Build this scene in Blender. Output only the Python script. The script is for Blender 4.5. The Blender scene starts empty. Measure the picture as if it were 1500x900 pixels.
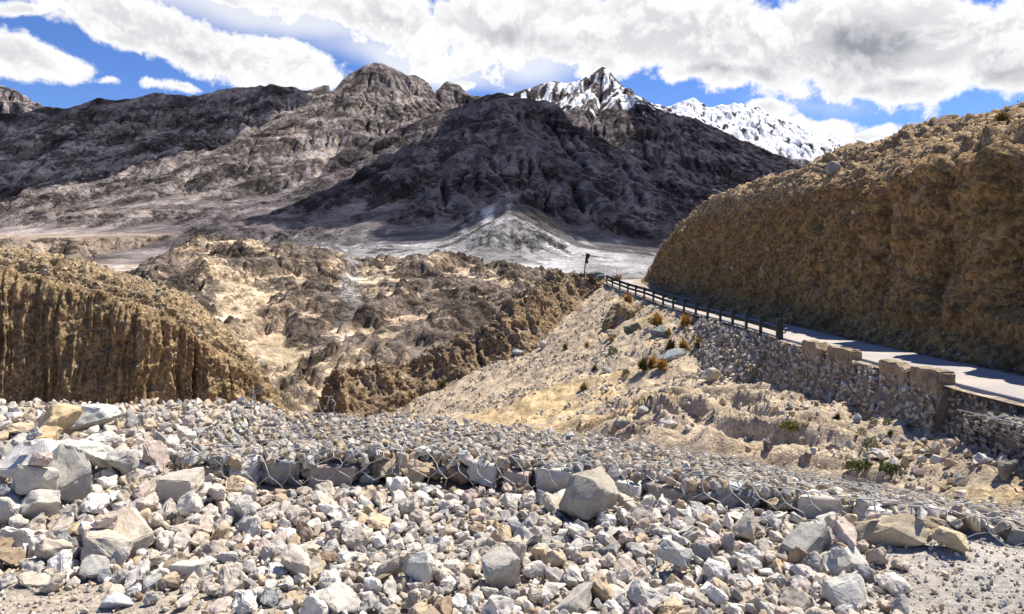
import bpy, bmesh, math, random
import numpy as np
from mathutils import Vector, Matrix, Quaternion, Euler
SC = bpy.context.scene
COL = SC.collection
F = 1083.3          # focal length in photograph pixels (1500 wide)
EYE = 1.6           # eye height over the ground by the rubble
HOR = 400.0         # horizon row
def P(px, py, Y):
    """pixel + distance -> point in the place (camera at 0,0,EYE looking along +Y)"""
    return np.array([(px-750.0)/F*Y, Y, EYE-(py-HOR)/F*Y])
def sRGB(r, g, b):
    f = lambda c: (c/255/12.92) if c/255 <= .04045 else ((c/255+.055)/1.055)**2.4
    return (f(r), f(g), f(b))
# ---------------------------------------------------------------- noise (numpy)
def _h(ix, iy, iz, seed):
    h = (ix.astype(np.int64)*374761393 + iy.astype(np.int64)*668265263 + iz.astype(np.int64)*2147483647 + seed*974634541) & 0xffffffff
    h = ((h ^ (h >> 13))*1274126177) & 0xffffffff
    h = ((h ^ (h >> 15))*2246822519) & 0xffffffff
    return (h ^ (h >> 16)) & 0xffffffff
def noise2(x, y, seed=0):
    x = np.asarray(x, float); y = np.asarray(y, float)
    x0 = np.floor(x); y0 = np.floor(y); fx = x-x0; fy = y-y0
    x0 = x0.astype(np.int64); y0 = y0.astype(np.int64); z0 = np.zeros_like(x0)
    u = fx*fx*fx*(fx*(fx*6-15)+10); v = fy*fy*fy*(fy*(fy*6-15)+10)
    def g(i, j):
        a = _h(x0+i, y0+j, z0, seed)*(2*math.pi/4294967296.0)
        return np.cos(a)*(fx-i)+np.sin(a)*(fy-j)
    a = g(0,0)*(1-u)+g(1,0)*u; b = g(0,1)*(1-u)+g(1,1)*u
    return (a*(1-v)+b*v)*1.5
def noise3(x, y, z, seed=0):
    x = np.asarray(x, float); y = np.asarray(y, float); z = np.asarray(z, float)
    x0 = np.floor(x); y0 = np.floor(y); z0 = np.floor(z); fx = x-x0; fy = y-y0; fz = z-z0
    x0 = x0.astype(np.int64); y0 = y0.astype(np.int64); z0 = z0.astype(np.int64)
    s = lambda t: t*t*t*(t*(t*6-15)+10)
    u, v, w = s(fx), s(fy), s(fz)
    def g(i, j, k):
        h = _h(x0+i, y0+j, z0+k, seed)
        gx = ((h & 1023)/511.5-1); gy = (((h >> 10) & 1023)/511.5-1); gz = (((h >> 20) & 1023)/511.5-1)
        return gx*(fx-i)+gy*(fy-j)+gz*(fz-k)
    def l(a, b, t): return a*(1-t)+b*t
    return l(l(l(g(0,0,0),g(1,0,0),u),l(g(0,1,0),g(1,1,0),u),v), l(l(g(0,0,1),g(1,0,1),u),l(g(0,1,1),g(1,1,1),u),v), w)*1.1
def fbm2(x, y, oct=5, seed=0, gain=.5, lac=2.03):
    s = 0; a = 1.0
    for o in range(oct):
        s = s+a*noise2(x, y, seed+o*17); a *= gain; x = x*lac+3.7; y = y*lac-1.9
    return s
def ridge2(x, y, oct=5, seed=0, gain=.5, lac=2.03):
    s = 0; a = 1.0
    for o in range(oct):
        s = s+a*(1-2*np.abs(noise2(x, y, seed+o*17))); a *= gain; x = x*lac+3.7; y = y*lac-1.9
    return s
def fbm3(x, y, z, oct=4, seed=0, gain=.5, lac=2.03):
    s = 0; a = 1.0
    for o in range(oct):
        s = s+a*noise3(x, y, z, seed+o*17); a *= gain; x = x*lac+3.7; y = y*lac-1.9; z = z*lac+.7
    return s
def sstep(a, b, x):
    t = np.clip((x-a)/(b-a), 0, 1); return t*t*(3-2*t)
def interp(x, pts):
    pts = sorted(pts); return np.interp(x, [p[0] for p in pts], [p[1] for p in pts])
# ---------------------------------------------------------------- meshes
def link_mesh(name, verts, faces, mat, parent=None, col=None, smooth=True, nside=None):
    """verts (n,3); faces: (m,k) int array, or list of tuples"""
    me = bpy.data.meshes.new(name)
    verts = np.asarray(verts, np.float32).reshape(-1, 3)
    if isinstance(faces, np.ndarray) and faces.ndim == 2:
        m, k = faces.shape
        me.vertices.add(len(verts)); me.vertices.foreach_set('co', verts.ravel())
        me.loops.add(m*k); me.loops.foreach_set('vertex_index', faces.astype(np.int32).ravel())
        me.polygons.add(m)
        me.polygons.foreach_set('loop_start', np.arange(0, m*k, k, dtype=np.int32))
        me.update(calc_edges=True)
    else:
        me.from_pydata([tuple(map(float, v)) for v in verts], [], [tuple(int(i) for i in f) for f in faces])
    me.validate()
    if len(me.polygons): me.polygons.foreach_set('use_smooth', [bool(smooth)]*len(me.polygons))
    if col is not None:
        c = np.asarray(col, np.float32)
        if c.shape[1] == 3: c = np.concatenate([c, np.ones((len(c), 1), np.float32)], 1)
        at = me.color_attributes.new('Col', 'FLOAT_COLOR', 'POINT'); at.data.foreach_set('color', c.ravel())
    if mat: me.materials.append(mat)
    o = bpy.data.objects.new(name, me); COL.objects.link(o)
    if parent is not None: o.parent = parent
    return o
def grid_faces(n, m):
    i = np.arange(n*m).reshape(n, m)
    return np.stack([i[:-1, :-1], i[:-1, 1:], i[1:, 1:], i[1:, :-1]], -1).reshape(-1, 4)
def tag(o, label=None, cat=None, group=None, kind=None):
    if label: o['label'] = label
    if cat: o['category'] = cat
    if group: o['group'] = group
    if kind: o['kind'] = kind
    return o
def empty(name, loc):
    o = bpy.data.objects.new(name, None); COL.objects.link(o); o.location = loc; o.empty_display_size = .2
    return o
class MB:
    """collects verts/faces/colours into one mesh"""
    def __init__(s): s.v = []; s.f = []; s.c = []; s.n = 0
    def add(s, v, f, c=None):
        v = np.asarray(v, float); s.v.append(v)
        s.f += [tuple(int(i)+s.n for i in t) for t in f]
        if c is not None: s.c.append(np.tile(np.asarray(c, float)[:3], (len(v), 1)) if np.ndim(c) == 1 else np.asarray(c)[:, :3])
        s.n += len(v)
    def box(s, c, d, R=None, col=None):
        h = np.array(d)/2
        v = np.array([[x, y, z] for x in (-1, 1) for y in (-1, 1) for z in (-1, 1)])*h
        if R is not None: v = v @ np.array(R).T
        s.add(v+np.array(c), [(0,1,3,2),(4,6,7,5),(0,4,5,1),(2,3,7,6),(0,2,6,4),(1,5,7,3)], col)
    def tube(s, pts, r, k=6, col=None, cap=True):
        pts = np.asarray(pts, float); n = len(pts)
        T = np.gradient(pts, axis=0); T /= np.linalg.norm(T, axis=1)[:, None]+1e-9
        ref = np.array([0, 0, 1.0]) if abs(T[0, 2]) < .9 else np.array([1.0, 0, 0])
        A = np.cross(T, ref); A /= np.linalg.norm(A, axis=1)[:, None]+1e-9; B = np.cross(T, A)
        rr = np.broadcast_to(np.asarray(r, float), (n,))
        an = np.arange(k)*2*math.pi/k
        v = pts[:, None]+rr[:, None, None]*(A[:, None]*np.cos(an)[None, :, None]+B[:, None]*np.sin(an)[None, :, None])
        f = [(i*k+j, i*k+(j+1) % k, (i+1)*k+(j+1) % k, (i+1)*k+j) for i in range(n-1) for j in range(k)]
        if cap: f += [tuple(range(k))[::-1], tuple((n-1)*k+j for j in range(k))]
        s.add(v.reshape(-1, 3), f, col)
    def build(s, name, mat, parent=None, smooth=True):
        return link_mesh(name, np.concatenate(s.v), s.f, mat, parent, np.concatenate(s.c) if s.c else None, smooth)
# ---------------------------------------------------------------- node helpers
def new_mat(name):
    m = bpy.data.materials.new(name); m.use_nodes = True; nt = m.node_tree; nt.nodes.clear()
    out = nt.nodes.new('ShaderNodeOutputMaterial'); b = nt.nodes.new('ShaderNodeBsdfPrincipled')
    nt.links.new(b.outputs[0], out.inputs[0]); b.inputs['Roughness'].default_value = .92
    b.inputs['Specular IOR Level'].default_value = .2
    return m, nt, b
def N(nt, typ, ins=None, **kw):
    n = nt.nodes.new(typ)
    for k, v in kw.items(): setattr(n, k, v)
    for k, v in (ins or {}).items():
        if isinstance(v, bpy.types.NodeSocket): nt.links.new(v, n.inputs[k])
        else: n.inputs[k].default_value = v
    return n
def M_(nt, op, a, b=None, c=None, clamp=False):
    n = nt.nodes.new('ShaderNodeMath'); n.operation = op; n.use_clamp = clamp
    for i, v in enumerate((a, b, c)):
        if v is None: continue
        if isinstance(v, bpy.types.NodeSocket): nt.links.new(v, n.inputs[i])
        else: n.inputs[i].default_value = v
    return n.outputs[0]
def MIX(nt, fac, a, b, blend='MIX'):
    n = nt.nodes.new('ShaderNodeMix'); n.data_type = 'RGBA'; n.blend_type = blend
    for k, v in ((0, fac), (6, a), (7, b)):
        if isinstance(v, bpy.types.NodeSocket): nt.links.new(v, n.inputs[k])
        else: n.inputs[k].default_value = v if k == 0 else (*v[:3], 1)
    return n.outputs[2]
def RAMP(nt, x, lo, hi, a=0., b=1.):
    return N(nt, 'ShaderNodeMapRange', {0: x, 1: lo, 2: hi, 3: a, 4: b}, interpolation_type='SMOOTHSTEP').outputs[0]
def NOISE(nt, vec, scale, detail=5, rough=.55, dist=0., dim='3D'):
    return N(nt, 'ShaderNodeTexNoise', {'Vector': vec, 'Scale': scale, 'Detail': detail, 'Roughness': rough, 'Distortion': dist}, noise_dimensions=dim).outputs[0]
def BUMP(nt, h, strength, dist, prev=None):
    d = {'Height': h, 'Strength': strength, 'Distance': dist}
    if prev is not None: d['Normal'] = prev
    return N(nt, 'ShaderNodeBump', d).outputs[0]
# ---------------------------------------------------------------- camera and light
cam = bpy.data.cameras.new('camera'); co = bpy.data.objects.new('camera', cam); COL.objects.link(co); SC.camera = co
co.location = (0, 0, EYE); co.rotation_euler = (math.pi/2, 0, 0)
cam.sensor_width = 36; cam.lens = 26.0; cam.shift_y = -50/1500; cam.clip_end = 60000; cam.clip_start = .05
SUN_EL = math.radians(60); SUN_AZ = math.atan2(.85, .53)       # azimuth from +Y towards +X
SV = np.array([math.cos(SUN_EL)*math.sin(SUN_AZ), math.cos(SUN_EL)*math.cos(SUN_AZ), math.sin(SUN_EL)])
sl = bpy.data.lights.new('sun', 'SUN'); sl.energy = 5.0; sl.angle = math.radians(.5); sl.color = (1, .94, .84)
so = bpy.data.objects.new('sun', sl); COL.objects.link(so)
so.rotation_euler = Vector(SV).to_track_quat('Z', 'Y').to_euler(); so.location = (0, 0, 50)
SC.view_settings.view_transform = 'Standard'; SC.view_settings.look = 'None'; SC.view_settings.gamma = 1
SC.view_settings.exposure = 0.72
SC.render.engine = 'CYCLES'
SC.cycles.max_bounces = 3; SC.cycles.diffuse_bounces = 2; SC.cycles.glossy_bounces = 1
# ---------------------------------------------------------------- sky
W = bpy.data.worlds.new('World'); SC.world = W; W.use_nodes = True
W.cycles.sampling_method = 'MANUAL'; W.cycles.sample_map_resolution = 512
nt = W.node_tree; nt.nodes.clear()
sky = N(nt, 'ShaderNodeTexSky', sky_type='NISHITA', sun_disc=False, sun_elevation=SUN_EL, sun_rotation=SUN_AZ, altitude=3600, air_density=1.0, dust_density=.15, ozone_density=2.5)
skyc = N(nt, 'ShaderNodeHueSaturation', {'Hue': .512, 'Saturation': 1.2, 'Value': 1.0, 'Color': sky.outputs[0]}).outputs[0]
geo = N(nt, 'ShaderNodeTexCoord').outputs['Generated']
sep = N(nt, 'ShaderNodeSeparateXYZ', {0: geo})
ua = M_(nt, 'ARCTAN2', sep.outputs[0], sep.outputs[1]); va = M_(nt, 'ARCSINE', sep.outputs[2])
uv = N(nt, 'ShaderNodeCombineXYZ', {0: ua, 1: va}).outputs[0]
# wavy domain so that cloud edges curl
wob = N(nt, 'ShaderNodeTexNoise', {'Vector': uv, 'Scale': 5., 'Detail': 3., 'Roughness': .5}).outputs['Color']
wv = N(nt, 'ShaderNodeVectorMath', {0: wob, 1: (.5, .5, .5)}, operation='SUBTRACT').outputs[0]
uvw = N(nt, 'ShaderNodeVectorMath', {0: wv, 1: (.10, .06, 0), 2: uv}, operation='MULTIPLY_ADD').outputs[0]
def ang(px, py): 
    x = (px-750)/F; z = (HOR-py)/F
    return math.atan(x), math.asin(z/math.sqrt(1+x*x+z*z))
def blobs(lst, vec):
    acc = None
    for (px, py, rx, ry, rot, wgt) in lst:
        cx, cy = ang(px, py)
        d = N(nt, 'ShaderNodeVectorMath', {0: vec, 1: (cx, cy, 0)}, operation='SUBTRACT').outputs[0]
        m = N(nt, 'ShaderNodeVectorRotate', {'Vector': d, 'Angle': math.radians(rot)}, rotation_type='Z_AXIS').outputs[0]
        m = N(nt, 'ShaderNodeVectorMath', {0: m, 1: (F/rx, F/ry, 0)}, operation='MULTIPLY').outputs[0]
        l = N(nt, 'ShaderNodeVectorMath', {0: m}, operation='LENGTH').outputs['Value']
        b = M_(nt, 'MULTIPLY', M_(nt, 'SUBTRACT', 1.0, l), wgt)
        acc = b if acc is None else M_(nt, 'MAXIMUM', acc, b)
    return acc
CUM = [(175,45,90,34,14,1),(300,82,125,42,8,1),(420,98,85,34,14,1),(30,86,80,30,6,1),(60,20,40,8,0,.5),
       (560,30,230,60,5,.9),(640,95,110,28,12,.55),(700,40,200,60,0,1),(980,50,330,76,8,1.2),(1290,74,320,74,6,1.2),(1040,108,190,26,4,1),(1330,128,130,26,8,.9),(1480,85,110,60,0,1),
       (1205,188,60,22,14,.9),(1120,160,45,16,0,.8),(1270,200,60,12,0,.6),(680,130,30,12,0,.6),(210,130,28,9,0,.6),(135,124,26,8,0,.5),(270,132,40,8,0,.6),(320,4,70,10,0,.7)]
VEIL = [(420,30,270,48,8,1.2),(590,92,230,46,10,1.3),(770,85,150,60,0,1.),(230,20,140,24,10,.5),(1180,150,200,30,6,.4)]
n1 = NOISE(nt, uvw, 14., 9., .63); n1b = NOISE(nt, uvw, 5.0, 4., .5)
up = N(nt, 'ShaderNodeVectorMath', {0: uvw, 1: (.004, .018, 0)}, operation='ADD').outputs[0]
n2 = NOISE(nt, up, 14., 9., .63)
edge = M_(nt, 'ADD', M_(nt, 'MULTIPLY', M_(nt, 'SUBTRACT', n1, .5), 2.3), M_(nt, 'MULTIPLY', M_(nt, 'SUBTRACT', n1b, .5), 1.0))
bl = blobs(CUM, uvw)
dens = M_(nt, 'ADD', bl, edge)
alpha = RAMP(nt, dens, -.03, .28)
veil = M_(nt, 'MULTIPLY', RAMP(nt, M_(nt, 'ADD', blobs(VEIL, uvw), M_(nt, 'MULTIPLY', M_(nt, 'SUBTRACT', n1b, .5), 1.4)), 0., .9), .75)
alpha = M_(nt, 'MAXIMUM', alpha, veil)
# thick grey undersides, bright heads and rims
thick = RAMP(nt, dens, .25, 1.25)
GREY = [(1120,128,420,52,5,1.),(1330,140,260,44,8,1.),(800,60,130,22,8,.8),(900,105,120,34,0,.8),(560,25,90,18,10,.6),(1290,60,90,30,10,.7),(290,92,60,12,10,.5),(1050,60,60,30,0,.5)]
gm = RAMP(nt, M_(nt, 'ADD', blobs(GREY, uvw), M_(nt, 'MULTIPLY', M_(nt, 'SUBTRACT', n1b, .5), 1.5)), 0., .75)
puff = RAMP(nt, M_(nt, 'SUBTRACT', n1, n2), -.075, .075)
shade = M_(nt, 'ADD', M_(nt, 'MULTIPLY', thick, M_(nt, 'ADD', M_(nt, 'MULTIPLY', gm, .66), .10)), M_(nt, 'MULTIPLY', RAMP(nt, dens, .12, .6), M_(nt, 'MULTIPLY', M_(nt, 'SUBTRACT', 1., puff), .38)), clamp=True)
ccol = MIX(nt, shade, (1., 1., 1.), (.335, .345, .40))
bg1 = N(nt, 'ShaderNodeBackground', {0: skyc, 1: .108}); bg2 = N(nt, 'ShaderNodeBackground', {0: ccol, 1: .63})
mx = N(nt, 'ShaderNodeMixShader', {0: alpha, 1: bg1.outputs[0], 2: bg2.outputs[0]})
out = N(nt, 'ShaderNodeOutputWorld', {0: mx.outputs[0]})
# ================================================================ the mountains
def ridge_field(X, Y, ridges, slope, pw=.94, warp=None):
    """max over ridge polylines of (ridge height - fall with distance); returns height and index of the winning ridge"""
    best = np.full(X.shape, -1e9); who = np.zeros(X.shape, np.int16); drop = np.zeros(X.shape)
    for k, (pts, sl) in enumerate(ridges):
        p3 = [P(*p) for p in pts]
        d2 = np.full(X.shape, 1e18); zz = np.zeros(X.shape)
        for a, b in zip(p3[:-1], p3[1:]):
            ab = b[:2]-a[:2]; L = ab@ab+1e-9
            t = np.clip(((X-a[0])*ab[0]+(Y-a[1])*ab[1])/L, 0, 1)
            d = (X-a[0]-t*ab[0])**2+(Y-a[1]-t*ab[1])**2
            z = a[2]+t*(b[2]-a[2])
            h = z-sl*np.power(d+1, pw/2)*(40**(1-pw))
            m = h > best
            best = np.where(m, h, best); who = np.where(m, k, who); drop = np.where(m, z-h, drop)
    ridge_field.drop = drop
    return best, who
def erode(H, cell, batches, n, steps, seed, rate=.3, dep=.25, cap=4.0, inertia=.08, minslope=.01):
    rng = np.random.default_rng(seed); H = H/cell; h, w = H.shape; dmap = np.zeros_like(H)
    for b in range(batches):
        x = rng.uniform(1, w-3, n); y = rng.uniform(1, h-3, n); dx = np.zeros(n); dy = np.zeros(n)
        vel = np.ones(n); wat = np.ones(n); sed = np.zeros(n)
        for s in range(steps):
            ix = x.astype(int); iy = y.astype(int); fx = x-ix; fy = y-iy
            a = H[iy, ix]; bb = H[iy, ix+1]; c = H[iy+1, ix]; d = H[iy+1, ix+1]
            gx = (bb-a)*(1-fy)+(d-c)*fy; gy = (c-a)*(1-fx)+(d-bb)*fx
            h0 = a*(1-fx)*(1-fy)+bb*fx*(1-fy)+c*(1-fx)*fy+d*fx*fy
            dx = dx*inertia-gx*(1-inertia); dy = dy*inertia-gy*(1-inertia)
            l = np.sqrt(dx*dx+dy*dy)+1e-9; dx /= l; dy /= l
            nx = x+dx; ny = y+dy
            dead = (nx < 2) | (ny < 2) | (nx > w-4) | (ny > h-4)
            nx = np.where(dead, rng.uniform(3, w-5, n), nx); ny = np.where(dead, rng.uniform(3, h-5, n), ny)
            jx = nx.astype(int); jy = ny.astype(int); ex = nx-jx; ey = ny-jy
            h1 = H[jy, jx]*(1-ex)*(1-ey)+H[jy, jx+1]*ex*(1-ey)+H[jy+1, jx]*(1-ex)*ey+H[jy+1, jx+1]*ex*ey
            dh = h1-h0
            capa = np.maximum(-dh, minslope)*vel*wat*cap
            up = dh > 0
            amt = np.where(up, np.minimum(dh, sed), np.where(sed > capa, (sed-capa)*dep, -np.minimum((capa-sed)*rate, np.maximum(-dh, 0))))
            amt = np.where(dead, 0, np.clip(amt, -.25, .25)); sed = np.where(dead, 0, sed-amt)
            vel = np.where(dead, 1, vel); wat = np.where(dead, .3, wat)
            base = iy*w+ix
            q = np.bincount(np.concatenate([base, base+1, base+w, base+w+1]),
                            np.concatenate([amt*(1-fx)*(1-fy), amt*fx*(1-fy), amt*(1-fx)*fy, amt*fx*fy]), h*w).reshape(h, w)
            H += q; dmap += q
            vel = np.sqrt(np.maximum(vel*vel-dh*.6, .05)); wat *= .985
            x, y = nx, ny
    return H*cell, dmap*cell
def blur(H, k=1):
    for _ in range(k):
        H = np.pad(H, 1, mode='edge')
        H = (H[1:-1, 1:-1]*4+H[:-2, 1:-1]*2+H[2:, 1:-1]*2+H[1:-1, :-2]*2+H[1:-1, 2:]*2+H[:-2, :-2]+H[:-2, 2:]+H[2:, :-2]+H[2:, 2:])/16
    return H
CELL = 5.0
gx = np.arange(-2500, 1900, CELL); gy = np.arange(430, 3900, CELL)
GX, GY = np.meshgrid(gx, gy)
R = [
 # 0-3 the long left ridge and its spurs
 ([(-330,205,2800),(-150,190,2900),(0,168,2950),(80,157,3000),(150,145,3000),(230,139,3000),(290,137,3000),(350,129,2950),(400,127,2900),(440,129,2950),(490,126,3000),(507,116,3000),(520,105,3000),(548,93,3000),(575,98,3000),(595,108,3000),(612,112,3050),(628,127,3050),(640,137,3080),(655,120,3100),(668,123,3100),(685,140,3150),(740,150,3250)], .66),
 ([(440,129,2950),(385,195,2650),(310,262,2380),(190,316,2120)], .60),
 ([(548,93,3000),(490,185,2650),(430,255,2350),(350,318,2000)], .62),
 ([(290,137,3000),(250,200,2700),(150,270,2380),(60,318,2200)], .62),
 ([(80,157,3000),(40,220,2700),(-60,300,2300)], .62),
 ([(640,137,3080),(600,185,2700),(540,225,2350)], .62),
 # 6-11 the dark pyramid in the middle
 ([(690,147,2050),(710,138,2020),(735,133,2000),(770,139,2000),(800,147,2000)], .60),
 ([(690,147,2050),(640,165,2100),(590,187,2100),(545,202,2080),(510,216,2050),(450,262,1900),(400,300,1750),(320,338,1500),(250,362,1300)], .58),
 ([(800,147,2000),(850,180,2000),(900,222,2000),(945,270,1980),(985,318,1950),(1040,350,1880),(1120,380,1750)], .60),
 ([(735,133,2000),(718,215,1750),(735,265,1550),(742,296,1250),(745,318,1010)], .50),
 ([(690,147,2050),(630,230,1720),(565,300,1420),(500,352,1180)], .54),
 ([(790,145,2000),(840,240,1680),(880,310,1430),(925,380,1150)], .54),
 # 12-13 the snowy peak
 ([(690,150,3350),(740,142,3400),(790,128,3500),(812,120,3500),(845,116,3500),(862,108,3500),(882,99,3500),(905,117,3480),(950,142,3450),(1000,172,3400),(1040,205,3350),(1100,240,3250),(1160,265,3100),(1300,320,2900)], .68),
 ([(882,99,3500),(868,160,3150),(898,205,2900),(935,262,2600),(975,300,2400)], .62),
 ([(1000,172,3400),(1010,240,3000),(1050,300,2600)], .62),
]
H0, WHO = ridge_field(GX, GY, R, .6); DROP = ridge_field.drop
# talus fans that spread from the pyramid's gullies to the river flats: (apex, slope, reach, paleness)
FANS = [((712,258,1500), .46, 420, .14), ((745,317,1010), .31, 270, 1.3), ((690,335,1060), .38, 240, .3), ((640,346,1030), .36, 240, .35), ((570,350,980), .31, 240, 1.15), ((480,356,980), .30, 220, 1.), ((400,364,1050), .30, 200, .4), ((820,338,1060), .39, 260, .3), ((880,358,1030), .36, 240, .6), ((950,375,1000), .33, 240, .8), ((1030,386,1000), .31, 240, .8),
 ((810,262,1560), .46, 330, .10), ((600,300,1450), .44, 300, .12), ((640,312,1250), .42, 300, .1), ((850,308,1250), .42, 300, .1), ((930,338,1250), .40, 300, .2)]
HFAN = np.full(GX.shape, -1e9); FPAL = np.zeros(GX.shape)
for k_, (ap, sl_, rch, pal) in enumerate(FANS):
    a = P(*ap); d = np.hypot(GX-a[0], GY-a[1]); th = np.arctan2(GX-a[0], -(GY-a[1]))+fbm2(GX/60, GY/60, 3, 900+k_)*.10
    ril = ridge2(th*9, d/260+k_*7, 3, 910+k_, .6)
    h = a[2]-sl_*d*(1-.00035*d)+np.clip(ril, -1, 1)*np.minimum(d*.035, 5.0)
    pl = pal*sstep(.16, .5, d/rch+.75*fbm2(th*15, d/300, 3, 920+k_, .6)+.26*(pal-.6))*(.35+.85*sstep(-.7, .7, ril))
    m_ = h > HFAN; HFAN = np.where(m_, h, HFAN); FPAL = np.where(m_, pl, FPAL)
# the dark scree apron the fans grow out of
HAP, _w = ridge_field(GX, GY, [([(330,358,1330),(400,345,1290),(480,334,1250),(600,316,1200),(690,302,1160),(745,297,1140),(800,302,1160),(880,318,1200),(960,338,1240),(1040,360,1280)], .40)], .4, .99)
rap = ridge2((GX+.12*(GY-1100)*np.sign(GX))/24+fbm2(GX/50, GY/90, 2, 940)*.5, GY/330, 3, 941, .6)
HAP = HAP+np.clip(rap, -1, 1)*3.6*sstep(0, 60, ridge_field.drop)
m_ = HAP > HFAN; FPAL = np.where(m_, .7*sstep(.2, .5, fbm2(GX/26, GY/260, 4, 943, .6)+.55*sstep(45, 10, HAP)-.12), FPAL); HFAN = np.maximum(HAP, HFAN)
wx = fbm2(GX/260, GY/260, 4, 5)*26; wy = fbm2(GX/260+9, GY/260, 4, 6)*26
# valley floor: a bench to the left with a gullied edge, terraces below it, rising slowly with distance
pxs = 750+GX/GY*F
edgeY = interp(pxs, [(-600,900),(0,1080),(100,1130),(200,1290),(330,1520),(420,1750),(2000,1750)])+fbm2(GX/90, GY/90, 4, 11)*34
bench = EYE+(400-352)/F*1120+(GY-1120)*.052
terr = interp(GY, [(430,-16),(600,-14),(800,-9),(1000,-2),(1500,18),(2500,120),(4000,200)])
terr = terr+np.floor(sstep(0, 1, .5+.5*fbm2(GX/150, GY/90, 3, 21))*4)*3.0*sstep(-330, -420, GX)
VAL = np.where(pxs < 420, terr+(np.maximum(bench-terr, 0))*sstep(-14, 8, GY-edgeY), terr)
VAL = blur(VAL, 1)
rocky = sstep(20, 160, H0-VAL)
Hm = H0+ridge2((GX+wx)/260, (GY+wy)/260, 3, 31, .5)*16*rocky+ridge2((GX+wx+.5*GY)/120, (GY+wy)/60, 4, 41, .55)*2.6*rocky*(.3+sstep(-.2,.5,fbm2(GX/300,GY/300,3,44)))-15*rocky
Hm = np.where(HFAN > Hm, HFAN, Hm)
# keep the named crests where the photograph has them
k = 9.0
MTN = VAL+np.logaddexp(0, (Hm-VAL)/k)*k
# big gullies first, on a coarse copy, then the fine ones
CO = blur(MTN, 3)[::4, ::4]; CE, _d = erode(CO, CELL*4, 10, 7000, 90, 19, rate=.35, cap=6.)
dC = blur(CE-CO, 1); yi = np.clip(np.arange(MTN.shape[0])/4, 0, dC.shape[0]-1.001); xi = np.clip(np.arange(MTN.shape[1])/4, 0, dC.shape[1]-1.001)
y0_ = yi.astype(int)[:, None]; x0_ = xi.astype(int)[None]; fy_ = (yi % 1)[:, None]; fx_ = (xi % 1)[None]
dU = dC[y0_, x0_]*(1-fy_)*(1-fx_)+dC[y0_+1, x0_]*fy_*(1-fx_)+dC[y0_, x0_+1]*(1-fy_)*fx_+dC[y0_+1, x0_+1]*fy_*fx_
keepc = sstep(8, 70, DROP)
MTN = MTN+np.clip(dU, -38, 4)*keepc
ER, DEP = erode(MTN, CELL, 18, 24000, 70, 3, rate=.22)
ER = MTN+(ER-MTN)*(.35+.65*keepc)
DEP = blur(DEP, 2)
dzx, dzy = np.gradient(ER, CELL)
SLP = np.hypot(dzx, dzy)
# ---- the rock itself: dark slate on the pyramid, brown-lilac on the left ridge, pale scree in the gullies and fans
ht = ER-VAL
def colmix(a, b, t): return a*(1-t[..., None])+np.asarray(b)*t[..., None]
pyr = ((WHO >= 6) & (WHO <= 11)).astype(float); snowp = (WHO >= 12).astype(float)
pyr = blur(pyr, 6); snowp = blur(snowp, 4)
C = np.zeros(ER.shape+(3,))+np.array([.24, .205, .19])
st = fbm2((GX+wx*2)/120, (GY+wy*2)/120+ER/60, 5, 51)
C = colmix(C, [.10, .085, .083], sstep(.0, .45, st)*.8)
C = colmix(C, [.30, .25, .215], sstep(.12, .5, -st)*.6)
C = colmix(C, [.135, .115, .115], pyr*.82)
C = colmix(C, [.13, .11, .11], snowp*.7)
scree = sstep(.4, 3.5, DEP)*(.25+.75*sstep(.75, .45, SLP))
C = colmix(C, [.30, .265, .25], scree*.62*(1-.45*pyr))
isf = sstep(-4, 2, HFAN-np.maximum(H0-14, VAL))
C = colmix(C, [.105, .098, .10], isf*.92)
C = colmix(C, [.42, .405, .395], np.clip(FPAL, 0, 1)*isf*.9)
foot = sstep(16, 2, ht)*(1-.75*isf)
C = colmix(C, [.45, .35, .265], foot*.85)
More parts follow.
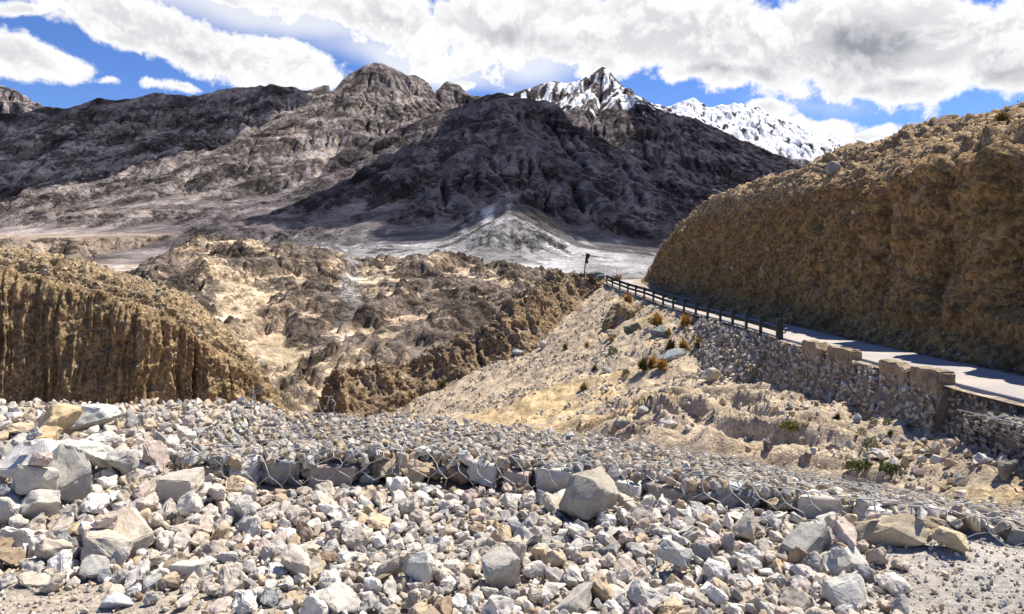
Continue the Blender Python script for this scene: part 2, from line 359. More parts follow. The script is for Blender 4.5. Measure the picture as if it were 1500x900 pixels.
# white clay on the low terraces, left
wh = sstep(.05, .3, fbm2(GX/70, GY/26, 4, 71))*foot*(pxs < 300)*(GY < 1060)
C = colmix(C, [.55, .52, .48], wh*.85)
snow = snowp*sstep(640, 760, ER+fbm2(GX/70, GY/70, 4, 81)*60)*sstep(.02, .26, fbm2((GX-GY*.4)/34, (GY+GX*.3)/90, 4, 91)+.15*sstep(1.3, .7, SLP))
snow = np.clip(snow, 0, 1)
C = colmix(C, [.84, .86, .89], sstep(.3, .6, snow))
def mountain_mat(name, k=1., dark=.66):
    m, nt, b = new_mat(name)
    at = N(nt, 'ShaderNodeAttribute', attribute_name='Col').outputs['Color']
    pos = N(nt, 'ShaderNodeNewGeometry').outputs['Position']
    na = NOISE(nt, pos, .018*k, 8, .66); nb = NOISE(nt, pos, .07*k, 6, .62); 
    nc = NOISE(nt, pos, .006*k, 6, .6, .8)
    f1 = RAMP(nt, na, .32, .68, .68, 1.32); f2 = RAMP(nt, nb, .3, .7, .84, 1.16); f3 = RAMP(nt, nc, .36, .64, .58, 1.45)
    # snow keeps white: vary only the rock
    lum = N(nt, 'ShaderNodeSeparateColor', {0: at}, mode='HSV').outputs[2]
    sn = RAMP(nt, lum, .55, .75)
    fac = M_(nt, 'MULTIPLY', M_(nt, 'MULTIPLY', f1, f2), f3)
    fac = M_(nt, 'ADD', M_(nt, 'MULTIPLY', fac, M_(nt, 'SUBTRACT', 1., sn)), sn)
    mp = N(nt, 'ShaderNodeMapping', {'Vector': pos, 'Rotation': (0, .5, .3), 'Scale': (1, 1, 2.2)}).outputs[0]
    oc = NOISE(nt, mp, .0075*k, 10, .72, .7); ob = NOISE(nt, mp, .045*k, 7, .72, .4)
    ocm = M_(nt, 'MULTIPLY', M_(nt, 'MAXIMUM', RAMP(nt, oc, .515, .55), M_(nt, 'MULTIPLY', RAMP(nt, ob, .56, .62), .8)), M_(nt, 'SUBTRACT', 1., sn))
    steep = RAMP(nt, N(nt, 'ShaderNodeSeparateXYZ', {0: N(nt, 'ShaderNodeNewGeometry').outputs['Normal']}).outputs[2], .80, .95, 1., 0.)
    ocm = M_(nt, 'MULTIPLY', ocm, steep)
    fac = M_(nt, 'MULTIPLY', fac, M_(nt, 'SUBTRACT', 1., M_(nt, 'MULTIPLY', ocm, dark)))
    cc = N(nt, 'ShaderNodeVectorMath', {0: at, 3: fac}, operation='SCALE').outputs[0]
    nt.links.new(cc, b.inputs['Base Color'])
    nd = NOISE(nt, pos, .16*k, 5, .7)
    bm_ = M_(nt, 'ADD', M_(nt, 'ADD', na, M_(nt, 'MULTIPLY', nb, .42)), M_(nt, 'ADD', M_(nt, 'MULTIPLY', nd, .16), M_(nt, 'MULTIPLY', ocm, .22)))
    nt.links.new(BUMP(nt, bm_, 1.0, 20./k), b.inputs['Normal']); b.inputs['Specular IOR Level'].default_value = .05
    return m
mm = mountain_mat('mountain_rock')
def split_link(X, Y, Z, C, region, names, mat):
    n, m = Z.shape; fc = grid_faces(n, m); reg = region[:-1, :-1].ravel()
    V = np.stack([X, Y, Z], -1).reshape(-1, 3); Cf = C.reshape(-1, 3)
    for k, nm in enumerate(names):
        f = fc[reg == k]
        if not len(f): continue
        u, inv = np.unique(f, return_inverse=True)
        link_mesh(nm, V[u], inv.reshape(-1, 4), mat, None, Cf[u])['kind'] = 'structure'
reg = np.select([(ht < 12) & (foot > .5), (WHO <= 5), (WHO <= 11)], [0, 1, 2], 3)
split_link(GX, GY, ER, C, reg, ['valley_terrain', 'ridge_mountain', 'dark_mountain', 'peak_mountain'], mm)
# ---- the far snow range and the far hill at the left edge
def far_range(name, ridges, x0, x1, y0, y1, cell, snowline, seed, snowbias=0., rock=(.17, .155, .16)):
    X, Y = np.meshgrid(np.arange(x0, x1, cell), np.arange(y0, y1, cell))
    H, who = ridge_field(X, Y, ridges, .6)
    a = fbm2(X/260, Y/260, 4, seed)*30
    H = np.maximum(H, -50)
    H = H+ridge2((X+a)/260, (Y+a)/260, 5, seed+3)*20-22+fbm2(X/50, Y/50, 4, seed+5)*8
    E, D = erode(H, cell, 6, 14000, 44, seed)
    zx, zy = np.gradient(E, cell); s = np.hypot(zx, zy)
    n = fbm2(X/80, Y/80, 5, seed+7)
    sn = sstep(-40, 50, E-snowline+n*70)*sstep(-.42, .0, fbm2((X-Y*.4)/44, (Y+X*.3)/100, 4, seed+9)+snowbias-.02+.5*sstep(1.25, .7, s))
    Cc = np.zeros(E.shape+(3,))+np.array(rock)
    Cc = colmix(Cc, [.11, .10, .105], sstep(0, .4, n)*.7)
    Cc = colmix(Cc, [.86, .88, .91], np.clip(sn, 0, 1))
    n_, m_ = E.shape
    o = link_mesh(name, np.stack([X, Y, E], -1).reshape(-1, 3), grid_faces(n_, m_), mm, None, Cc.reshape(-1, 3)); o['kind'] = 'structure'
far_range('snowy_mountains', [
 ([(900,190,4700),(960,160,4650),(1000,148,4600),(1018,146,4600),(1035,158,4620),(1050,153,4600),(1062,152,4600),(1076,151,4600),(1092,157,4600),(1110,157,4600),(1128,170,4600),(1150,182,4600),(1175,188,4650),(1200,196,4700),(1250,205,4800),(1290,203,4900),(1340,196,4900),(1420,185,4900),(1520,190,4800),(1700,150,4700)], .66),
 ([(1076,151,4600),(1090,200,4300),(1120,240,4050)], .6), ([(1018,146,4600),(1030,200,4300),(1020,260,4000)], .6), ([(1150,182,4600),(1165,215,4350),(1180,250,4100)], .6), ([(1250,205,4800),(1235,230,4500)], .55)],
 300, 4300, 2750, 5400, 8.0, 560, 101, .12)
far_range('far_mountain', [([(-260,60,5600),(-100,95,5500),(-40,108,5500),(0,120,5500),(22,130,5500),(45,147,5500),(66,160,5500),(130,200,5500)], .75),
 ([(-40,118,5900),(40,140,5900),(62,148,5900),(90,158,5900),(150,180,5900)], .6)],
 -5200, -2300, 4900, 6300, 12.0, 1470, 131, .0, (.33, .28, .27))
# ================================================================ rocks (shared by everything stony)
def rock_geo(seed, npts=13, dims=(1, .8, .6), level=2, bev=.07, rough=.035):
    """an angular stone: hull of random points, edges knocked off, surface roughened; unit longest size"""
    rng = random.Random(seed); bm = bmesh.new()
    for i in range(npts):
        v = Vector((rng.gauss(0, 1), rng.gauss(0, 1), rng.gauss(0, 1))).normalized()*rng.uniform(.82, 1.0)
        # a few flattened sides, as split stone has
        bm.verts.new((v.x*dims[0]*.5, v.y*dims[1]*.5, v.z*dims[2]*.5))
    r = bmesh.ops.convex_hull(bm, input=bm.verts[:])
    bmesh.ops.delete(bm, geom=[g for g in r['geom_interior'] if isinstance(g, bmesh.types.BMVert)], context='VERTS')
    bmesh.ops.dissolve_limit(bm, angle_limit=math.radians(14), verts=bm.verts[:], edges=bm.edges[:])
    if level >= 1:
        bmesh.ops.bevel(bm, geom=bm.edges[:]+bm.verts[:], offset=bev*.5, segments=1 if level < 3 else 2, affect='EDGES', clamp_overlap=True)
    bmesh.ops.triangulate(bm, faces=bm.faces[:])
    if level >= 2:
        for _ in range(min(3, level if level >= 3 else level-1)):
            es = [e for e in bm.edges if e.calc_length() > (.2, .1, .055)[_]]
            bmesh.ops.subdivide_edges(bm, edges=es, cuts=1, use_grid_fill=True)
            bmesh.ops.triangulate(bm, faces=bm.faces[:])
    bm.normal_update()
    V = np.array([v.co[:] for v in bm.verts]); Nn = np.array([v.normal[:] for v in bm.verts])
    if level >= 2:
        d = fbm3(V[:, 0]*6+seed, V[:, 1]*6, V[:, 2]*6, 4, seed % 97, .6)*rough*1.25+fbm3(V[:, 0]*2.4+seed, V[:, 1]*2.4, V[:, 2]*2.4, 2, seed % 89)*rough*1.5
        if level >= 3: d = d-np.clip(np.abs(fbm3(V[:, 0]*3+seed, V[:, 1]*3, V[:, 2]*3, 2, seed % 83))-.28, 0, 1)*rough*.7
        V = V+Nn*d[:, None]
    Fc = np.array([[v.index for v in f.verts] for f in bm.faces])
    bm.free(); return V, Fc
def rand_rot(rng, n):
    q = rng.normal(size=(n, 4)); q /= np.linalg.norm(q, axis=1)[:, None]; return q
def qmat(q):
    w, x, y, z = q.T
    return np.stack([np.stack([1-2*(y*y+z*z), 2*(x*y-z*w), 2*(x*z+y*w)], -1), np.stack([2*(x*y+z*w), 1-2*(x*x+z*z), 2*(y*z-x*w)], -1), np.stack([2*(x*z-y*w), 2*(y*z+x*w), 1-2*(x*x+y*y)], -1)], 1)
def scatter(protos, idx, pos, q, size, col):
    """join many stones in one triangle soup: protos list of (V,F); returns V, F, C"""
    Vs, Fs, Cs, n = [], [], [], 0
    Rm = qmat(np.asarray(q)); size = np.asarray(size); size = size[:, None]*np.ones((1, 3)) if size.ndim == 1 else size
    for k in range(len(protos)):
        s = np.nonzero(idx == k)[0]
        if not len(s): continue
        V, Fc = protos[k]
        vv = np.einsum('nij,nvj->nvi', Rm[s], V[None]*size[s][:, None, :])+pos[s][:, None]
        Vs.append(vv.reshape(-1, 3)); Fs.append((Fc[None]+(np.arange(len(s))*len(V))[:, None, None]+n).reshape(-1, 3))
        Cs.append(np.repeat(col[s], len(V), 0)); n += len(s)*len(V)
    return np.concatenate(Vs), np.concatenate(Fs), np.concatenate(Cs)
LOW = [rock_geo(900+i, 11, (1, random.Random(i).uniform(.6, .95), random.Random(i+50).uniform(.42, .8)), 0) for i in range(10)]
LOW1 = [rock_geo(940+i, 12, (1, random.Random(i).uniform(.65, .95), random.Random(i+50).uniform(.45, .8)), 1, .12) for i in range(10)]
# natural stone colours (linear): pale grey, grey, warm grey, tan, ochre, bluish slate, brown, white
STONE = np.array([[.63,.575,.50],[.46,.43,.385],[.55,.475,.38],[.55,.43,.285],[.53,.425,.295],[.30,.305,.30],[.33,.245,.165],[.71,.67,.605],[.53,.43,.37]])
STONE_NAME = ['pale grey', 'grey', 'warm grey', 'tan', 'ochre', 'bluish slate', 'brown', 'whitish', 'pinkish grey']
def stone_cols(rng, n, w):
    k = rng.choice(len(STONE), n, p=np.array(w)/sum(w)); return STONE[k]*rng.uniform(.8, 1.15, (n, 1)), k
# ---------------------------------------------------------------- soil, stone and road materials
def soil_mat(name, scale=1.0, bump=.06, pebble=9., contrast=.35, fine=30., stony=False):
    m, nt, b = new_mat(name)
    at = N(nt, 'ShaderNodeAttribute', attribute_name='Col').outputs['Color']
    pos = N(nt, 'ShaderNodeNewGeometry').outputs['Position']
    a = NOISE(nt, pos, 1.1*scale, 8, .68); f = NOISE(nt, pos, fine*scale*.35, 6, .7)
    vo = N(nt, 'ShaderNodeTexVoronoi', {'Vector': pos, 'Scale': pebble*scale, 'Randomness': 1.}, feature='F1')
    vcol = N(nt, 'ShaderNodeSeparateColor', {0: vo.outputs['Color']}).outputs[0]
    fac = M_(nt, 'MULTIPLY', RAMP(nt, a, .3, .7, 1-contrast, 1+contrast), RAMP(nt, f, .3, .7, 1-contrast*.7, 1+contrast*.7))
    fac = M_(nt, 'MULTIPLY', fac, RAMP(nt, vcol, 0, 1, .62 if stony else .82, 1.45 if stony else 1.18))
    cc = N(nt, 'ShaderNodeVectorMath', {0: at, 3: fac}, operation='SCALE').outputs[0]
    nt.links.new(cc, b.inputs['Base Color'])
    h = M_(nt, 'ADD', M_(nt, 'MULTIPLY', M_(nt, 'SUBTRACT', .5, vo.outputs['Distance'], clamp=True), M_(nt, 'MULTIPLY', vcol, .9)), M_(nt, 'ADD', M_(nt, 'MULTIPLY', f, .9), M_(nt, 'MULTIPLY', a, .9)))
    if stony:
        v2 = N(nt, 'ShaderNodeTexVoronoi', {'Vector': pos, 'Scale': pebble*scale*2.7, 'Randomness': 1.}, feature='F1')
        h = M_(nt, 'ADD', M_(nt, 'ADD', M_(nt, 'MULTIPLY', M_(nt, 'SUBTRACT', .5, vo.outputs['Distance'], clamp=True), M_(nt, 'MULTIPLY', vcol, 1.8)), M_(nt, 'MULTIPLY', M_(nt, 'SUBTRACT', .5, v2.outputs['Distance'], clamp=True), .7)), M_(nt, 'ADD', M_(nt, 'MULTIPLY', f, .9), M_(nt, 'MULTIPLY', a, .5)))
    nt.links.new(BUMP(nt, h, 1.0, bump), b.inputs['Normal']); b.inputs['Specular IOR Level'].default_value = .08
    return m
def stone_mat(name, use_obj=False, bscale=1.0, bd=.012):
    m, nt, b = new_mat(name)
    if use_obj: at = N(nt, 'ShaderNodeObjectInfo').outputs['Color']
    else: at = N(nt, 'ShaderNodeAttribute', attribute_name='Col').outputs['Color']
    pos = N(nt, 'ShaderNodeNewGeometry').outputs['Position']
    a = NOISE(nt, pos, 7*bscale, 7, .68, .6); f = NOISE(nt, pos, 48*bscale, 6, .75); v = NOISE(nt, pos, 3*bscale, 3, .5)
    fac = M_(nt, 'MULTIPLY', RAMP(nt, a, .3, .7, .80, 1.15), RAMP(nt, f, .3, .7, .82, 1.12))
    cc = N(nt, 'ShaderNodeVectorMath', {0: at, 3: fac}, operation='SCALE').outputs[0]
    cc = MIX(nt, RAMP(nt, v, .48, .7, 0, .4), cc, (.52, .45, .35))
    nt.links.new(cc, b.inputs['Base Color'])
    h = M_(nt, 'ADD', M_(nt, 'MULTIPLY', a, 1.1), M_(nt, 'MULTIPLY', f, .5))
    nt.links.new(BUMP(nt, h, 1.0, bd/bscale), b.inputs['Normal']); b.inputs['Specular IOR Level'].default_value = .12
    return m
SOIL = soil_mat('sandy_soil', 1., .07, 11.)
CLIFFM = soil_mat('conglomerate', 1., .13, 6.5, .30, 26., True)
HILLM = mountain_mat('hill_rock', 8., .5)
STM = stone_mat('stone_scatter', False); STO = stone_mat('stone', True, 1., .013)
# ---------------------------------------------------------------- the clouds over the mountains (above the frame; they shade the slopes)
cm, nt, b = new_mat('cloud_white'); b.inputs['Base Color'].default_value = (.9, .9, .92, 1)
tr = N(nt, 'ShaderNodeBsdfTransparent'); mx_ = N(nt, 'ShaderNodeMixShader', {0: .56, 1: tr.outputs[0], 2: b.outputs[0]})
nt.links.new(mx_.outputs[0], [n for n in nt.nodes if n.type == 'OUTPUT_MATERIAL'][0].inputs[0])
def cloud(x, y, rx, ry, rot, z, seed, thick=150):
    n, m = 70, 70
    u = np.linspace(-1.35, 1.35, n); U, V = np.meshgrid(u, u)
    r = np.hypot(U, V); th = np.arctan2(V, U)
    rr = 1+.28*fbm2(np.cos(th)*1.6+seed, np.sin(th)*1.6, 4, seed)
    msk = np.clip(1-(r/rr)**2, 0, 1)
    inside = msk > 0
    top = np.sqrt(msk)*thick*(.7+.5*ridge2(U*2.2+seed, V*2.2, 4, seed+3))+5; bot = -np.sqrt(msk)*18
    c, s = math.cos(rot), math.sin(rot)
    X = x+U*rx*c-V*ry*s; Y = y+U*rx*s+V*ry*c
    A = np.stack([X, Y, z+top], -1).reshape(-1, 3); B = np.stack([X, Y, z+bot], -1).reshape(-1, 3)
    f = grid_faces(n, m); ok = inside.ravel()[f].any(1); f = f[ok]
    used = np.zeros(n*m, bool); used[f.ravel()] = True
    # close the rim: pull top and bottom together outside
    out_ = ~inside.ravel(); A[out_, 2] = z; B[out_, 2] = z
    o = link_mesh('clouds', np.concatenate([A, B]), np.concatenate([f, f[:, ::-1]+n*m]), cm)
    o['kind'] = 'stuff'; tag(o, 'broken white cumulus drifting over the mountains', 'clouds')
def shadow_at(x, y, zg, rx, ry, rot, seed, zc=1950):
    t = (zc-zg)/SV[2]; cloud(x+SV[0]*t, y+SV[1]*t, rx, ry, math.radians(rot), zc, seed)
shadow_at(-1730, 2620, 420, 800, 430, 8, 3)
shadow_at(70, 1740, 210, 470, 560, 0, 7)
shadow_at(720, 2780, 350, 380, 480, 0, 12)
# ================================================================ middle hills across the gorge
HX, HY = np.meshgrid(np.arange(-145, 70, .55), np.arange(100, 440, .55))
hpx = 750+HX/HY*F
base = interp(HY, [(96,-36),(140,-26),(200,-15),(260,-5),(325,3.5),(370,5.5),(410,2),(452,-16)])
crest = interp(hpx, [(-200,-14),(100,-10),(180,-2),(240,3.6),(290,7.6),(340,6),(400,6),(460,4),(520,-1),(580,-2),(640,.6),(700,-2),(760,-6),(820,-10),(1000,-14)])*sstep(120, 300, HY)
w1 = fbm2(HX/40, HY/40, 3, 201)*9
rg = ridge2((HX+w1)/48, (HY*.8+w1)/64, 3, 203, .5); rg2 = ridge2((HX+.5*HY+w1)/20, (HY-.3*HX+w1)/30, 3, 206, .55)
HZ = base+crest+rg*4.2+rg2*1.7-2.6
rgt = sstep(440, 560, hpx)     # the right part is darker, tilted beds of rock
aa = (HX+.55*HY+w1)/26; bb = (HY*.9-.55*HX+w1*1.6+HZ*.8)/7.5
band = ridge2(aa, bb, 4, 207, .6); brd = fbm2((HX+w1)/30, (HY*.7)/24, 4, 208)
orock = sstep(.28, .52, band*.62+brd*1.0-.24+.27*rgt*sstep(115, 160, HY)-.12*(1-rgt))
HZ = HZ+orock*(.5+.9*ridge2(aa*2.6, bb*1.8, 4, 209, .6))
HE, HD = erode(HZ, .55, 16, 14000, 70, 11, rate=.26)
HE = HE+ridge2((HX+.4*HY+w1)/6, (HY-.4*HX)/4, 4, 218, .6)*.42
sandc = np.array([.64, .50, .335])
HC = np.zeros(HE.shape+(3,))+sandc
HC = colmix(HC, [.42, .28, .20], sstep(-.1, .5, fbm2(HX/60, HY/60, 3, 211))*.55)
HC = colmix(HC, [.54, .46, .36], sstep(.1, .6, fbm2(HX/18, HY/18, 4, 213))*.6)
HC = colmix(HC, [.22, .155, .10], sstep(.05, .4, fbm2(aa*1.5, bb*1.2, 4, 214, .6))*.35)
HC = colmix(HC, [.115, .095, .085], orock*.9)
HC = colmix(HC, [.40, .385, .36], sstep(18, 6, np.abs(hpx-(505+.06*(HY-140))-fbm2(HY/20, HY*0, 2, 216)*14))*sstep(160, 240, HY)*.8)
hy_, hx_ = np.gradient(HE, .55); HS = np.hypot(hx_, hy_)
HC = colmix(HC, [.24, .18, .125], sstep(1.0, 1.8, HS)*.5)
n_, m_ = HE.shape
link_mesh('rocky_hills', np.stack([HX, HY, HE], -1).reshape(-1, 3), grid_faces(n_, m_), HILLM, None, HC.reshape(-1, 3))['kind'] = 'structure'
# gorge floor and everything beyond, one sheet out to the horizon
bx, by = np.meshgrid(np.concatenate([np.linspace(-30000, -400, 20), np.linspace(-300, 300, 40), np.linspace(400, 30000, 20)]), np.concatenate([np.linspace(-30000, -200, 14), np.linspace(-150, 150, 30), np.linspace(200, 30000, 24)]))
bz = -38+fbm2(bx/30, by/30, 3, 221)*1.2*(np.hypot(bx, by) < 500)-30*sstep(400, 700, by)
n_, m_ = bz.shape
link_mesh('terrain', np.stack([bx, by, bz], -1).reshape(-1, 3), grid_faces(n_, m_), HILLM, None, np.tile([.38, .30, .22], (bz.size, 1)))['kind'] = 'structure'
# ================================================================ road line
def smooth_interp(y, pts):
    pts = sorted(pts); xs = np.array([p[0] for p in pts]); ys = np.array([p[1] for p in pts])
    d = np.linspace(xs[0], xs[-1], 800); v = np.interp(d, xs, ys)
    k = np.hanning(41); k /= k.sum(); v = np.convolve(np.pad(v, 20, mode='edge'), k, 'valid'); return np.interp(y, d, v)
RX = [(-6,10.4),(14,10.3),(25,10.3),(28.8,10.35),(33.6,10.67),(38.4,10.85),(43.2,10.77),(50.4,10.33),(55.2,9.89),(60,9.42),(64.8,8.8),(67.2,8.6),(70,8.7),(74,9.6)]
RZ = [(-6,-.55),(8,-.9),(16,-1.0),(28.8,-.92),(43.2,-.8),(50.4,-.55),(55.2,-.2),(60,.05),(64.8,.45),(68,.75),(75,.85),(92,.9)]
def Xe(y): return smooth_interp(y, RX)
def Ze(y): return smooth_interp(y, RZ)
# road centre line as points: along Xe, then bending right round the nose of the cliff
ry = np.linspace(-6, 72, 160); rl = np.stack([Xe(ry), ry], -1)
ang_ = np.linspace(0, 1.45, 40); d0 = rl[-1]-rl[-2]; d0 /= np.linalg.norm(d0); a0 = math.atan2(d0[1], d0[0])
cur = [rl[-1]]
for i in range(60):
    a = a0-1.5*sstep(0, 1, np.array(i/45.))
    cur.append(cur[-1]+.4*np.array([math.cos(a), math.sin(a)]))
rl = np.concatenate([rl, np.array(cur[1:])])
tg = np.gradient(rl, axis=0); tg /= np.linalg.norm(tg, axis=1)[:, None]; rn = np.stack([tg[:, 1], -tg[:, 0]], -1)   # to the right
rz = Ze(rl[:, 1]); rz[160:] = rz[159]+np.linspace(0, .25, len(rz)-160)
offs = np.array([-.16, -.02, .25, 1.0, 1.8, 2.6, 3.1, 3.4, 4.0])
RW = rl[:, None]+rn[:, None]*offs[None, :, None]
def road_z(off): return .03*np.sin(np.clip(off/3.3, 0, 1)*math.pi)
# shoulder of packed dirt under the slab, road slab 4 cm proud
sh = np.concatenate([RW, np.zeros(RW.shape[:2]+(1,))], -1); sh[..., 2] = rz[:, None]-.06+fbm2(RW[..., 0]*1.3, RW[..., 1]*1.3, 3, 301)*.03
sh = np.concatenate([sh, sh[:, -1:]+np.concatenate([rn[:, None]*3, np.full((len(rn), 1, 1), .5)], -1)], 1)
n_, m_ = sh.shape[:2]
o = link_mesh('road_shoulder', sh.reshape(-1, 3), grid_faces(n_, m_)[:, ::-1], SOIL, None, np.tile([.40, .33, .26], (n_*m_, 1))); o['kind'] = 'structure'
ro = np.array([.12, .25, .7, 1.2, 1.7, 2.2, 2.4]); rr_ = rl[:, None]+rn[:, None]*(ro+0*rl[:, :1])[..., None]
rdz = rz[:, None]+road_z(ro)[None]
rd = np.concatenate([rr_, rdz[..., None]], -1)
edge0 = rd[:, :1].copy(); edge0[..., 2] -= .14; edge1 = rd[:, -1:].copy(); edge1[..., 2] -= .14
rd = np.concatenate([edge0, rd, edge1], 1); n_, m_ = rd.shape[:2]
rm, nt, b = new_mat('road_surface'); pos = N(nt, 'ShaderNodeNewGeometry').outputs['Position']
a = NOISE(nt, pos, .5, 6, .6); f = NOISE(nt, pos, 9., 6, .7)
nt.links.new(MIX(nt, RAMP(nt, M_(nt, 'ADD', a, M_(nt, 'MULTIPLY', M_(nt, 'SUBTRACT', f, .5), .5)), .35, .68), (.34, .315, .30), (.46, .40, .345)), b.inputs['Base Color'])
nt.links.new(BUMP(nt, f, .6, .02), b.inputs['Normal'])
o = link_mesh('road', rd.reshape(-1, 3), grid_faces(n_, m_)[:, ::-1], rm); o['kind'] = 'structure'
# ================================================================ cliffs
def loft(stations, nu, nv, vw=None):
    """stations: (S,K,3) profile points; returns dense grid (nu,nv,3), along-length and height-length arrays"""
    S = np.asarray(stations, float); s = np.concatenate([[0], np.cumsum(np.linalg.norm(np.diff(S.mean(1), axis=0), axis=1))])
    uu = np.linspace(0, s[-1], nu)
    A = np.stack([np.stack([np.interp(uu, s, S[:, k, c]) for c in range(3)], -1) for k in range(S.shape[1])], 1)
    kk = max(3, int(nu*1.6/s[-1]))|1; ker = np.hanning(kk+2)[1:-1]; ker /= ker.sum(); p = kk//2
    A = np.apply_along_axis(lambda v: np.convolve(np.pad(v, p, mode='reflect', reflect_type='odd'), ker, 'valid'), 0, A)
    vw = np.asarray(vw if vw is not None else np.linspace(0, 1, S.shape[1]), float); vv = np.linspace(0, vw[-1], nv)
    G = np.stack([np.stack([np.interp(vv, vw, A[i, :, c]) for c in range(3)], -1) for i in range(nu)])
    k2 = np.hanning(max(5, nv//16)|1); k2 /= k2.sum(); p2 = len(k2)//2
    G = np.apply_along_axis(lambda v: np.convolve(np.pad(v, p2, mode='reflect', reflect_type='odd'), k2, 'valid'), 1, G)
    return G, np.repeat(uu[:, None], nv, 1), np.repeat(vv[None], nu, 0)
def normals(G):
    du = np.gradient(G, axis=0); dv = np.gradient(G, axis=1); n = np.cross(du, dv); return n/(np.linalg.norm(n, axis=-1, keepdims=True)+1e-12)
def cliff(name, stations, nu, nv, vw, disp, colf, seed, flip=False, stones=0, ssize=(.06, .28), prefer=None):
    G, U, V = loft(stations, nu, nv, vw); Nn = normals(G)*(-1 if flip else 1)
    G = G+Nn*disp(G, U, V)[..., None]
    Nn = normals(G)*(-1 if flip else 1)
    C = colf(G, U, V, Nn)
    verts = G.reshape(-1, 3); fc = grid_faces(nu, nv)
    if flip: fc = fc[:, ::-1]
    o = link_mesh(name, verts, fc, CLIFFM, None, C.reshape(-1, 3)); o['kind'] = 'structure'
    if stones:
        rng = np.random.default_rng(seed)
        wgt = prefer(G, U, V, Nn).ravel() if prefer is not None else np.ones(nu*nv)
        k = rng.choice(nu*nv, stones, p=wgt/wgt.sum())
        sz = ssize[0]*(ssize[1]/ssize[0])**(rng.random(stones)**2.2)
        pos = G.reshape(-1, 3)[k]+Nn.reshape(-1, 3)[k]*sz[:, None]*rng.uniform(-.15, .22, (stones, 1))+rng.normal(0, .03, (stones, 3))
        cc = C.reshape(-1, 3)[k]*rng.uniform(.85, 1.45, (stones, 1)); c2, _ = stone_cols(rng, stones, [3,3,3,4,1,1.2,2,1,1])
        cc = np.where(rng.random((stones, 1)) < .35, c2*.8, cc)
        v, f, c = scatter(LOW, rng.integers(0, len(LOW), stones), pos, rand_rot(rng, stones), sz, cc)
        # the stones are bedded in the same face: one mesh with it
        s = link_mesh('cliff_stones', v, f, CLIFFM, o, c, smooth=False); s['kind'] = 'stuff'
    return o, G, Nn
# --- right cliff above the road
ys = np.array([2,8,14,20,25,29.5,34.5,39,45,50,55,60,66,70,73,76,79,81,82])
bxs = np.array([14.6,14.3,13.85,13.75,13.75,13.8,13.95,14.1,14.2,14.1,13.8,13.5,13.2,13.3,13.5,14.3,16.8,21,27])
crx = np.array([22,21.5,21.3,21,20.8,20.4,19.2,18.1,17.0,16.4,15.9,15.6,15.2,15.0,14.9,15.6,17.9,21.6,27])
crz = np.array([8.4,8.3,8.3,8.2,8.1,7.9,8.0,7.9,7.3,7.3,7.3,6.7,5.2,4.0,3.0,2.8,3.2,4,4.5])
brx = bxs+np.array([.8,.8,.85,.85,.85,.85,.85,.85,.85,.85,.9,.9,.85,.8,.7,.6,.5,.3,.2])
brz = np.minimum(crz-.35, np.array([5.2,5.2,5.2,5.2,5.2,5.3,5.5,5.6,5.6,5.7,5.8,5.7,4.6,3.5,2.5,2.3,2.6,3.4,4]))
Zb = Ze(ys)
crossY = np.array([0]*14+[0,.6,-.6,-1.5,-2.2])
st = []
for i in range(len(ys)):
    y = ys[i]; z = Zb[i]
    st.append([(bxs[i]-1.1, y+(.0 if i < 15 else .5), z-.5), (bxs[i]-.45, y, z+.12), (bxs[i], y, z+.75), ((bxs[i]*.55+brx[i]*.45), y+crossY[i]*.4, z*.5+brz[i]*.5), (brx[i], y+crossY[i], brz[i]), (crx[i], y+crossY[i]*1.3, crz[i]), (crx[i]+5, y+crossY[i]*1.5-.6, crz[i]+.55), (crx[i]+22, y+crossY[i]*1.5-3, crz[i]-1.5)])
def cdisp(G, U, V):
    x, y, z = G[..., 0], G[..., 1], G[..., 2]
    face = sstep(1.2, 2.2, V)*sstep(6.6, 5.4, V)
    d = fbm3(x*.28, y*.28, z*.28, 3, 311)*.40+fbm3(x*1.6, y*1.6, z*1.6, 4, 313, .65)*.24
    fl = ridge2(y*.34+fbm2(y*.2, z*.3, 2, 315)*.8, z*.06, 3, 317)
    d = d+face*(-np.clip(-fl, 0, 2)*.5+.1+ridge2(y*1.3+fbm2(y*.6, z*.5, 2, 316)*.7, z*.12, 3, 318, .6)*.13)
    # two washed-out chutes, as at the right of the picture
    for cy, w, dep in ((24.3, .42, 1.5), (28.2, .42, 1.2), (20.9, .6, .9), (34, .5, .6), (44, .6, .6)):
        d = d-dep*np.exp(-((y-cy-(z-2)*.22)/w)**2)*sstep(1.5, 3, V)*sstep(8.2, 6.2, V)
    top = sstep(5.8, 7, V)
    return d+top*(ridge2(x*.45, y*.45, 5, 319, .62)*.30)
def ccol(G, U, V, Nn):
    x, y, z = G[..., 0], G[..., 1], G[..., 2]
    c = np.zeros(x.shape+(3,))+np.array([.31, .195, .085])
    c = colmix(c, [.21, .13, .06], sstep(.0, .6, fbm3(x*.5, y*.5, z*.9, 4, 321))*.8)
    c = colmix(c, [.31, .215, .12], sstep(.0, .6, fbm3(x*.9, y*.9, z*.9, 4, 323))*.7)
    for cy in (24.3, 28.2):
        c = colmix(c, [.46, .41, .34], np.exp(-((y-cy+.55-(z-2)*.22)/.20)**2)*sstep(1.5, 3, V)*sstep(-.3, .3, fbm3(x*2, y*2, z*2, 3, 325))*.8)
    c = colmix(c, [.42, .31, .19], sstep(5.8, 7, V)*.75)
    return c
def cpref(G, U, V, Nn): return .22+1.6*sstep(5.6, 6.8, V)*sstep(9.4, 8.8, V)+1.5*sstep(1.6, .6, V)
_, RCG, RCN = cliff('right_cliff', st, 900, 230, [0, .7, 1.4, 3.8, 6.2, 9.0, 10.0, 11.5], cdisp, ccol, 31, flip=True, stones=20000, ssize=(.05, .30), prefer=cpref)
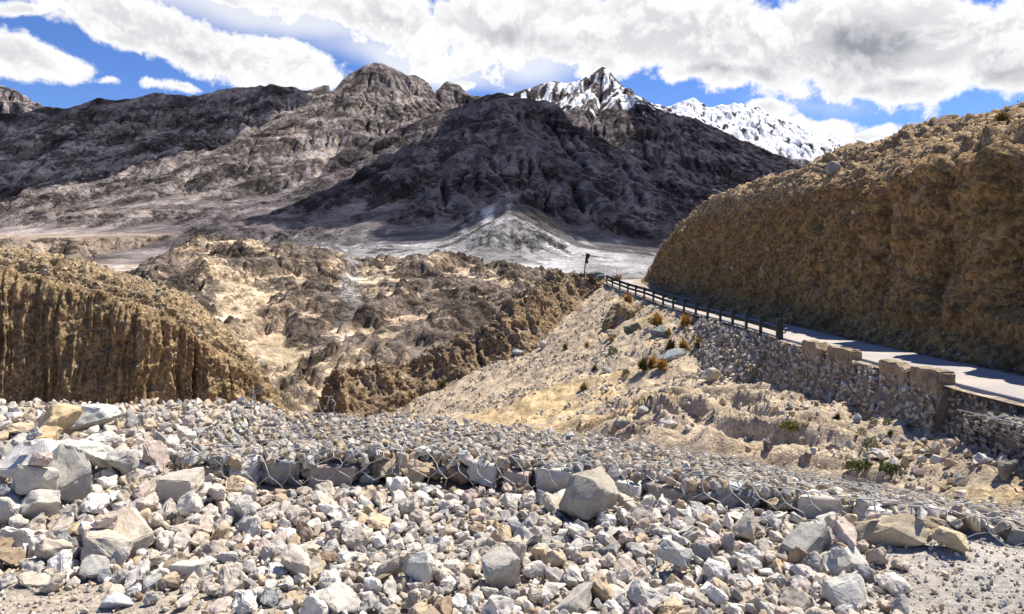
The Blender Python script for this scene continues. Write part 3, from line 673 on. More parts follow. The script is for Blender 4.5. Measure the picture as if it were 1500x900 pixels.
# --- left cliff across the gully
lt = [(-420,340,39),(-250,346,40),(-120,355,41.5),(0,370,43),(60,378,44),(150,402,45.5),(200,424,46.2),(240,431,47),(290,468,48.5),(340,503,50),(375,545,51.5),(396,592,52.6),(408,645,54.5),(412,700,58)]
st = []
for i, (px, py, Y) in enumerate(lt):
    t = P(px, py, Y); nose = sstep(8, 12, np.array(float(i)))
    dr = np.array([.25+.75*nose, -1+.55*nose]); dr /= np.linalg.norm(dr)
    e = np.array([*(t[:2]+dr*1.5), t[2]-1.25]); m1 = np.array([*(t[:2]+dr*2.0), t[2]*.5-14*.5+.6]); bse = np.array([*(t[:2]+dr*3.3), -15.])
    st.append([bse, m1, e, t-np.array([*( -dr*.9), .55]), t, t+np.array([*(-dr*5), -.2]), t+np.array([*(-dr*22), -4])])
def ldisp(G, U, V):
    x, y, z = G[..., 0], G[..., 1], G[..., 2]
    w = fbm2(U*.5, V*.25, 3, 331)*.5
    face = sstep(6.2, 5.0, V)
    fl = ridge2(U*.42+w, V*.03, 3, 333, .6); fl2 = ridge2(U*1.7+w*2, V*.08, 3, 335, .55)
    d = face*(fl*.5+fl2*.26-np.clip(-fl-.05, 0, 1)*1.3)+fbm3(x*.5, y*.5, z*.5, 3, 337)*.35+fbm3(x*2.2, y*2.2, z*2.2, 4, 339, .65)*.23
    return d+sstep(5, 6.4, V)*ridge2(x*.7, y*.7+z*.5, 4, 341, .6)*.2
def lcol(G, U, V, Nn):
    x, y, z = G[..., 0], G[..., 1], G[..., 2]
    c = np.zeros(x.shape+(3,))+np.array([.36, .255, .14])
    c = colmix(c, [.215, .148, .08], sstep(0, .6, fbm3(x*.6, y*.6, z*.3, 4, 343))*.8)
    c = colmix(c, [.38, .28, .17], sstep(.05, .6, fbm3(x*1.1, y*1.1, z*.8, 4, 345))*.75)
    return colmix(c, [.40, .305, .19], sstep(5.2, 6.6, V)*.7)
def lpref(G, U, V, Nn): return (.22+1.3*sstep(5.2, 6.2, V))*sstep(9.6, 8.8, V)
cliff('left_cliff', st, 760, 260, [0, 3, 5.4, 6.8, 7.4, 9.2, 11], ldisp, lcol, 41, stones=15000, ssize=(.06, .32), prefer=lpref)
# --- the stony fin that ends the slope
fin = [((915,418,71),(905,409,71)),((880,440,66),(840,393,69)),((830,478,62),(803,402,67)),((790,507,58),(770,430,62)),((740,530,57),(720,465,60.5)),((690,550,57),(660,500,60)),((620,574,57),(600,529,60)),((560,594,55.5),(540,533,58)),((520,614,54),(500,537,57)),((490,645,53),(478,562,56)),((470,690,52),(460,618,55))]
st = []
for bpt, tpt in fin:
    b_, t_ = P(*bpt), P(*tpt)
    lo = b_+np.array([.3, -.8, -.9])
    st.append([lo, b_, b_*.55+t_*.45+np.array([-.25, .35, .5]), b_*.15+t_*.85+np.array([0, .1, .12]), t_, t_+np.array([-.8, 1.6, -.5]), t_+np.array([-3, 6, -8.])])
def fdisp(G, U, V):
    x, y, z = G[..., 0], G[..., 1], G[..., 2]
    return fbm3(x*.45, y*.45, z*.3, 4, 351, .6)*.6+ridge2(U*.6+fbm2(U*.4, V*.4, 2, 352)*.5, V*.1, 3, 353, .6)*.3*sstep(1, 2, V)+fbm3(x*2, y*2, z*2, 3, 355, .6)*.2
def fcol(G, U, V, Nn):
    x, y, z = G[..., 0], G[..., 1], G[..., 2]
    c = np.zeros(x.shape+(3,))+np.array([.27, .19, .11])
    c = colmix(c, [.17, .12, .075], sstep(0, .6, fbm3(x*.6, y*.6, z*.6, 4, 357))*.8)
    return colmix(c, [.47, .385, .27], sstep(.05, .5, fbm3(x*1.1, y*1.1, z*1.1, 4, 359))*.7)
cliff('stony_ridge', st, 420, 170, [0, 1, 2.6, 3.6, 4.2, 5.2, 8], fdisp, fcol, 51, stones=11000, ssize=(.07, .42), prefer=lambda G, U, V, Nn: .5+1.2*sstep(2.8, 3.8, V)*sstep(6, 5, V))
# ================================================================ the slope below the road
def wall_h(y): return interp(y, [(-6,.8),(14,.8),(17,.85),(20,1.05),(23,1.3),(30,1.7),(35,1.8),(38,1.4),(41,.5),(44,0),(100,0)])
def slope_z(s, y):
    k1 = interp(y, [(6,.26),(20,.275),(31,.24),(38,.32),(45,.50),(58,.54),(70,.6),(95,.6)]); k2 = interp(y, [(6,.25),(31,.33),(45,.40),(95,.42)])
    g = np.where(s < 8, k1*s, 8*k1+(s-8)*k2)
    return Ze(y)-wall_h(y)-.10-g
sg = np.concatenate([np.linspace(-.3, 12, 150), np.linspace(12.1, 30, 110)]); yg = np.concatenate([np.linspace(7.0, 30, 230), np.linspace(30.12, 92, 260)])
SG, YG = np.meshgrid(sg, yg); XG = Xe(YG)-SG
def slope_detail(x, y, s):
    w = fbm2(x*.25, y*.25, 3, 401)*1.2
    # runnels running down and towards the gully, ledges of harder ground below the wall
    a = fbm2(x*.5, y*.5, 5, 403, .55)*.22+ridge2((y+.45*x)*.30+w, (x-.3*y)*.05, 3, 405, .5)*.16*sstep(.5, 3, s)
    ledge = np.clip(ridge2((y*.9+.55*x)*.42+w*.6, (x-.4*y)*.10, 2, 407)-.65, 0, 1)*1.5*np.exp(-((x-5.6)/3.2)**2-((y-24)/7)**2)
    return a+ledge+fbm2(x*2.2, y*2.2, 3, 409, .6)*.05
ZG = slope_z(np.maximum(SG, 0), YG)+slope_detail(XG, YG, SG)
ZG = np.where(SG < .05, np.minimum(ZG, Ze(YG)-.12-wall_h(YG)*.5), ZG)
# behind the stony ridge the ground falls to the gorge
fy = interp(XG, [(-16,54),(-11.5,56),(-7.9,59),(-3,60),(1.5,61.5),(5,66),(8,70),(9,74)])
ZG = ZG-9*sstep(0, 7, YG-fy-1.2)*sstep(1., 3.5, SG)
# towards the camera it turns into the toe of the fill below the gabions
SC_ = np.zeros(ZG.shape+(3,))+np.array([.53, .395, .225])
SC_ = colmix(SC_, [.42, .325, .205], sstep(0, .6, fbm2(XG*.35, YG*.35, 4, 411))*.8)
SC_ = colmix(SC_, [.58, .42, .235], sstep(0, .6, fbm2(XG*.7+5, YG*.7, 4, 413))*.7)
SC_ = colmix(SC_, [.37, .325, .275], sstep(.1, .5, ridge2((YG+.45*XG)*.16, (XG-.3*YG)*.04, 3, 415)-.25)*.55)
n_, m_ = ZG.shape
o = link_mesh('hillside', np.stack([XG, YG, ZG], -1).reshape(-1, 3), grid_faces(n_, m_)[:, ::-1], SOIL, None, SC_.reshape(-1, 3)); o['kind'] = 'structure'
def hill_at(x, y):
    s = Xe(y)-x; z = slope_z(np.maximum(s, 0), y)+slope_detail(x, y, s)
    fy = interp(x, [(-16,54),(-11.5,56),(-7.9,59),(-3,60),(1.5,61.5),(5,66),(8,70),(9,74)])
    return z-9*sstep(0, 7, y-fy-1.2)*sstep(1., 3.5, s)
# ================================================================ the near ground, gabions and rubble: shapes shared with the settling of the stones
GF = [(-6.5,5.0,.32),(-4.2,5.10,.31),(-2.15,5.18,.30),(-.74,5.33,.30),(.70,5.04,.25),(1.92,4.62,.20),(2.9,4.19,.15),(4.3,3.6,.10)]     # front top edge of the gabions
def gfy(x): return np.interp(x, [p[0] for p in GF], [p[1] for p in GF])
def gfz(x): return np.interp(x, [p[0] for p in GF], [p[2] for p in GF])
def gbz(x): return np.interp(x, [-4,-2.15,-.74,.7,1.92,2.9,4.3], [.30,.30,.24,.13,.0,-.10,-.16])
GW = 1.55
def top_z(x, y):
    t = np.clip((y-gfy(x))/GW, 0, 1); return gfz(x)*(1-t)+gbz(x)*t
def ground_z(x, y):
    """packed dirt; banks up a little to the gabions and falls away behind them"""
    f = gfy(x)
    z = .0+.06*sstep(f-1.0, f-.1, y)-.02*sstep(2, 4, x)
    heapl = sstep(-1.6, -2.6, x)
    z = z+heapl*(.02+.10*sstep(3.9, 5.6, y)+.10*sstep(5.4, 6.4, y))
    back = np.maximum(0, y-(f+GW+.15+.6*heapl))
    z = z+(gbz(x)-.12-z)*sstep(f+.2, f+GW, y)*(1-heapl)
    return z-back*.72-.25*np.minimum(back, 1.5)
# stones one can tell apart: (name of proto seed, dims, px, py, Y, euler deg, colour index, tint, label)
LM = [
 (1,(.37,.30,.28),866,722,4.72,(6,-6,28),2,(.29,.268,.235),'big blocky brown grey boulder in front of the wire netting'),
 (2,(.44,.23,.27),99,698,4.75,(10,62,-18),1,(.37,.355,.33),'rough grey boulder leaning steeply against its neighbours at the left of the heap'),
 (3,(.42,.34,.22),48,672,5.02,(8,-12,20),0,(.50,.50,.50),'broad pale grey boulder touching the steep leaning boulder'),
 (4,(.34,.24,.17),131,664,5.25,(0,8,-8),0,(.50,.49,.45),'pale oval boulder behind the steep leaning boulder'),
 (5,(.44,.32,.24),136,613,6.20,(5,10,6),7,(.68,.67,.63),'whitish rounded boulder crowning the heap below the left cliff'),
 (6,(.34,.32,.36),90,620,6.05,(20,-8,30),4,(.60,.47,.30),'yellowish cream boulder beside the whitish one on top of the heap'),
 (7,(.26,.20,.20),54,702,4.60,(0,14,30),2,(.38,.36,.33),'grey block tucked under the broad pale boulder'),
 (8,(.27,.22,.17),62,737,4.50,(12,-6,-20),2,(.42,.40,.37),'low grey stone with a pitted face at the foot of the leaning boulder'),
 (9,(.30,.30,.20),6,738,4.50,(0,20,10),1,(.42,.41,.39),'smooth grey boulder cut off by the left border'),
 (10,(.34,.21,.12),187,778,4.18,(28,26,-38),3,(.48,.42,.345),'long tan slab sloping down to the right above a dark hollow'),
 (11,(.25,.22,.17),153,800,4.06,(-10,16,22),2,(.41,.38,.33),'blocky brown grey stone on the left of the dark hollow'),
 (12,(.29,.20,.17),266,712,4.80,(10,-8,-16),8,(.46,.42,.37),'faceted tan grey block just left of the first netted stones'),
 (13,(.44,.20,.20),1304,783,4.24,(0,-5,-14),6,(.33,.285,.215),'long low brown boulder with a flat top under the right gabion'),
 (14,(.33,.24,.19),1232,822,3.98,(8,-12,14),7,(.55,.54,.51),'whitish faceted stone at the right end of the heap'),
 (15,(.20,.15,.11),1396,790,4.10,(0,14,-30),3,(.38,.325,.23),'tan wedge tilted against the right gabion'),
 (16,(.22,.19,.16),68,640,5.7,(0,0,40),4,(.52,.40,.25),'ochre lump below the yellowish cream boulder'),
 (17,(.20,.12,.10),275,834,3.86,(0,6,10),0,(.52,.50,.46),'smooth pale loaf shaped stone near the dirt at lower left'),
 (18,(.30,.22,.20),838,888,3.52,(20,-25,30),1,(.40,.38,.345),'big grey stone with a shaded face at the bottom border'),
 (19,(.24,.20,.24),735,833,3.78,(35,-20,15),1,(.38,.365,.34),'leaning grey slab with a dark smooth face'),
 (20,(.24,.19,.14),990,812,3.92,(-12,14,-10),5,(.34,.35,.34),'flat topped dark grey stone right of the heap middle'),
 (21,(.30,.24,.22),1238,876,3.60,(10,18,40),7,(.52,.51,.48),'largest whitish stone beside the gravel at lower right'),
 (22,(.17,.13,.20),612,834,3.78,(8,4,20),7,(.60,.585,.555),'upright white stone in the middle of the heap'),
 (23,(.26,.20,.17),1178,798,4.12,(0,-24,36),5,(.30,.30,.285),'dark faced stone below the right gabion netting'),
 (24,(.22,.17,.18),1095,770,4.35,(12,-30,10),2,(.38,.36,.32),'grey stone tipped up against the netted row'),
 (25,(.28,.20,.15),490,882,3.52,(0,12,-20),0,(.47,.46,.43),'broad pale grey stone at the bottom border left of centre'),
 (26,(.15,.12,.09),172,884,3.55,(0,0,0),5,(.33,.35,.39),'small bluish stone lying alone on the dirt at lower left'),
]
HEAPP = [rock_geo(500+i, random.Random(i).choice([10, 11, 12, 14]), (1, random.Random(i).uniform(.62, .92), random.Random(i+70).uniform(.42, .78)), 2, .055, .035) for i in range(26)]
BOXY = {1: .21, 7: .2, 11: .22, 12: .22, 10: .2, 19: .2, 23: .22}
def block_geo(seed, jit, level=3, bev=.05, rough=.03):
    """a split block: hull of a knocked-about box"""
    rng = random.Random(seed); bm = bmesh.new()
    for x in (-1, 1):
        for y in (-1, 1):
            for z in (-1, 1):
                bm.verts.new((x*.5*(1-rng.random()*jit*2), y*.5*(1-rng.random()*jit*2), z*.5*(1-rng.random()*jit*2)))
    for i in range(4):
        a = rng.randrange(3); p = [rng.uniform(-.3, .3) for _ in range(3)]; p[a] = rng.choice((-1, 1))*rng.uniform(.47, .53); bm.verts.new(p)
    r = bmesh.ops.convex_hull(bm, input=bm.verts[:])
    bmesh.ops.delete(bm, geom=[g for g in r['geom_interior'] if isinstance(g, bmesh.types.BMVert)], context='VERTS')
    bmesh.ops.dissolve_limit(bm, angle_limit=math.radians(9), verts=bm.verts[:], edges=bm.edges[:])
    bmesh.ops.bevel(bm, geom=bm.edges[:]+bm.verts[:], offset=bev*.5, segments=2, affect='EDGES', clamp_overlap=True)
    bmesh.ops.triangulate(bm, faces=bm.faces[:])
    for _ in range(level):
        es = [e for e in bm.edges if e.calc_length() > (.25, .14, .08)[_]]
        bmesh.ops.subdivide_edges(bm, edges=es, cuts=1); bmesh.ops.triangulate(bm, faces=bm.faces[:])
    bm.normal_update()
    V = np.array([v.co[:] for v in bm.verts]); Nn = np.array([v.normal[:] for v in bm.verts])
    d = fbm3(V[:, 0]*4+seed, V[:, 1]*4, V[:, 2]*4, 4, seed % 97, .55)*rough*1.6-np.clip(np.abs(fbm3(V[:, 0]*2.5+seed, V[:, 1]*2.5, V[:, 2]*2.5, 3, seed % 83))-.22, 0, 1)*.11
    Fc = np.array([[v.index for v in f.verts] for f in bm.faces]); bm.free(); return V+Nn*d[:, None], Fc
def lm_geo(k):
    s, d = LM[k][0], LM[k][1]
    V, Fc = block_geo(7000+s*13, BOXY[s]) if s in BOXY else rock_geo(7000+s*13, 10 if s == 1 else 15, (1, 1, 1), 3, .03, .03)
    if s == 1:      # a wedge-sided block: tapered, sheared, one upper corner broken off
        x, y, z = V[:, 0].copy(), V[:, 1].copy(), V[:, 2].copy()
        V = np.stack([x*(1-.30*z)+.16*z, y*(1-.2*z)-.10*z, z*(1-.18*x)+.10*x*y], -1)
        nrm = np.array([.62, -.45, .64]); o_ = np.maximum(V@nrm-.40, 0); V = V-o_[:, None]*nrm*.95
        nrm = np.array([-.75, -.35, .56]); o_ = np.maximum(V@nrm-.46, 0); V = V-o_[:, None]*nrm*.95
        V = V+fbm3(V[:, 0]*7, V[:, 1]*7, V[:, 2]*7, 3, 77)[:, None]*.03
    V = V/(V.max(0)-V.min(0)); return V*np.array(d)*(.82 if s in (14, 18, 19, 20, 21, 25, 24) else 1.), Fc
def lm_pose(k):
    _, d, px, py, Y, e, *_r = LM[k]; p = P(px, py, Y); return p, Euler([math.radians(a) for a in e]).to_quaternion()
# settled poses of the rubble stones: proto (+100 in the netted row), size mm, x y z mm, quaternion in 1/500
SETTLED = np.array([
15,167,-946,3265,20,377,19,-33,-327,12,133,-718,3316,22,32,352,-347,63,25,102,-574,3252,10,38,129,-463,-133,16,141,-420,3198,20,218,287,335,88,16,97,-284,3204,14,90,337,-284,-218,24,89,-112,3258,26,212,127,340,-271,22,115,16,3270,22,14,-209,448,70,6,90,104,3204,22,114,82,67,475,
6,96,302,3175,12,214,126,261,-347,21,109,316,3089,18,285,-217,156,-311,25,86,554,3300,9,107,332,-343,-103,6,123,760,3344,16,379,-221,171,168,2,90,838,3222,16,7,344,-361,31,1,129,1009,3212,19,321,-167,-191,288,16,142,1098,3208,21,58,-122,423,231,25,95,1325,3221,10,11,74,477,130,
20,86,1464,3188,20,13,138,480,-27,23,86,1608,3172,18,151,433,199,7,23,137,1735,3269,35,444,-204,88,-59,24,102,-1012,3364,29,129,-370,-42,307,23,96,-810,3382,26,262,-62,161,-390,2,135,-676,3483,36,410,143,-86,232,20,106,-616,3376,10,190,-82,237,389,14,102,-264,3410,26,316,-206,-21,-327,
20,90,-110,3356,9,372,46,215,252,25,97,8,3385,10,135,455,-151,-43,1,148,206,3340,22,480,96,-45,93,13,98,318,3332,22,104,411,-241,-110,22,141,450,3386,22,359,-304,122,-119,17,92,546,3399,14,436,82,83,216,12,111,794,3413,19,52,480,-101,85,15,86,848,3372,11,493,38,-6,75,
9,88,1047,3366,12,258,-80,146,-395,23,85,1152,3392,22,186,-22,203,-417,19,108,1288,3366,25,41,-481,-24,-129,1,163,1408,3396,24,430,-235,18,-97,14,88,1649,3344,10,182,-90,-395,-229,25,146,1761,3374,13,128,447,177,52,15,150,-1400,3515,14,57,-483,-88,-77,11,91,-1314,3516,18,250,-403,57,-149,
0,138,-1159,3560,37,322,38,-48,378,2,95,-980,3548,16,259,-10,73,-421,18,113,-931,3466,67,15,8,-466,180,5,92,-606,3538,20,28,-173,-461,-84,9,101,-568,3588,16,59,466,-136,-105,0,138,-430,3406,38,17,488,-97,49,11,169,-252,3524,24,260,28,185,384,9,110,-136,3492,14,158,-76,-165,438,
13,143,5,3463,15,3,121,-175,452,0,104,104,3548,60,28,71,104,-483,17,132,361,3392,19,436,89,86,212,8,142,498,3556,32,132,100,472,2,19,141,714,3552,19,52,-40,-5,496,13,150,911,3542,16,205,28,-239,388,12,87,1069,3510,14,21,-24,-375,-329,3,139,1188,3522,27,457,-191,33,-57,
2,92,1263,3536,24,125,291,-308,-235,18,141,1417,3510,28,4,-304,-385,-95,18,153,1574,3434,30,357,-312,42,-153,12,87,1641,3427,20,274,11,69,-413,10,113,-1886,3672,21,118,-111,419,220,1,94,-1829,3622,18,373,-259,109,-178,8,132,-1596,3676,21,326,13,48,376,5,142,-1480,3678,16,315,-33,-256,-290,
1,122,-1262,3684,18,208,-87,-227,384,18,153,-1130,3717,30,95,352,-342,-5,5,88,-990,3663,19,34,-205,-446,-92,11,137,-476,3718,25,103,29,-411,264,14,102,-402,3688,12,155,403,46,248,22,109,-340,3682,14,143,-43,266,-396,11,165,-178,3582,30,186,-374,173,-213,24,88,74,3487,26,413,-154,228,60,
8,103,112,3690,23,8,-473,-89,135,24,152,490,3724,42,296,-30,374,-146,19,156,791,3674,27,53,121,466,-123,20,87,874,3692,8,402,228,95,-166,2,110,1158,3739,18,6,-492,85,-26,24,103,1296,3678,25,51,-227,-443,0,19,155,1448,3712,27,133,-411,251,16,12,153,1537,3705,45,446,-16,-148,170,
19,105,1792,3716,16,383,-28,21,319,0,86,-3071,3821,43,109,437,90,-197,15,118,-2888,3830,34,11,-270,415,-70,15,138,-2716,3859,33,88,-19,-490,38,18,101,-2615,3838,40,332,-280,103,-225,23,92,-2396,3836,38,109,-474,-105,-49,25,153,-2306,3806,30,105,338,-338,-103,5,133,-2092,3816,38,100,144,-465,-52,
10,154,-2032,3796,34,4,31,-305,395,2,96,-1739,3576,24,156,80,-321,-341,9,126,-1587,3810,18,88,38,488,53,25,112,-1414,3854,10,117,402,-262,-74,14,111,-1281,3806,12,18,-301,-272,-292,10,88,-1174,3801,14,106,-129,417,220,5,125,-1012,3830,43,356,49,253,-238,13,137,-854,3817,30,276,-348,-117,197,
17,89,-774,3862,20,52,136,-478,7,16,107,-570,3806,16,158,113,427,174,11,92,-276,3814,14,295,198,-67,-346,2,102,-184,3893,24,275,279,184,250,3,103,184,3920,32,332,-16,-229,-295,13,166,230,3822,40,96,156,372,279,0,168,306,3794,44,74,-107,-482,-25,19,146,492,3814,26,93,-479,-55,92,
19,124,666,3799,34,118,1,458,162,18,86,756,3861,18,260,-262,170,-292,8,119,899,3758,28,292,265,-266,-154,23,88,1024,3767,28,3,-7,223,447,24,159,1224,3882,44,315,-288,235,113,14,131,1350,3820,26,368,-327,83,26,12,133,1440,3838,22,246,260,-277,-213,3,98,1628,3826,16,69,-481,110,-38,
3,169,1688,3790,35,441,-172,-35,158,4,159,-4567,3970,59,148,97,239,402,16,90,-4316,3898,34,189,194,396,141,13,86,-4257,3960,38,60,227,-306,318,7,98,-3886,3949,41,226,92,410,150,20,132,-3788,3926,52,226,139,-100,411,16,134,-3296,3896,40,198,440,-39,-126,4,112,-3183,3928,39,336,-192,-70,309,
11,100,-2850,3934,48,74,473,102,101,16,153,-2761,3941,58,422,-199,-121,134,22,146,-2504,3884,55,458,194,-16,50,1,94,-2468,3958,34,23,28,-236,440,4,95,-2058,3956,31,394,-54,-235,192,2,164,-2010,4009,34,18,-499,13,-18,13,102,-1576,3941,22,152,467,95,-12,5,116,-1412,4002,14,75,239,109,419,
1,124,-926,3956,20,388,-297,-78,69,16,95,-808,3952,19,295,35,395,80,16,104,-628,4045,20,264,326,220,-159,21,167,-402,3937,32,321,2,65,378,19,105,-244,3922,24,221,-260,326,-166,5,114,-166,3978,26,308,-205,-40,-334,0,115,72,3995,30,81,-14,-493,-21,18,108,316,3949,20,436,219,-70,-81,
24,126,430,3974,30,94,104,-112,467,1,107,696,3962,16,389,-221,79,-208,8,125,826,4142,41,51,23,359,-343,13,123,1192,4062,20,114,76,-240,417,21,123,1346,3902,21,52,7,-492,70,4,89,1472,3994,27,85,149,470,12,14,92,1767,3960,136,63,-216,-302,-329,16,142,2074,3938,47,41,-242,343,269,
24,144,-5068,4130,61,466,-100,-105,-110,5,110,-4918,4093,38,342,-1,-253,-264,1,169,-4740,4166,57,96,348,324,122,1,122,-4593,4048,43,150,477,-13,-5,1,167,-4470,4152,51,414,62,-66,-266,13,150,-4294,4116,40,427,-152,-184,103,14,127,-4200,4110,38,195,407,-46,210,25,87,-3872,4140,50,38,-127,-465,129,
3,129,-3924,4006,46,219,-77,179,-405,12,160,-3434,4186,62,171,195,-232,-359,5,137,-3300,4124,72,14,-194,-140,439,10,111,-2951,4076,43,72,-78,300,-386,24,184,-2628,4102,74,286,-330,165,178,23,111,-2025,4067,43,264,-389,-33,167,9,111,-1981,4131,22,404,-161,-74,236,4,122,-1896,4125,28,29,-411,270,87,
18,90,-1700,4054,20,10,364,334,78,11,150,-1601,4082,22,480,135,-7,40,9,89,-1416,4094,13,80,472,128,-66,6,102,-1263,4095,13,170,-281,-7,377,3,87,-1145,4156,16,379,274,169,-56,22,111,-934,4094,28,145,22,-182,-442,5,133,-822,4030,16,362,239,-98,228,7,97,-693,4143,22,137,-76,413,235,
11,99,-539,4108,27,208,109,418,142,17,102,-406,4131,15,441,75,73,211,15,156,-316,4001,26,479,25,81,-117,19,92,262,4160,18,11,169,468,-45,24,145,154,4058,58,283,-25,-386,-144,13,91,476,4055,10,80,-172,175,-428,12,87,762,4162,18,73,-257,-422,5,17,94,1160,4134,32,61,37,475,-138,
4,85,1447,4130,40,81,-310,355,145,5,136,1958,4156,57,406,126,-243,-101,9,213,-5092,4254,64,200,-52,202,-408,20,146,-4932,4266,74,136,164,-120,436,24,138,-4788,4272,72,32,-260,393,-164,15,128,-4557,4226,46,85,-472,-114,-81,21,153,-4469,4258,58,316,-156,135,-328,25,199,-4376,4228,51,69,308,368,124,
11,198,-4205,4268,68,422,234,100,-86,6,187,-4021,4211,52,31,-260,-27,425,6,159,-3888,4245,52,167,239,144,-380,4,127,-3639,4176,57,107,-205,167,-411,11,164,-3492,4222,81,98,207,61,440,7,157,-3328,4206,62,176,426,-8,-193,13,207,-2994,4244,76,81,156,444,150,9,144,-2680,4163,47,64,486,39,-92,
13,163,-2462,4274,50,238,-211,122,-367,10,202,-1974,4200,56,329,122,109,-339,16,197,-1882,4231,58,476,42,-16,146,4,133,-1689,4255,23,363,-84,186,-277,19,158,-1567,4228,21,219,-39,8,448,12,101,-1468,4295,18,124,157,-457,-33,2,133,-1272,4314,26,299,260,84,293,16,169,-1054,4354,46,53,471,-160,-4,
9,112,-969,4196,16,40,-266,409,100,10,92,-827,4271,14,233,178,395,92,25,139,-698,4302,12,84,291,-382,-110,19,168,-570,4241,22,363,-34,22,341,22,101,-508,4326,14,76,36,252,-424,13,158,-276,4251,16,449,-158,-142,53,12,132,-178,4290,22,51,-485,94,-59,17,105,264,4324,30,262,-411,107,36,
7,112,330,4226,26,264,272,323,41,8,87,495,4244,26,307,369,-139,-5,1,121,622,4102,20,418,-256,-87,45,12,97,746,4250,26,272,377,107,150,5,149,898,4294,36,357,40,-248,-244,18,101,1028,4214,36,38,-149,-462,-112,4,169,1311,4133,48,91,-36,488,45,14,92,1484,4231,42,63,-249,-298,-309,
7,153,1534,4256,73,302,272,-149,-250,3,114,2324,4195,236,155,-43,221,-418,4,147,-5084,4422,88,347,-162,-92,307,16,162,-4901,4364,82,167,-90,388,251,15,170,-4812,4378,83,495,41,-42,41,5,201,-4614,4379,78,261,279,-52,318,1,118,-4426,4372,70,54,68,42,491,13,134,-4382,4424,76,277,2,-271,316,
9,137,-4190,4436,82,13,491,-23,-91,5,169,-4038,4395,75,152,266,21,395,5,128,-3800,4342,73,142,-183,-335,-290,25,111,-3544,4376,61,83,401,-270,-99,10,111,-3469,4392,72,268,-194,243,-286,10,131,-3306,4350,74,22,-426,261,5,23,195,-2912,4372,103,194,-299,-197,290,23,158,-2526,4428,89,117,-142,-464,31,
24,174,-2070,4312,62,488,23,-102,-36,20,179,-1991,4443,42,70,185,-114,-445,23,135,-1838,4356,35,138,468,96,-52,7,91,-1690,4326,19,279,-272,-218,225,7,116,-1574,4372,24,183,-97,-113,441,11,134,-1467,4454,32,149,-27,-419,227,2,153,-1326,4407,31,98,-369,-322,-6,15,100,-1150,4422,16,467,49,-23,-170,
15,85,-1058,4460,14,76,-474,-119,-76,16,113,-811,4429,19,228,406,182,-11,1,89,-703,4428,16,17,-42,237,-438,14,90,-568,4410,13,34,-287,-278,-299,3,86,-470,4398,19,147,-80,293,369,19,133,-298,4424,29,2,-226,-446,9,25,93,310,4370,20,115,474,-105,-30,21,145,448,4396,36,7,444,-221,62,
24,89,685,4253,30,383,173,-73,-261,7,130,749,4306,46,131,174,-255,-371,17,86,850,4356,35,247,27,90,424,21,140,1028,4358,48,461,-180,-69,14,10,127,1118,4380,54,163,428,62,-190,18,87,1232,4326,50,48,-400,294,36,8,157,1574,4432,88,149,293,240,291,21,97,1642,4436,68,68,-280,-404,-58,
14,164,1770,4430,73,261,112,-390,-131,22,85,1846,4406,77,358,135,-141,-289,6,174,-5082,4546,107,61,213,239,-379,4,142,-4936,4478,96,358,-162,-85,297,23,154,-4725,4484,102,9,-277,355,217,1,167,-4515,4451,94,7,21,-459,-198,15,112,-4420,4490,106,407,98,-201,-186,24,135,-4353,4501,107,55,-482,116,-38,
16,111,-4172,4529,110,318,71,-35,377,16,195,-4009,4511,124,37,396,-291,-83,22,123,-3874,4486,102,389,290,-7,120,5,121,-3740,4372,72,432,245,-51,17,18,146,-3586,4526,102,283,152,-154,-350,18,184,-3338,4582,120,354,264,-119,-201,7,155,-3410,4284,62,49,-31,363,-339,12,178,-2774,4301,76,484,-30,27,120,
0,154,-2722,4546,116,195,-176,374,203,1,157,-2593,4477,92,71,446,192,95,14,159,-2440,4562,91,245,43,-383,-203,1,117,-2110,4498,60,402,-208,-121,174,23,187,-1864,4447,72,212,-5,157,-425,11,100,-1694,4500,30,350,235,13,-268,8,124,-1504,4521,46,154,-408,-105,220,10,90,-1370,4588,36,487,-83,-76,7,
0,87,-1276,4521,35,24,439,-234,43,8,91,-1152,4573,30,425,46,33,257,8,100,-1037,4562,38,215,-201,403,-28,19,104,-774,4498,22,360,20,36,-345,20,139,-704,4560,34,37,271,-418,15,13,111,-515,4516,22,449,-187,-101,-55,21,88,-386,4552,28,368,-120,-178,261,7,94,-341,4548,36,87,395,-150,-252,
7,87,-136,4508,30,291,-241,237,-226,25,134,186,4543,61,256,270,333,23,16,87,340,4552,43,213,379,244,47,23,148,700,4159,30,94,440,-176,-131,9,146,664,4450,46,62,424,257,10,2,104,848,4448,52,374,290,-53,151,21,116,890,4514,56,56,164,-469,9,25,95,1054,4604,60,7,46,-473,-154,
23,118,1198,4556,74,102,-25,452,186,3,137,1322,4517,74,194,313,-87,-326,6,115,1618,4496,70,231,-227,111,364,24,124,1738,4534,94,195,134,344,275,24,119,-5250,4533,114,282,-282,-301,12,12,135,-5050,4708,137,85,41,-488,-53,8,119,-4958,4659,139,141,-206,-433,25,19,166,-4727,4651,132,66,-495,3,14,
23,112,-4588,4672,129,57,-166,398,247,9,180,-4450,4648,126,30,485,100,-63,22,113,-4302,4660,126,41,123,474,91,23,111,-4150,4637,120,95,32,452,190,2,114,-4086,4675,124,58,32,108,-484,18,191,-3909,4642,137,49,-212,447,53,9,137,-3671,4628,119,10,-476,-153,-21,24,131,-3510,4570,120,288,403,45,-55,
12,118,-3421,4637,120,276,261,-183,-268,1,220,-2428,4299,102,231,-99,-72,-426,13,132,-2641,4538,103,88,466,-127,-96,15,121,-2554,4581,93,40,-446,212,-71,24,158,-2446,4640,126,228,-421,-138,-40,7,154,-2240,4690,108,313,-253,-217,201,20,172,-2012,4612,89,276,-164,-31,-382,4,198,-1898,4681,83,27,396,299,-59,
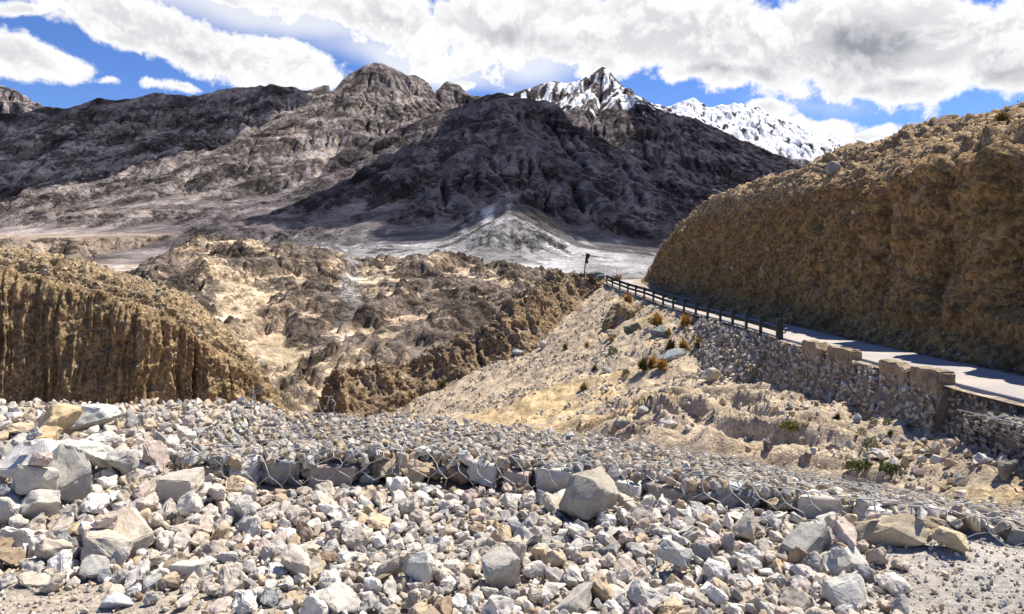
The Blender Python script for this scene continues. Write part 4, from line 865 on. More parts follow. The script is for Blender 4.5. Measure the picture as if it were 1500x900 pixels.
22,93,-1727,4636,42,26,-7,311,-390,8,88,-1537,4611,48,381,-293,-110,85,16,91,-1431,4679,42,232,352,264,48,14,94,-1256,4767,59,36,382,258,-191,4,149,-1120,4680,58,183,-213,145,-387,1,97,-1042,4659,36,45,-32,-60,-493,23,109,-876,4662,48,330,-102,193,-305,1,106,-671,4698,41,299,190,-140,-324,
17,104,-546,4603,32,459,87,41,173,3,92,-421,4702,44,184,311,-90,-333,14,95,-236,4679,46,222,280,183,298,3,151,-134,4653,59,20,16,211,-452,25,102,6,4616,52,240,438,-1,14,7,110,138,4640,57,53,368,-200,-268,9,124,198,4664,55,90,-62,478,98,13,95,562,4435,88,405,-162,-63,-236,
16,120,756,4412,42,99,-39,423,244,25,136,907,4679,66,115,460,148,56,0,117,1007,4644,86,257,-237,134,331,18,90,1160,4668,76,341,-251,116,-240,0,107,1330,4740,88,70,-100,-484,-19,14,113,-5205,4842,152,302,240,-311,-64,8,168,-5068,4820,158,490,77,23,61,25,120,-4776,4720,138,34,-31,-338,365,
6,209,-4570,4829,156,412,72,265,-71,8,212,-4284,4763,154,409,81,16,-275,10,178,-4184,4819,160,436,-229,26,-81,1,133,-3784,4867,158,364,-191,-216,184,7,176,-3600,4694,156,264,368,13,-212,20,157,-3438,4812,140,415,198,190,46,4,200,-3373,4712,148,431,-150,89,-184,14,186,-2756,5080,197,74,-52,-485,-83,
3,129,-2657,4864,148,81,-269,-413,-4,24,112,-2533,4853,161,244,81,387,-184,7,172,-2474,4758,148,171,412,205,-92,8,133,-2324,4802,129,388,64,33,-307,0,196,-2260,4590,160,186,-275,373,28,12,175,-1870,4782,82,99,-239,-428,15,17,160,-1698,4833,70,256,49,102,414,15,157,-1594,4842,60,29,-460,175,-83,
6,136,-1474,4836,59,381,107,256,-166,25,89,-1300,4848,52,102,395,274,95,22,130,-1106,4842,56,249,-177,-232,320,14,110,-990,4787,56,264,-88,338,-241,3,94,-856,4858,55,66,173,464,18,23,87,-556,4816,54,136,417,239,28,16,96,-366,4830,69,53,-23,-7,-497,6,95,-310,4836,63,41,250,-431,-16,
8,119,-173,4791,76,166,-268,-358,-149,10,85,6,4776,60,420,-269,-38,5,14,86,194,4771,64,144,-22,350,-327,7,88,294,4985,78,137,414,-95,-225,15,166,1054,4744,78,242,19,-44,-435,7,118,-5171,4976,169,206,-190,-294,291,20,146,-5114,5032,179,49,152,-474,-6,14,189,-4910,5022,189,250,-288,-175,272,
24,213,-4768,4938,197,465,101,-79,-131,1,137,-4672,5018,173,275,-104,-224,337,3,118,-4448,4929,168,45,-9,216,-449,15,129,-4360,4951,160,83,-447,-189,-84,4,193,-4170,4928,176,461,-153,101,-66,17,114,-4062,4964,177,292,-258,-306,-70,23,114,-3858,4894,164,85,-26,-489,55,1,143,-3705,4916,163,87,-1,-256,421,
10,164,-3593,4958,170,51,-247,341,265,2,179,-3550,4818,162,26,-105,-215,-438,16,166,-3621,4614,176,253,112,351,-224,14,113,-3230,4954,454,186,15,-395,-243,24,118,-2846,5116,190,307,144,-40,365,8,126,-2648,5045,187,169,-336,-163,286,18,115,-2542,4948,166,25,-486,-108,36,17,122,-2449,4919,168,222,-175,-410,-39,
15,204,-2106,4990,136,488,104,-19,-22,11,213,-1999,5016,140,200,-431,-95,-121,10,182,-1867,4942,102,42,-18,478,140,13,85,-1700,4994,68,444,-124,-156,114,21,96,-1602,5044,72,25,-488,-79,-72,24,130,-1450,5124,89,413,189,-49,-204,17,153,-1185,4994,83,168,-152,415,-163,19,155,-1110,4930,68,211,37,46,-449,
7,122,-986,4948,74,252,360,235,-42,1,99,-831,4988,67,94,335,336,125,14,160,-668,4954,78,184,-61,343,-308,23,140,-620,5012,78,127,471,-43,-99,5,162,-402,4984,72,57,-188,-159,-431,22,166,-290,5006,77,220,-87,259,-357,6,156,-173,4864,94,164,107,-427,171,11,139,20,4976,83,291,-380,-142,-27,
1,156,136,5030,82,302,13,-94,-387,15,128,334,5053,76,51,-17,-27,-496,13,115,-5019,5173,192,15,-257,417,-99,14,112,-4688,5092,186,264,68,-212,362,0,123,-4642,5144,194,70,-391,230,199,19,120,-4333,5136,182,1,166,472,-5,19,141,-3628,5122,186,92,-417,259,17,3,195,-2765,5177,204,358,48,248,241,
23,175,-2641,5282,208,20,-307,-393,-28,15,120,-2908,5088,173,184,13,-21,-464,19,186,-2593,5130,193,39,-483,121,-2,22,114,-2208,5153,162,466,85,-14,160,22,114,-2026,5150,130,258,238,164,316,21,173,-1881,5174,104,458,-197,-30,30,10,94,-1721,5112,83,51,-74,0,-492,5,111,-1527,5119,73,26,-202,-159,-428,
17,103,-1436,5188,76,209,12,84,446,22,87,-1220,5151,72,423,-209,133,-99,2,94,-1106,5157,78,207,21,-265,-370,7,131,-991,5171,82,250,-269,-242,238,23,90,-892,5140,76,145,365,307,43,23,85,-712,5066,75,98,-58,-480,79,6,127,-534,5166,84,9,-400,-295,-51,22,116,-414,5157,75,313,-227,-137,286,
11,89,-246,5201,80,164,-188,-361,241,24,87,-146,5120,82,348,-34,-121,-337,16,136,-5015,5257,206,54,-64,-213,-445,3,150,-4782,5264,194,310,86,301,235,16,156,-4507,5250,208,116,-5,-245,420,24,114,-4284,5294,199,57,-243,-433,-12,14,164,-4037,5286,202,111,-190,-289,344,24,123,-3909,5208,194,90,76,-164,-457,
1,137,-3713,5256,189,215,-76,-232,380,15,217,-2788,5308,240,144,-45,-7,477,20,148,-2558,5231,206,64,122,-226,424,2,90,-718,5278,78,155,203,184,389,21,179,-5064,5380,200,12,-56,214,-448,21,169,-4942,5404,204,453,-97,-11,188,10,133,-4756,5407,196,67,-212,371,251,1,152,-4598,5392,203,358,294,136,131,
23,118,-4480,5342,204,473,-145,69,-26,8,162,-4346,5407,202,273,12,39,417,2,122,-4154,5526,216,7,-460,138,138,22,152,-4088,5385,204,63,401,292,7,4,157,-3760,5354,212,78,-346,351,-29,5,126,-3124,5418,192,346,252,-95,240,13,190,-2904,5406,216,53,301,-366,-151,16,159,-2742,5389,216,6,-57,236,-437,
13,214,-2582,5446,200,22,137,-220,427,1,204,-4698,5478,248,210,391,-204,108,25,126,-4472,5573,212,57,-33,324,-375,21,134,-4314,5558,216,457,106,-77,-156,20,114,-4201,5561,207,62,-208,-448,-47,7,133,-3943,5508,205,478,-127,34,67,5,125,-3771,5512,215,198,-352,285,78,25,194,-2878,5537,220,180,-135,-288,341,
10,203,-2538,5538,230,425,-36,165,202,8,120,-2420,5634,202,462,66,57,170,22,186,-4960,5686,224,276,-199,-234,282,14,161,-4832,5682,223,322,303,-205,-111,15,183,-4694,5640,212,12,-424,252,-80,5,118,-4473,5663,227,9,-491,53,-75,12,130,-4328,5710,224,87,-484,-76,-48,0,194,-4164,5646,247,156,-82,19,-468,
11,157,-4026,5662,236,390,-298,-75,-54,0,117,-3988,5594,226,157,-214,75,-417,6,128,-3760,5634,210,341,97,273,-224,16,156,-3245,5670,261,187,269,-211,314,8,185,-2886,5772,240,39,-15,11,498,23,162,-2727,5708,232,33,-200,406,209,7,170,-2148,5652,196,143,-84,-201,-427,21,121,-4950,5878,244,5,-52,238,-437,
23,135,-4804,5744,254,228,-276,63,-343,8,190,-4600,5796,267,177,1,-435,-170,15,128,-4472,5826,234,70,-210,-448,13,25,207,-4040,5790,232,38,174,-439,-160,8,147,-3928,5797,262,96,-292,361,-158,20,188,-3426,5836,266,184,119,-188,408,13,199,-3244,5774,232,185,-167,144,-409,17,190,-3162,5867,266,20,-123,484,19,
2,147,-2986,5841,246,342,-42,-47,359,20,157,-2890,5858,277,358,200,-278,69,8,133,-2774,5796,244,101,-463,89,132,8,127,-2485,5814,244,169,-315,-186,296,24,113,-2357,5949,244,171,276,325,198,2,131,-4522,5980,264,237,19,100,-428,17,159,-4184,5948,262,275,139,-81,-385,13,161,-4088,5976,276,292,-360,-126,-139,
17,139,-3880,5990,274,54,-494,56,8,20,162,-3510,5988,282,119,137,-172,433,14,203,-3362,6038,271,275,231,-342,-61,13,148,-3178,6002,260,436,-176,-40,-165,17,127,-2998,5958,258,470,134,53,90,7,111,-2888,6022,267,402,-58,143,-254,22,127,-2749,5972,257,298,-120,249,-291,18,118,-2570,5848,251,150,472,-47,51,
18,124,-4844,6106,290,38,-64,25,494,8,130,-4780,6064,289,212,-310,-316,-93,10,121,-4604,6089,280,390,-302,54,-60,9,117,-4387,6034,292,234,-99,-428,-52,8,114,-4346,6160,284,269,15,30,420,15,187,-3917,6110,282,482,85,-11,102,14,190,-3404,5984,312,276,340,-67,232,14,212,-3348,5924,264,132,29,-322,-358,
18,118,-3066,6122,285,335,-193,-250,195,6,117,-2866,6177,290,51,-186,-457,-64,2,112,-2548,6068,282,149,444,-156,82,18,119,-2447,6208,275,32,-59,-182,-461,3,196,-4840,6175,290,75,-485,88,-40,17,202,-4752,6192,310,12,91,449,-199,10,151,-4622,6308,300,72,-197,382,245,6,117,-4464,6280,298,1,-488,-95,-52,
0,175,-3062,6232,318,75,56,-491,-20,13,131,-2821,6255,302,77,137,451,148,15,171,-2457,6318,281,366,-9,8,-340,5,192,-834,3215,30,203,-168,-165,-391,19,101,-770,3290,14,392,-32,25,308,7,164,-640,3304,34,267,351,230,-51,22,191,-534,3171,24,193,-160,-242,359,7,109,-262,3348,23,98,-162,387,253,
14,134,-56,3258,14,274,123,-386,-104,6,122,75,3244,29,458,-119,-160,18,3,163,296,3237,20,5,-300,395,-66,20,180,414,3298,30,48,301,-395,32,7,137,498,3256,28,224,84,411,153,23,112,676,3303,32,268,-101,343,-225,22,165,877,3261,31,23,405,-284,-68,14,123,1090,3306,14,251,380,-142,151,
23,113,1264,3272,34,54,118,-255,-410,13,136,1402,3237,14,350,-58,-205,287,4,106,1526,3180,28,159,66,184,432,3,103,1661,3208,18,304,316,11,-240,1,101,-1072,3411,16,45,-54,221,-443,0,188,-908,3390,52,171,329,174,-287,5,171,-692,3550,20,123,247,81,409,19,110,-610,3474,20,56,-428,-221,123,
20,172,-308,3439,43,62,-451,204,35,24,103,-206,3436,25,382,-146,-46,-285,11,208,-66,3416,54,42,-32,490,82,3,156,110,3390,19,55,-493,58,-19,20,123,280,3340,28,191,242,385,85,24,131,472,3456,32,38,-105,-487,-16,10,162,546,3469,26,128,416,-43,-243,1,209,749,3480,29,169,-121,202,-408,
20,114,894,3442,10,364,46,233,247,11,136,1038,3458,20,323,200,-52,-321,21,142,1249,3412,23,213,-446,-77,13,10,102,1326,3398,25,381,97,99,-292,11,124,1557,3362,30,226,-257,-364,-20,25,108,1676,3384,19,172,288,-358,-100,1,138,-1580,3556,24,119,381,286,96,24,166,-1389,3666,39,48,-379,-322,-16,
1,189,-1281,3610,26,43,-57,228,-439,25,126,-1054,3574,24,189,-140,274,-345,19,105,-1069,3509,22,68,-493,-38,-34,10,187,-698,3635,45,303,-133,178,330,6,181,-480,3528,22,149,-281,-24,385,3,100,-380,3617,20,404,-170,-93,223,6,100,-244,3600,13,191,139,256,-359,3,142,-108,3597,38,174,96,-458,-26,
24,123,77,3610,30,27,248,-431,43,24,124,160,3596,30,228,-320,-307,32,23,134,506,3638,24,154,468,18,-82,8,161,578,3589,40,48,-207,419,172,12,141,714,3623,25,56,490,-5,80,16,100,872,3648,26,76,26,-217,443,5,124,1102,3622,27,84,276,-408,-21,14,106,1268,3603,12,292,247,-322,-4,
7,134,1412,3582,22,365,-341,-1,14,21,118,1508,3658,42,167,-4,364,-299,12,100,1783,3522,17,19,174,-460,86,9,202,-2410,3737,46,76,478,102,-71,3,100,-2230,3756,27,21,-336,367,-40,3,100,-2046,3728,21,71,-374,-324,16,8,197,-1914,3774,48,100,-238,422,71,16,168,-1732,3746,46,142,21,-262,401,
25,109,-1540,3742,10,27,90,-472,-137,2,122,-1358,3764,21,471,-73,7,152,21,120,-1224,3768,17,6,489,-72,74,6,111,-1098,3816,14,284,-210,160,315,22,109,-840,3767,14,183,-173,-171,397,16,109,-724,3748,28,383,-224,67,-221,15,148,-662,3730,42,468,-127,-122,-20,4,133,-324,3762,22,330,-192,-55,318,
24,102,-244,3738,24,182,-451,-102,-55,21,154,-76,3505,21,239,-64,-201,385,1,103,115,3768,16,250,-160,182,-360,17,144,218,3701,31,33,-479,-134,41,3,128,418,3780,16,60,-490,-72,-27,10,108,554,3751,16,177,435,-4,-171,13,113,730,3782,24,30,219,-422,-151,24,119,966,3659,28,191,-379,-263,14,
8,111,1044,3714,26,119,-410,247,84,15,106,1255,3803,15,115,-184,-450,-34,5,111,1380,3746,24,54,-95,-481,-82,2,213,1523,3812,50,132,65,-2,478,25,110,1770,3780,13,127,466,120,42,4,185,-4083,3804,50,161,10,203,-428,13,139,-3970,3922,35,275,-214,68,-351,2,152,-3550,3887,50,367,257,26,221,
0,211,-3430,3930,92,56,-490,-49,64,25,119,-3230,3864,31,112,387,-285,-81,13,104,-3076,3898,43,61,63,472,139,14,141,-2824,3877,42,134,158,285,355,25,217,-2697,3968,66,174,432,157,-92,1,188,-2642,3750,46,231,-101,-220,371,11,112,-2348,3961,34,121,56,125,465,12,142,-2236,3850,48,352,-195,-48,292,
6,139,-2070,3888,25,394,-106,243,156,15,172,-1882,3934,24,38,21,35,497,7,103,-1564,3882,22,261,258,338,34,7,151,-1400,3920,24,354,-327,97,-92,2,191,-1248,3904,31,385,-30,66,-310,18,107,-1062,3967,22,83,189,-453,-42,3,124,-880,3920,15,12,185,-460,65,10,104,-745,3925,16,218,404,133,-148,
21,185,-694,3890,24,124,-106,183,-436,7,131,-283,3889,24,319,-16,134,-361,10,194,132,3898,39,18,499,25,12,15,114,254,3900,14,103,19,33,488,19,108,356,3895,19,6,116,486,-21,9,188,602,3938,22,54,-6,187,-461,8,103,708,4056,17,282,10,43,410,0,199,1060,3830,60,364,-212,-84,-256,
21,135,1056,3940,20,55,-350,-348,-52,18,195,1250,3968,47,119,69,281,390,20,174,1419,3930,20,415,140,215,109,10,120,1717,3913,128,226,140,390,164,19,196,-5112,3999,46,410,-26,24,283,1,165,-4682,4051,46,153,-45,-238,410,24,108,-4518,4037,48,197,-147,36,-434,11,132,-4335,3949,44,283,-394,-116,-38,
18,146,-4246,4036,51,351,-234,-214,164,13,116,-4066,4062,54,185,-186,-27,-425,21,208,-3850,4039,55,181,-341,-296,116,21,126,-3656,3964,41,91,-50,-104,478,21,228,-3587,4015,58,389,-310,-49,-12,18,214,-3372,4004,62,396,-282,20,-117,2,129,-3240,3972,42,42,-132,-480,20,12,138,-3002,4113,49,226,-277,-267,225,
25,164,-2906,3964,50,150,138,439,127,14,157,-2699,4085,53,148,355,-318,31,20,195,-2546,4038,80,384,146,-193,209,23,136,-2416,4064,46,63,368,-289,-165,13,166,-2111,3966,71,407,137,-217,137,4,198,-1924,3928,78,169,-118,-163,426,7,116,-1913,4058,25,76,-84,-356,332,2,100,-1755,4058,18,28,-450,-216,-12,
11,187,-1530,4008,50,92,473,129,-31,18,100,-1288,4044,22,107,-157,461,39,7,108,-1258,3994,34,229,51,-282,-340,19,104,-1072,4040,18,133,-386,288,3,12,175,-872,4062,27,25,198,-453,67,17,126,-744,4093,19,483,65,-1,-112,6,136,-566,4058,16,375,-137,222,204,6,141,-448,4072,18,185,-289,-29,363,
18,198,-206,4040,38,338,-194,-210,233,19,215,-48,4047,52,51,208,-408,-195,18,153,37,4152,32,20,-479,123,70,7,190,142,4144,31,107,-98,349,-327,0,129,531,4026,34,492,-3,-61,64,15,111,636,4032,32,30,368,-320,-107,13,111,764,4058,12,214,-204,111,-388,4,218,1064,4048,58,313,293,-141,-216,
14,132,1269,4050,41,17,-400,-172,246,21,113,1400,4050,38,21,139,54,477,22,129,1388,3994,60,178,-204,400,-128,8,105,1695,4395,77,173,301,226,280,23,182,1972,4008,72,358,-182,-110,277,7,179,-4802,4146,72,36,-452,184,104,9,194,-4621,4122,52,85,434,229,-44,6,135,-4262,4214,68,199,333,254,-187,
5,201,-3980,4304,70,419,169,-200,76,0,263,-3765,4222,110,422,-18,-217,157,24,246,-3532,4122,96,408,-17,-174,-231,15,216,-3216,4198,76,68,-436,224,69,24,221,-3068,4168,95,30,0,465,-183,20,236,-2569,4280,76,474,118,11,-106,6,242,-1939,4331,49,367,-262,61,207,25,166,-1780,4262,18,109,359,-314,-103,
25,124,-1622,4250,26,10,367,-340,11,9,196,-1425,4214,26,14,-361,330,102,1,101,-1242,4226,16,212,-86,-235,378,13,174,-1046,4225,18,400,-130,-207,174,16,202,-898,4292,64,146,36,-375,295,14,100,-786,4154,21,345,-253,208,-154,18,111,-647,4272,28,360,75,57,-334,22,200,-426,4244,24,410,-268,79,-60,
14,103,-258,4171,12,151,-140,-380,-251,5,138,-87,4230,17,276,258,-27,326,20,137,100,4236,25,56,-123,-481,-24,24,106,264,4266,28,180,54,143,440,21,109,426,4241,20,455,-197,-26,-59,4,160,584,4268,38,52,400,291,-46,24,104,776,4214,36,60,-235,402,-171,25,171,980,4270,62,285,-204,139,-329,
25,183,1213,4148,71,218,246,140,-350,20,165,1417,4182,38,426,177,184,57,12,121,1510,4188,46,74,57,-358,-336,2,109,1887,4270,69,185,28,-265,-380,12,108,2076,4237,208,334,357,28,99,3,245,-4996,4349,92,27,-464,154,103,9,161,-4720,4356,72,253,-94,-180,380,11,181,-4104,4456,113,400,206,-142,-166,
13,283,-3646,4342,88,250,-291,90,-308,16,146,-3474,4348,82,53,434,234,60,0,131,-3232,4370,84,75,-300,-6,393,4,131,-3068,4449,291,120,-47,215,-433,22,273,-2824,4202,82,42,-19,399,-297,2,172,-2736,4440,86,246,-40,-71,428,11,183,-2457,4468,114,374,-148,262,-140,2,104,-1702,4434,27,255,1,88,-421,
3,120,-1624,4330,26,85,-186,359,282,7,101,-1401,4396,21,359,-321,-88,103,7,172,-1241,4402,66,6,240,105,426,2,142,-1116,4498,36,164,214,163,388,12,188,-882,4422,30,245,320,202,216,18,120,-758,4380,22,421,231,39,133,14,104,-614,4418,24,251,-71,334,-265,22,101,-398,4409,18,390,-234,140,-153,
3,142,-290,4346,36,143,-153,97,443,5,114,-121,4460,40,20,-459,189,55,13,130,293,4436,44,106,458,-144,-88,20,160,414,4485,38,339,261,44,-256,15,174,560,4415,52,30,-326,-369,-82,5,192,668,4332,36,350,22,-260,-244,12,189,908,4374,54,308,381,-95,-38,15,137,1029,4410,66,311,-125,44,368,
7,119,1228,4461,72,190,259,383,11,11,118,1640,4385,86,148,-362,302,77,15,107,1700,4486,70,268,19,-30,-421,5,133,1962,4440,90,400,-293,-47,-45,16,153,2042,4476,101,262,-13,-40,-424,10,216,-5006,4589,134,232,73,-117,421,11,259,-4834,4540,122,320,257,12,-285,25,131,-4476,4530,99,120,363,307,95,
9,168,-4302,4576,126,158,380,278,-56,21,149,-4236,4572,120,398,183,-47,237,22,165,-3910,4540,120,10,-38,-147,-476,0,245,-3648,4492,164,355,86,-240,-242,13,189,-3536,4472,106,359,-264,200,-109,23,193,-3260,4527,158,82,284,-356,-189,8,218,-3362,4348,134,2,74,-474,-141,5,231,-2916,4568,435,443,27,-207,-101,
6,274,-2099,4402,78,406,-182,195,-118,4,241,-2222,4453,102,256,155,-175,-360,7,159,-2034,4548,82,50,-271,-417,19,19,193,-1770,4612,82,21,218,393,218,19,213,-1764,4488,55,154,-325,347,14,2,172,-1631,4567,54,216,21,-187,-410,2,148,-1412,4539,42,401,281,-98,21,11,162,-1230,4589,41,377,110,181,252,
12,140,-1078,4606,38,46,44,-495,32,25,106,-906,4562,22,54,233,417,138,25,121,-710,4646,41,332,-237,180,-225,14,133,-606,4547,32,141,-138,-418,-191,19,103,-431,4554,34,60,-449,-208,-36,10,125,-214,4638,56,31,110,11,-487,18,115,-124,4572,44,11,-12,-266,-423,20,197,92,4554,40,145,243,-82,-404,
7,108,278,4622,54,445,-219,56,-30,9,110,512,4410,71,141,222,403,136,4,122,606,4570,74,91,-71,-457,167,25,182,706,4600,90,293,91,-46,392,25,124,950,4582,70,301,-219,-221,250,9,119,1097,4562,64,161,-36,195,-430,6,101,1266,4621,70,274,68,296,-288,15,194,1426,4602,80,27,12,30,498,
10,188,1578,4580,86,246,297,318,21,10,124,1672,4627,84,270,-53,-41,-415,7,173,-4833,4693,154,309,250,175,248,25,153,-4662,4711,142,258,-175,-262,290,17,264,-3974,4717,170,23,-308,-391,-46,25,133,-3424,4530,102,147,193,-399,-179,12,175,-2568,4784,145,147,251,272,302,10,202,-2356,4640,118,187,-157,294,-323,
11,275,-2146,4570,117,238,-327,164,-245,21,109,-1475,4733,49,81,-210,-444,-45,7,127,-1288,4750,54,394,-53,139,-269,11,147,-1212,4668,66,38,-495,-23,51,22,115,-1075,4750,46,439,-185,132,-72,2,152,-908,4758,58,48,153,206,426,9,215,-800,4729,55,77,-142,458,119,13,108,-558,4756,43,116,-151,162,-433,
19,105,-452,4762,53,29,-155,475,-1,16,124,-234,4740,54,36,292,-324,-242,10,137,-108,4746,65,197,-59,5,-456,3,132,25,4692,52,30,-331,371,-51,2,140,130,4746,71,300,115,-236,-302,23,123,428,4714,361,421,-94,139,-210,6,185,560,4780,388,425,-117,-89,-219,18,202,750,4736,91,192,128,-244,-371,
0,168,876,4762,113,181,-337,291,-138,16,114,1090,4822,92,15,-47,-55,-495,9,187,1204,4731,84,17,451,-188,-104,14,153,-5286,4951,164,187,-84,-386,-243,23,224,-5008,4938,186,135,221,413,112,8,195,-4906,4815,172,42,347,347,-89,24,272,-4746,4797,191,73,-488,-70,-42,2,143,-4580,5046,178,17,94,-491,1,
22,148,-4380,4879,168,34,54,487,92,1,174,-4243,4880,188,470,-16,-155,-66,14,278,-3882,4805,169,224,171,-323,-258,1,173,-3687,4828,158,21,81,-454,-192,18,221,-3530,4896,182,32,-494,-60,32,21,193,-2722,4867,164,148,-208,-400,157,18,269,-2415,4831,177,27,-296,-400,33,5,143,-2029,4888,114,93,89,-475,-90,
11,133,-1936,4906,99,187,-379,190,-187,17,132,-1551,4965,82,241,-436,-3,48,10,108,-1387,5014,73,121,-86,435,198,25,217,-1209,4854,81,259,-181,257,-290,16,100,-1047,4872,70,206,-6,-16,-455,3,212,-882,4958,82,356,177,269,140,21,121,-764,4890,58,220,-41,-222,388,10,193,-588,4889,78,247,-59,-2,-431,
13,116,-370,4922,62,6,-132,219,-429,25,152,-246,4912,64,52,222,-423,-138,24,181,-8,4862,92,168,-213,-412,82,0,103,80,4945,85,76,-296,36,394,3,181,219,4941,88,377,281,158,-62,14,188,756,4912,79,20,335,226,294,17,229,-4798,5059,202,55,-146,-410,241,12,261,-4432,5016,195,2,477,104,111,
18,138,-4279,5068,182,281,186,151,337,6,271,-4150,5056,218,51,-496,-37,10,21,242,-3488,5038,192,104,-157,-431,171,25,136,-3512,5092,229,327,342,-156,-43,6,160,-3280,5104,480,278,235,163,-301,18,205,-2084,5114,164,459,-169,-52,-88,14,101,-1500,5073,70,90,382,138,278,6,102,-1384,5084,78,47,254,-428,-2,
3,151,-1172,5076,78,43,-140,478,3,18,143,-1074,5086,86,88,266,-413,-36,20,104,-866,5080,68,379,49,175,271,20,193,-766,4998,66,411,137,214,130,3,197,-608,5116,88,67,110,483,10,10,127,-496,5074,80,361,-244,123,-212,19,106,-265,5109,74,498,-9,38,15,0,118,-32,5154,95,350,147,51,321,
22,182,60,5112,82,54,16,269,-418,14,107,254,5058,81,189,-85,329,-315,13,152,-5152,5205,201,40,-63,-492,46,1,139,-4898,5220,188,203,80,42,448,25,167,-4706,5214,185,51,280,-397,-106,2,161,-4285,5194,192,474,-32,56,-146,7,248,-3920,5291,232,161,-98,448,115,23,196,-3824,5088,194,69,399,-236,-173,
13,233,-3546,5180,188,142,68,-250,403,14,169,-862,5251,100,13,267,-422,30,4,183,-782,5255,89,434,-137,145,-148,13,177,-5038,5312,190,65,-164,193,-426,23,160,-4864,5320,212,457,-177,36,91,4,198,-4498,5432,209,458,-176,64,70,15,241,-4380,5482,234,21,455,192,78,13,145,-4212,5402,191,434,-212,-99,-82,
10,132,-4012,5355,202,5,86,-491,-39,4,144,-3862,5378,211,413,273,-34,-59,21,165,-3664,5286,194,4,-486,94,-71,2,268,-3008,5512,243,5,446,-187,-126,0,134,-2808,5447,238,3,271,-345,240,6,130,-2676,5458,243,402,94,99,-264,9,130,-4674,5401,216,252,22,398,167,24,166,-4389,5638,243,427,-127,216,73,
7,200,-4057,5424,254,97,211,439,59,7,139,-2936,5582,244,337,-61,143,-335,9,237,-2690,5520,226,21,486,22,-115,21,179,-4398,5736,230,159,-107,203,-415,17,188,-4235,5716,259,387,-92,-302,-25,5,131,-4070,5714,242,168,264,-202,333,4,162,-3750,5696,242,371,310,-48,-118,25,162,-3496,5794,276,220,-323,269,157,
20,253,-3412,5720,225,390,253,115,-143,16,146,-3012,5706,243,372,320,19,96,19,147,-2574,5766,230,232,34,66,-436,7,158,-2416,5892,239,292,-275,246,-169,25,169,-4865,5848,237,102,489,25,11,3,134,-3973,5916,264,133,90,188,435,3,171,-3560,5904,262,44,-489,32,-87,10,210,-3230,5943,285,421,80,-101,-236,
9,154,-3065,5897,252,347,-146,-147,295,25,240,-4268,6048,278,71,167,433,171,5,170,-4137,6042,279,347,132,-312,-120,10,143,-4010,5994,270,392,83,-57,293,11,178,-3435,5898,277,217,-142,33,426,23,137,-3284,6037,319,78,-275,264,-314,7,143,-3036,6065,278,438,-120,-22,208,8,217,-2648,6018,294,98,-475,30,120,
2,220,-4657,6181,302,51,-451,-207,-27,15,133,-4225,6206,300,451,-82,110,167,0,166,-3156,6147,345,79,-274,134,388,10,174,-2904,6230,302,355,-238,-179,188,15,240,-2612,6168,287,22,-438,225,-83,14,244,-2120,6535,231,82,492,-11,28,8,134,-831,3301,32,224,360,145,222,1,149,-562,3312,26,409,-170,-86,215,
14,239,-348,3280,24,122,393,99,266,7,174,-202,3295,28,354,-333,-72,90,7,123,-33,3320,20,353,-326,99,-94,10,132,236,3266,20,240,216,375,69,14,142,373,3188,15,37,343,215,291,22,173,596,3348,38,24,452,-177,-117,19,166,782,3262,28,110,-155,457,-71,15,148,968,3322,24,359,-29,-26,-345,
19,136,1227,3338,24,1,-304,-386,92,23,174,1358,3316,50,217,89,438,56,22,125,1598,3290,24,0,294,-398,-72,4,194,-1246,3475,47,335,209,161,261,22,124,-996,3470,16,408,-254,-8,138,15,225,-796,3450,74,138,-358,-320,14,5,174,-563,3418,20,252,-82,-245,-347,4,127,-354,3508,24,76,-128,476,38,
3,121,-178,3512,40,218,-327,308,-20,13,127,29,3534,32,294,398,-68,-30,20,256,156,3230,30,337,79,302,197,5,220,426,3587,61,89,335,279,228,0,228,620,3494,66,25,93,-487,-56,9,125,806,3576,18,26,459,-169,-99,23,146,985,3585,45,190,93,199,407,14,136,1216,3462,26,209,-272,-203,302,
19,220,1333,3494,38,134,-357,323,-10,11,239,1502,3248,38,262,4,254,342,0,143,1814,3464,38,83,-294,58,392,17,189,-2286,3695,52,178,-202,391,-157,9,121,-1950,3656,26,418,-92,111,-234,12,188,-1820,3740,30,200,270,266,257,3,144,-1637,3737,24,137,275,-155,-362,17,225,-1456,3798,43,237,-363,244,-53,
8,150,-1208,3676,42,285,-266,191,-248,21,245,-904,3747,33,68,-228,-439,-30,11,122,-787,3717,22,53,95,-401,278,22,176,-618,3680,42,342,182,96,301,12,125,-448,3636,24,64,83,394,290,18,164,-242,3669,38,365,13,186,-286,0,133,-26,3574,39,80,-31,-165,-464,11,128,184,3648,34,70,11,486,95,
22,170,402,3696,22,342,-147,206,-263,1,136,638,3750,22,204,38,18,455,22,143,820,3746,27,22,400,-291,-68,11,126,1052,3661,30,189,16,40,-461,11,138,1164,3797,21,200,-36,224,398,15,126,1382,3672,12,92,-19,-490,28,13,131,1434,3658,28,441,-87,-207,69,19,237,1940,3733,34,478,13,40,-142,
12,222,-3755,3801,58,116,-162,-349,297,21,122,-3592,3822,38,429,-215,17,-138,9,156,-3407,3800,39,142,-42,179,-443,4,265,-3342,3659,61,183,-157,-124,420,24,183,-3005,3843,70,209,-371,51,256,23,223,-2904,3828,100,287,-200,-140,329,25,170,-2558,3726,51,225,-182,-247,324,16,202,-2378,3909,58,32,-346,119,340,
9,209,-2173,3847,62,153,-159,219,-392,6,142,-1970,3870,23,416,-67,260,67,1,125,-1810,3884,28,88,96,-471,-104,24,120,-1645,4004,30,107,-239,-424,36,17,130,-1320,3906,20,312,10,-23,-390,24,256,-1136,3915,71,202,18,-409,205,4,150,-964,3892,24,25,-101,-173,457,9,123,-820,3890,42,249,-91,-269,-327,
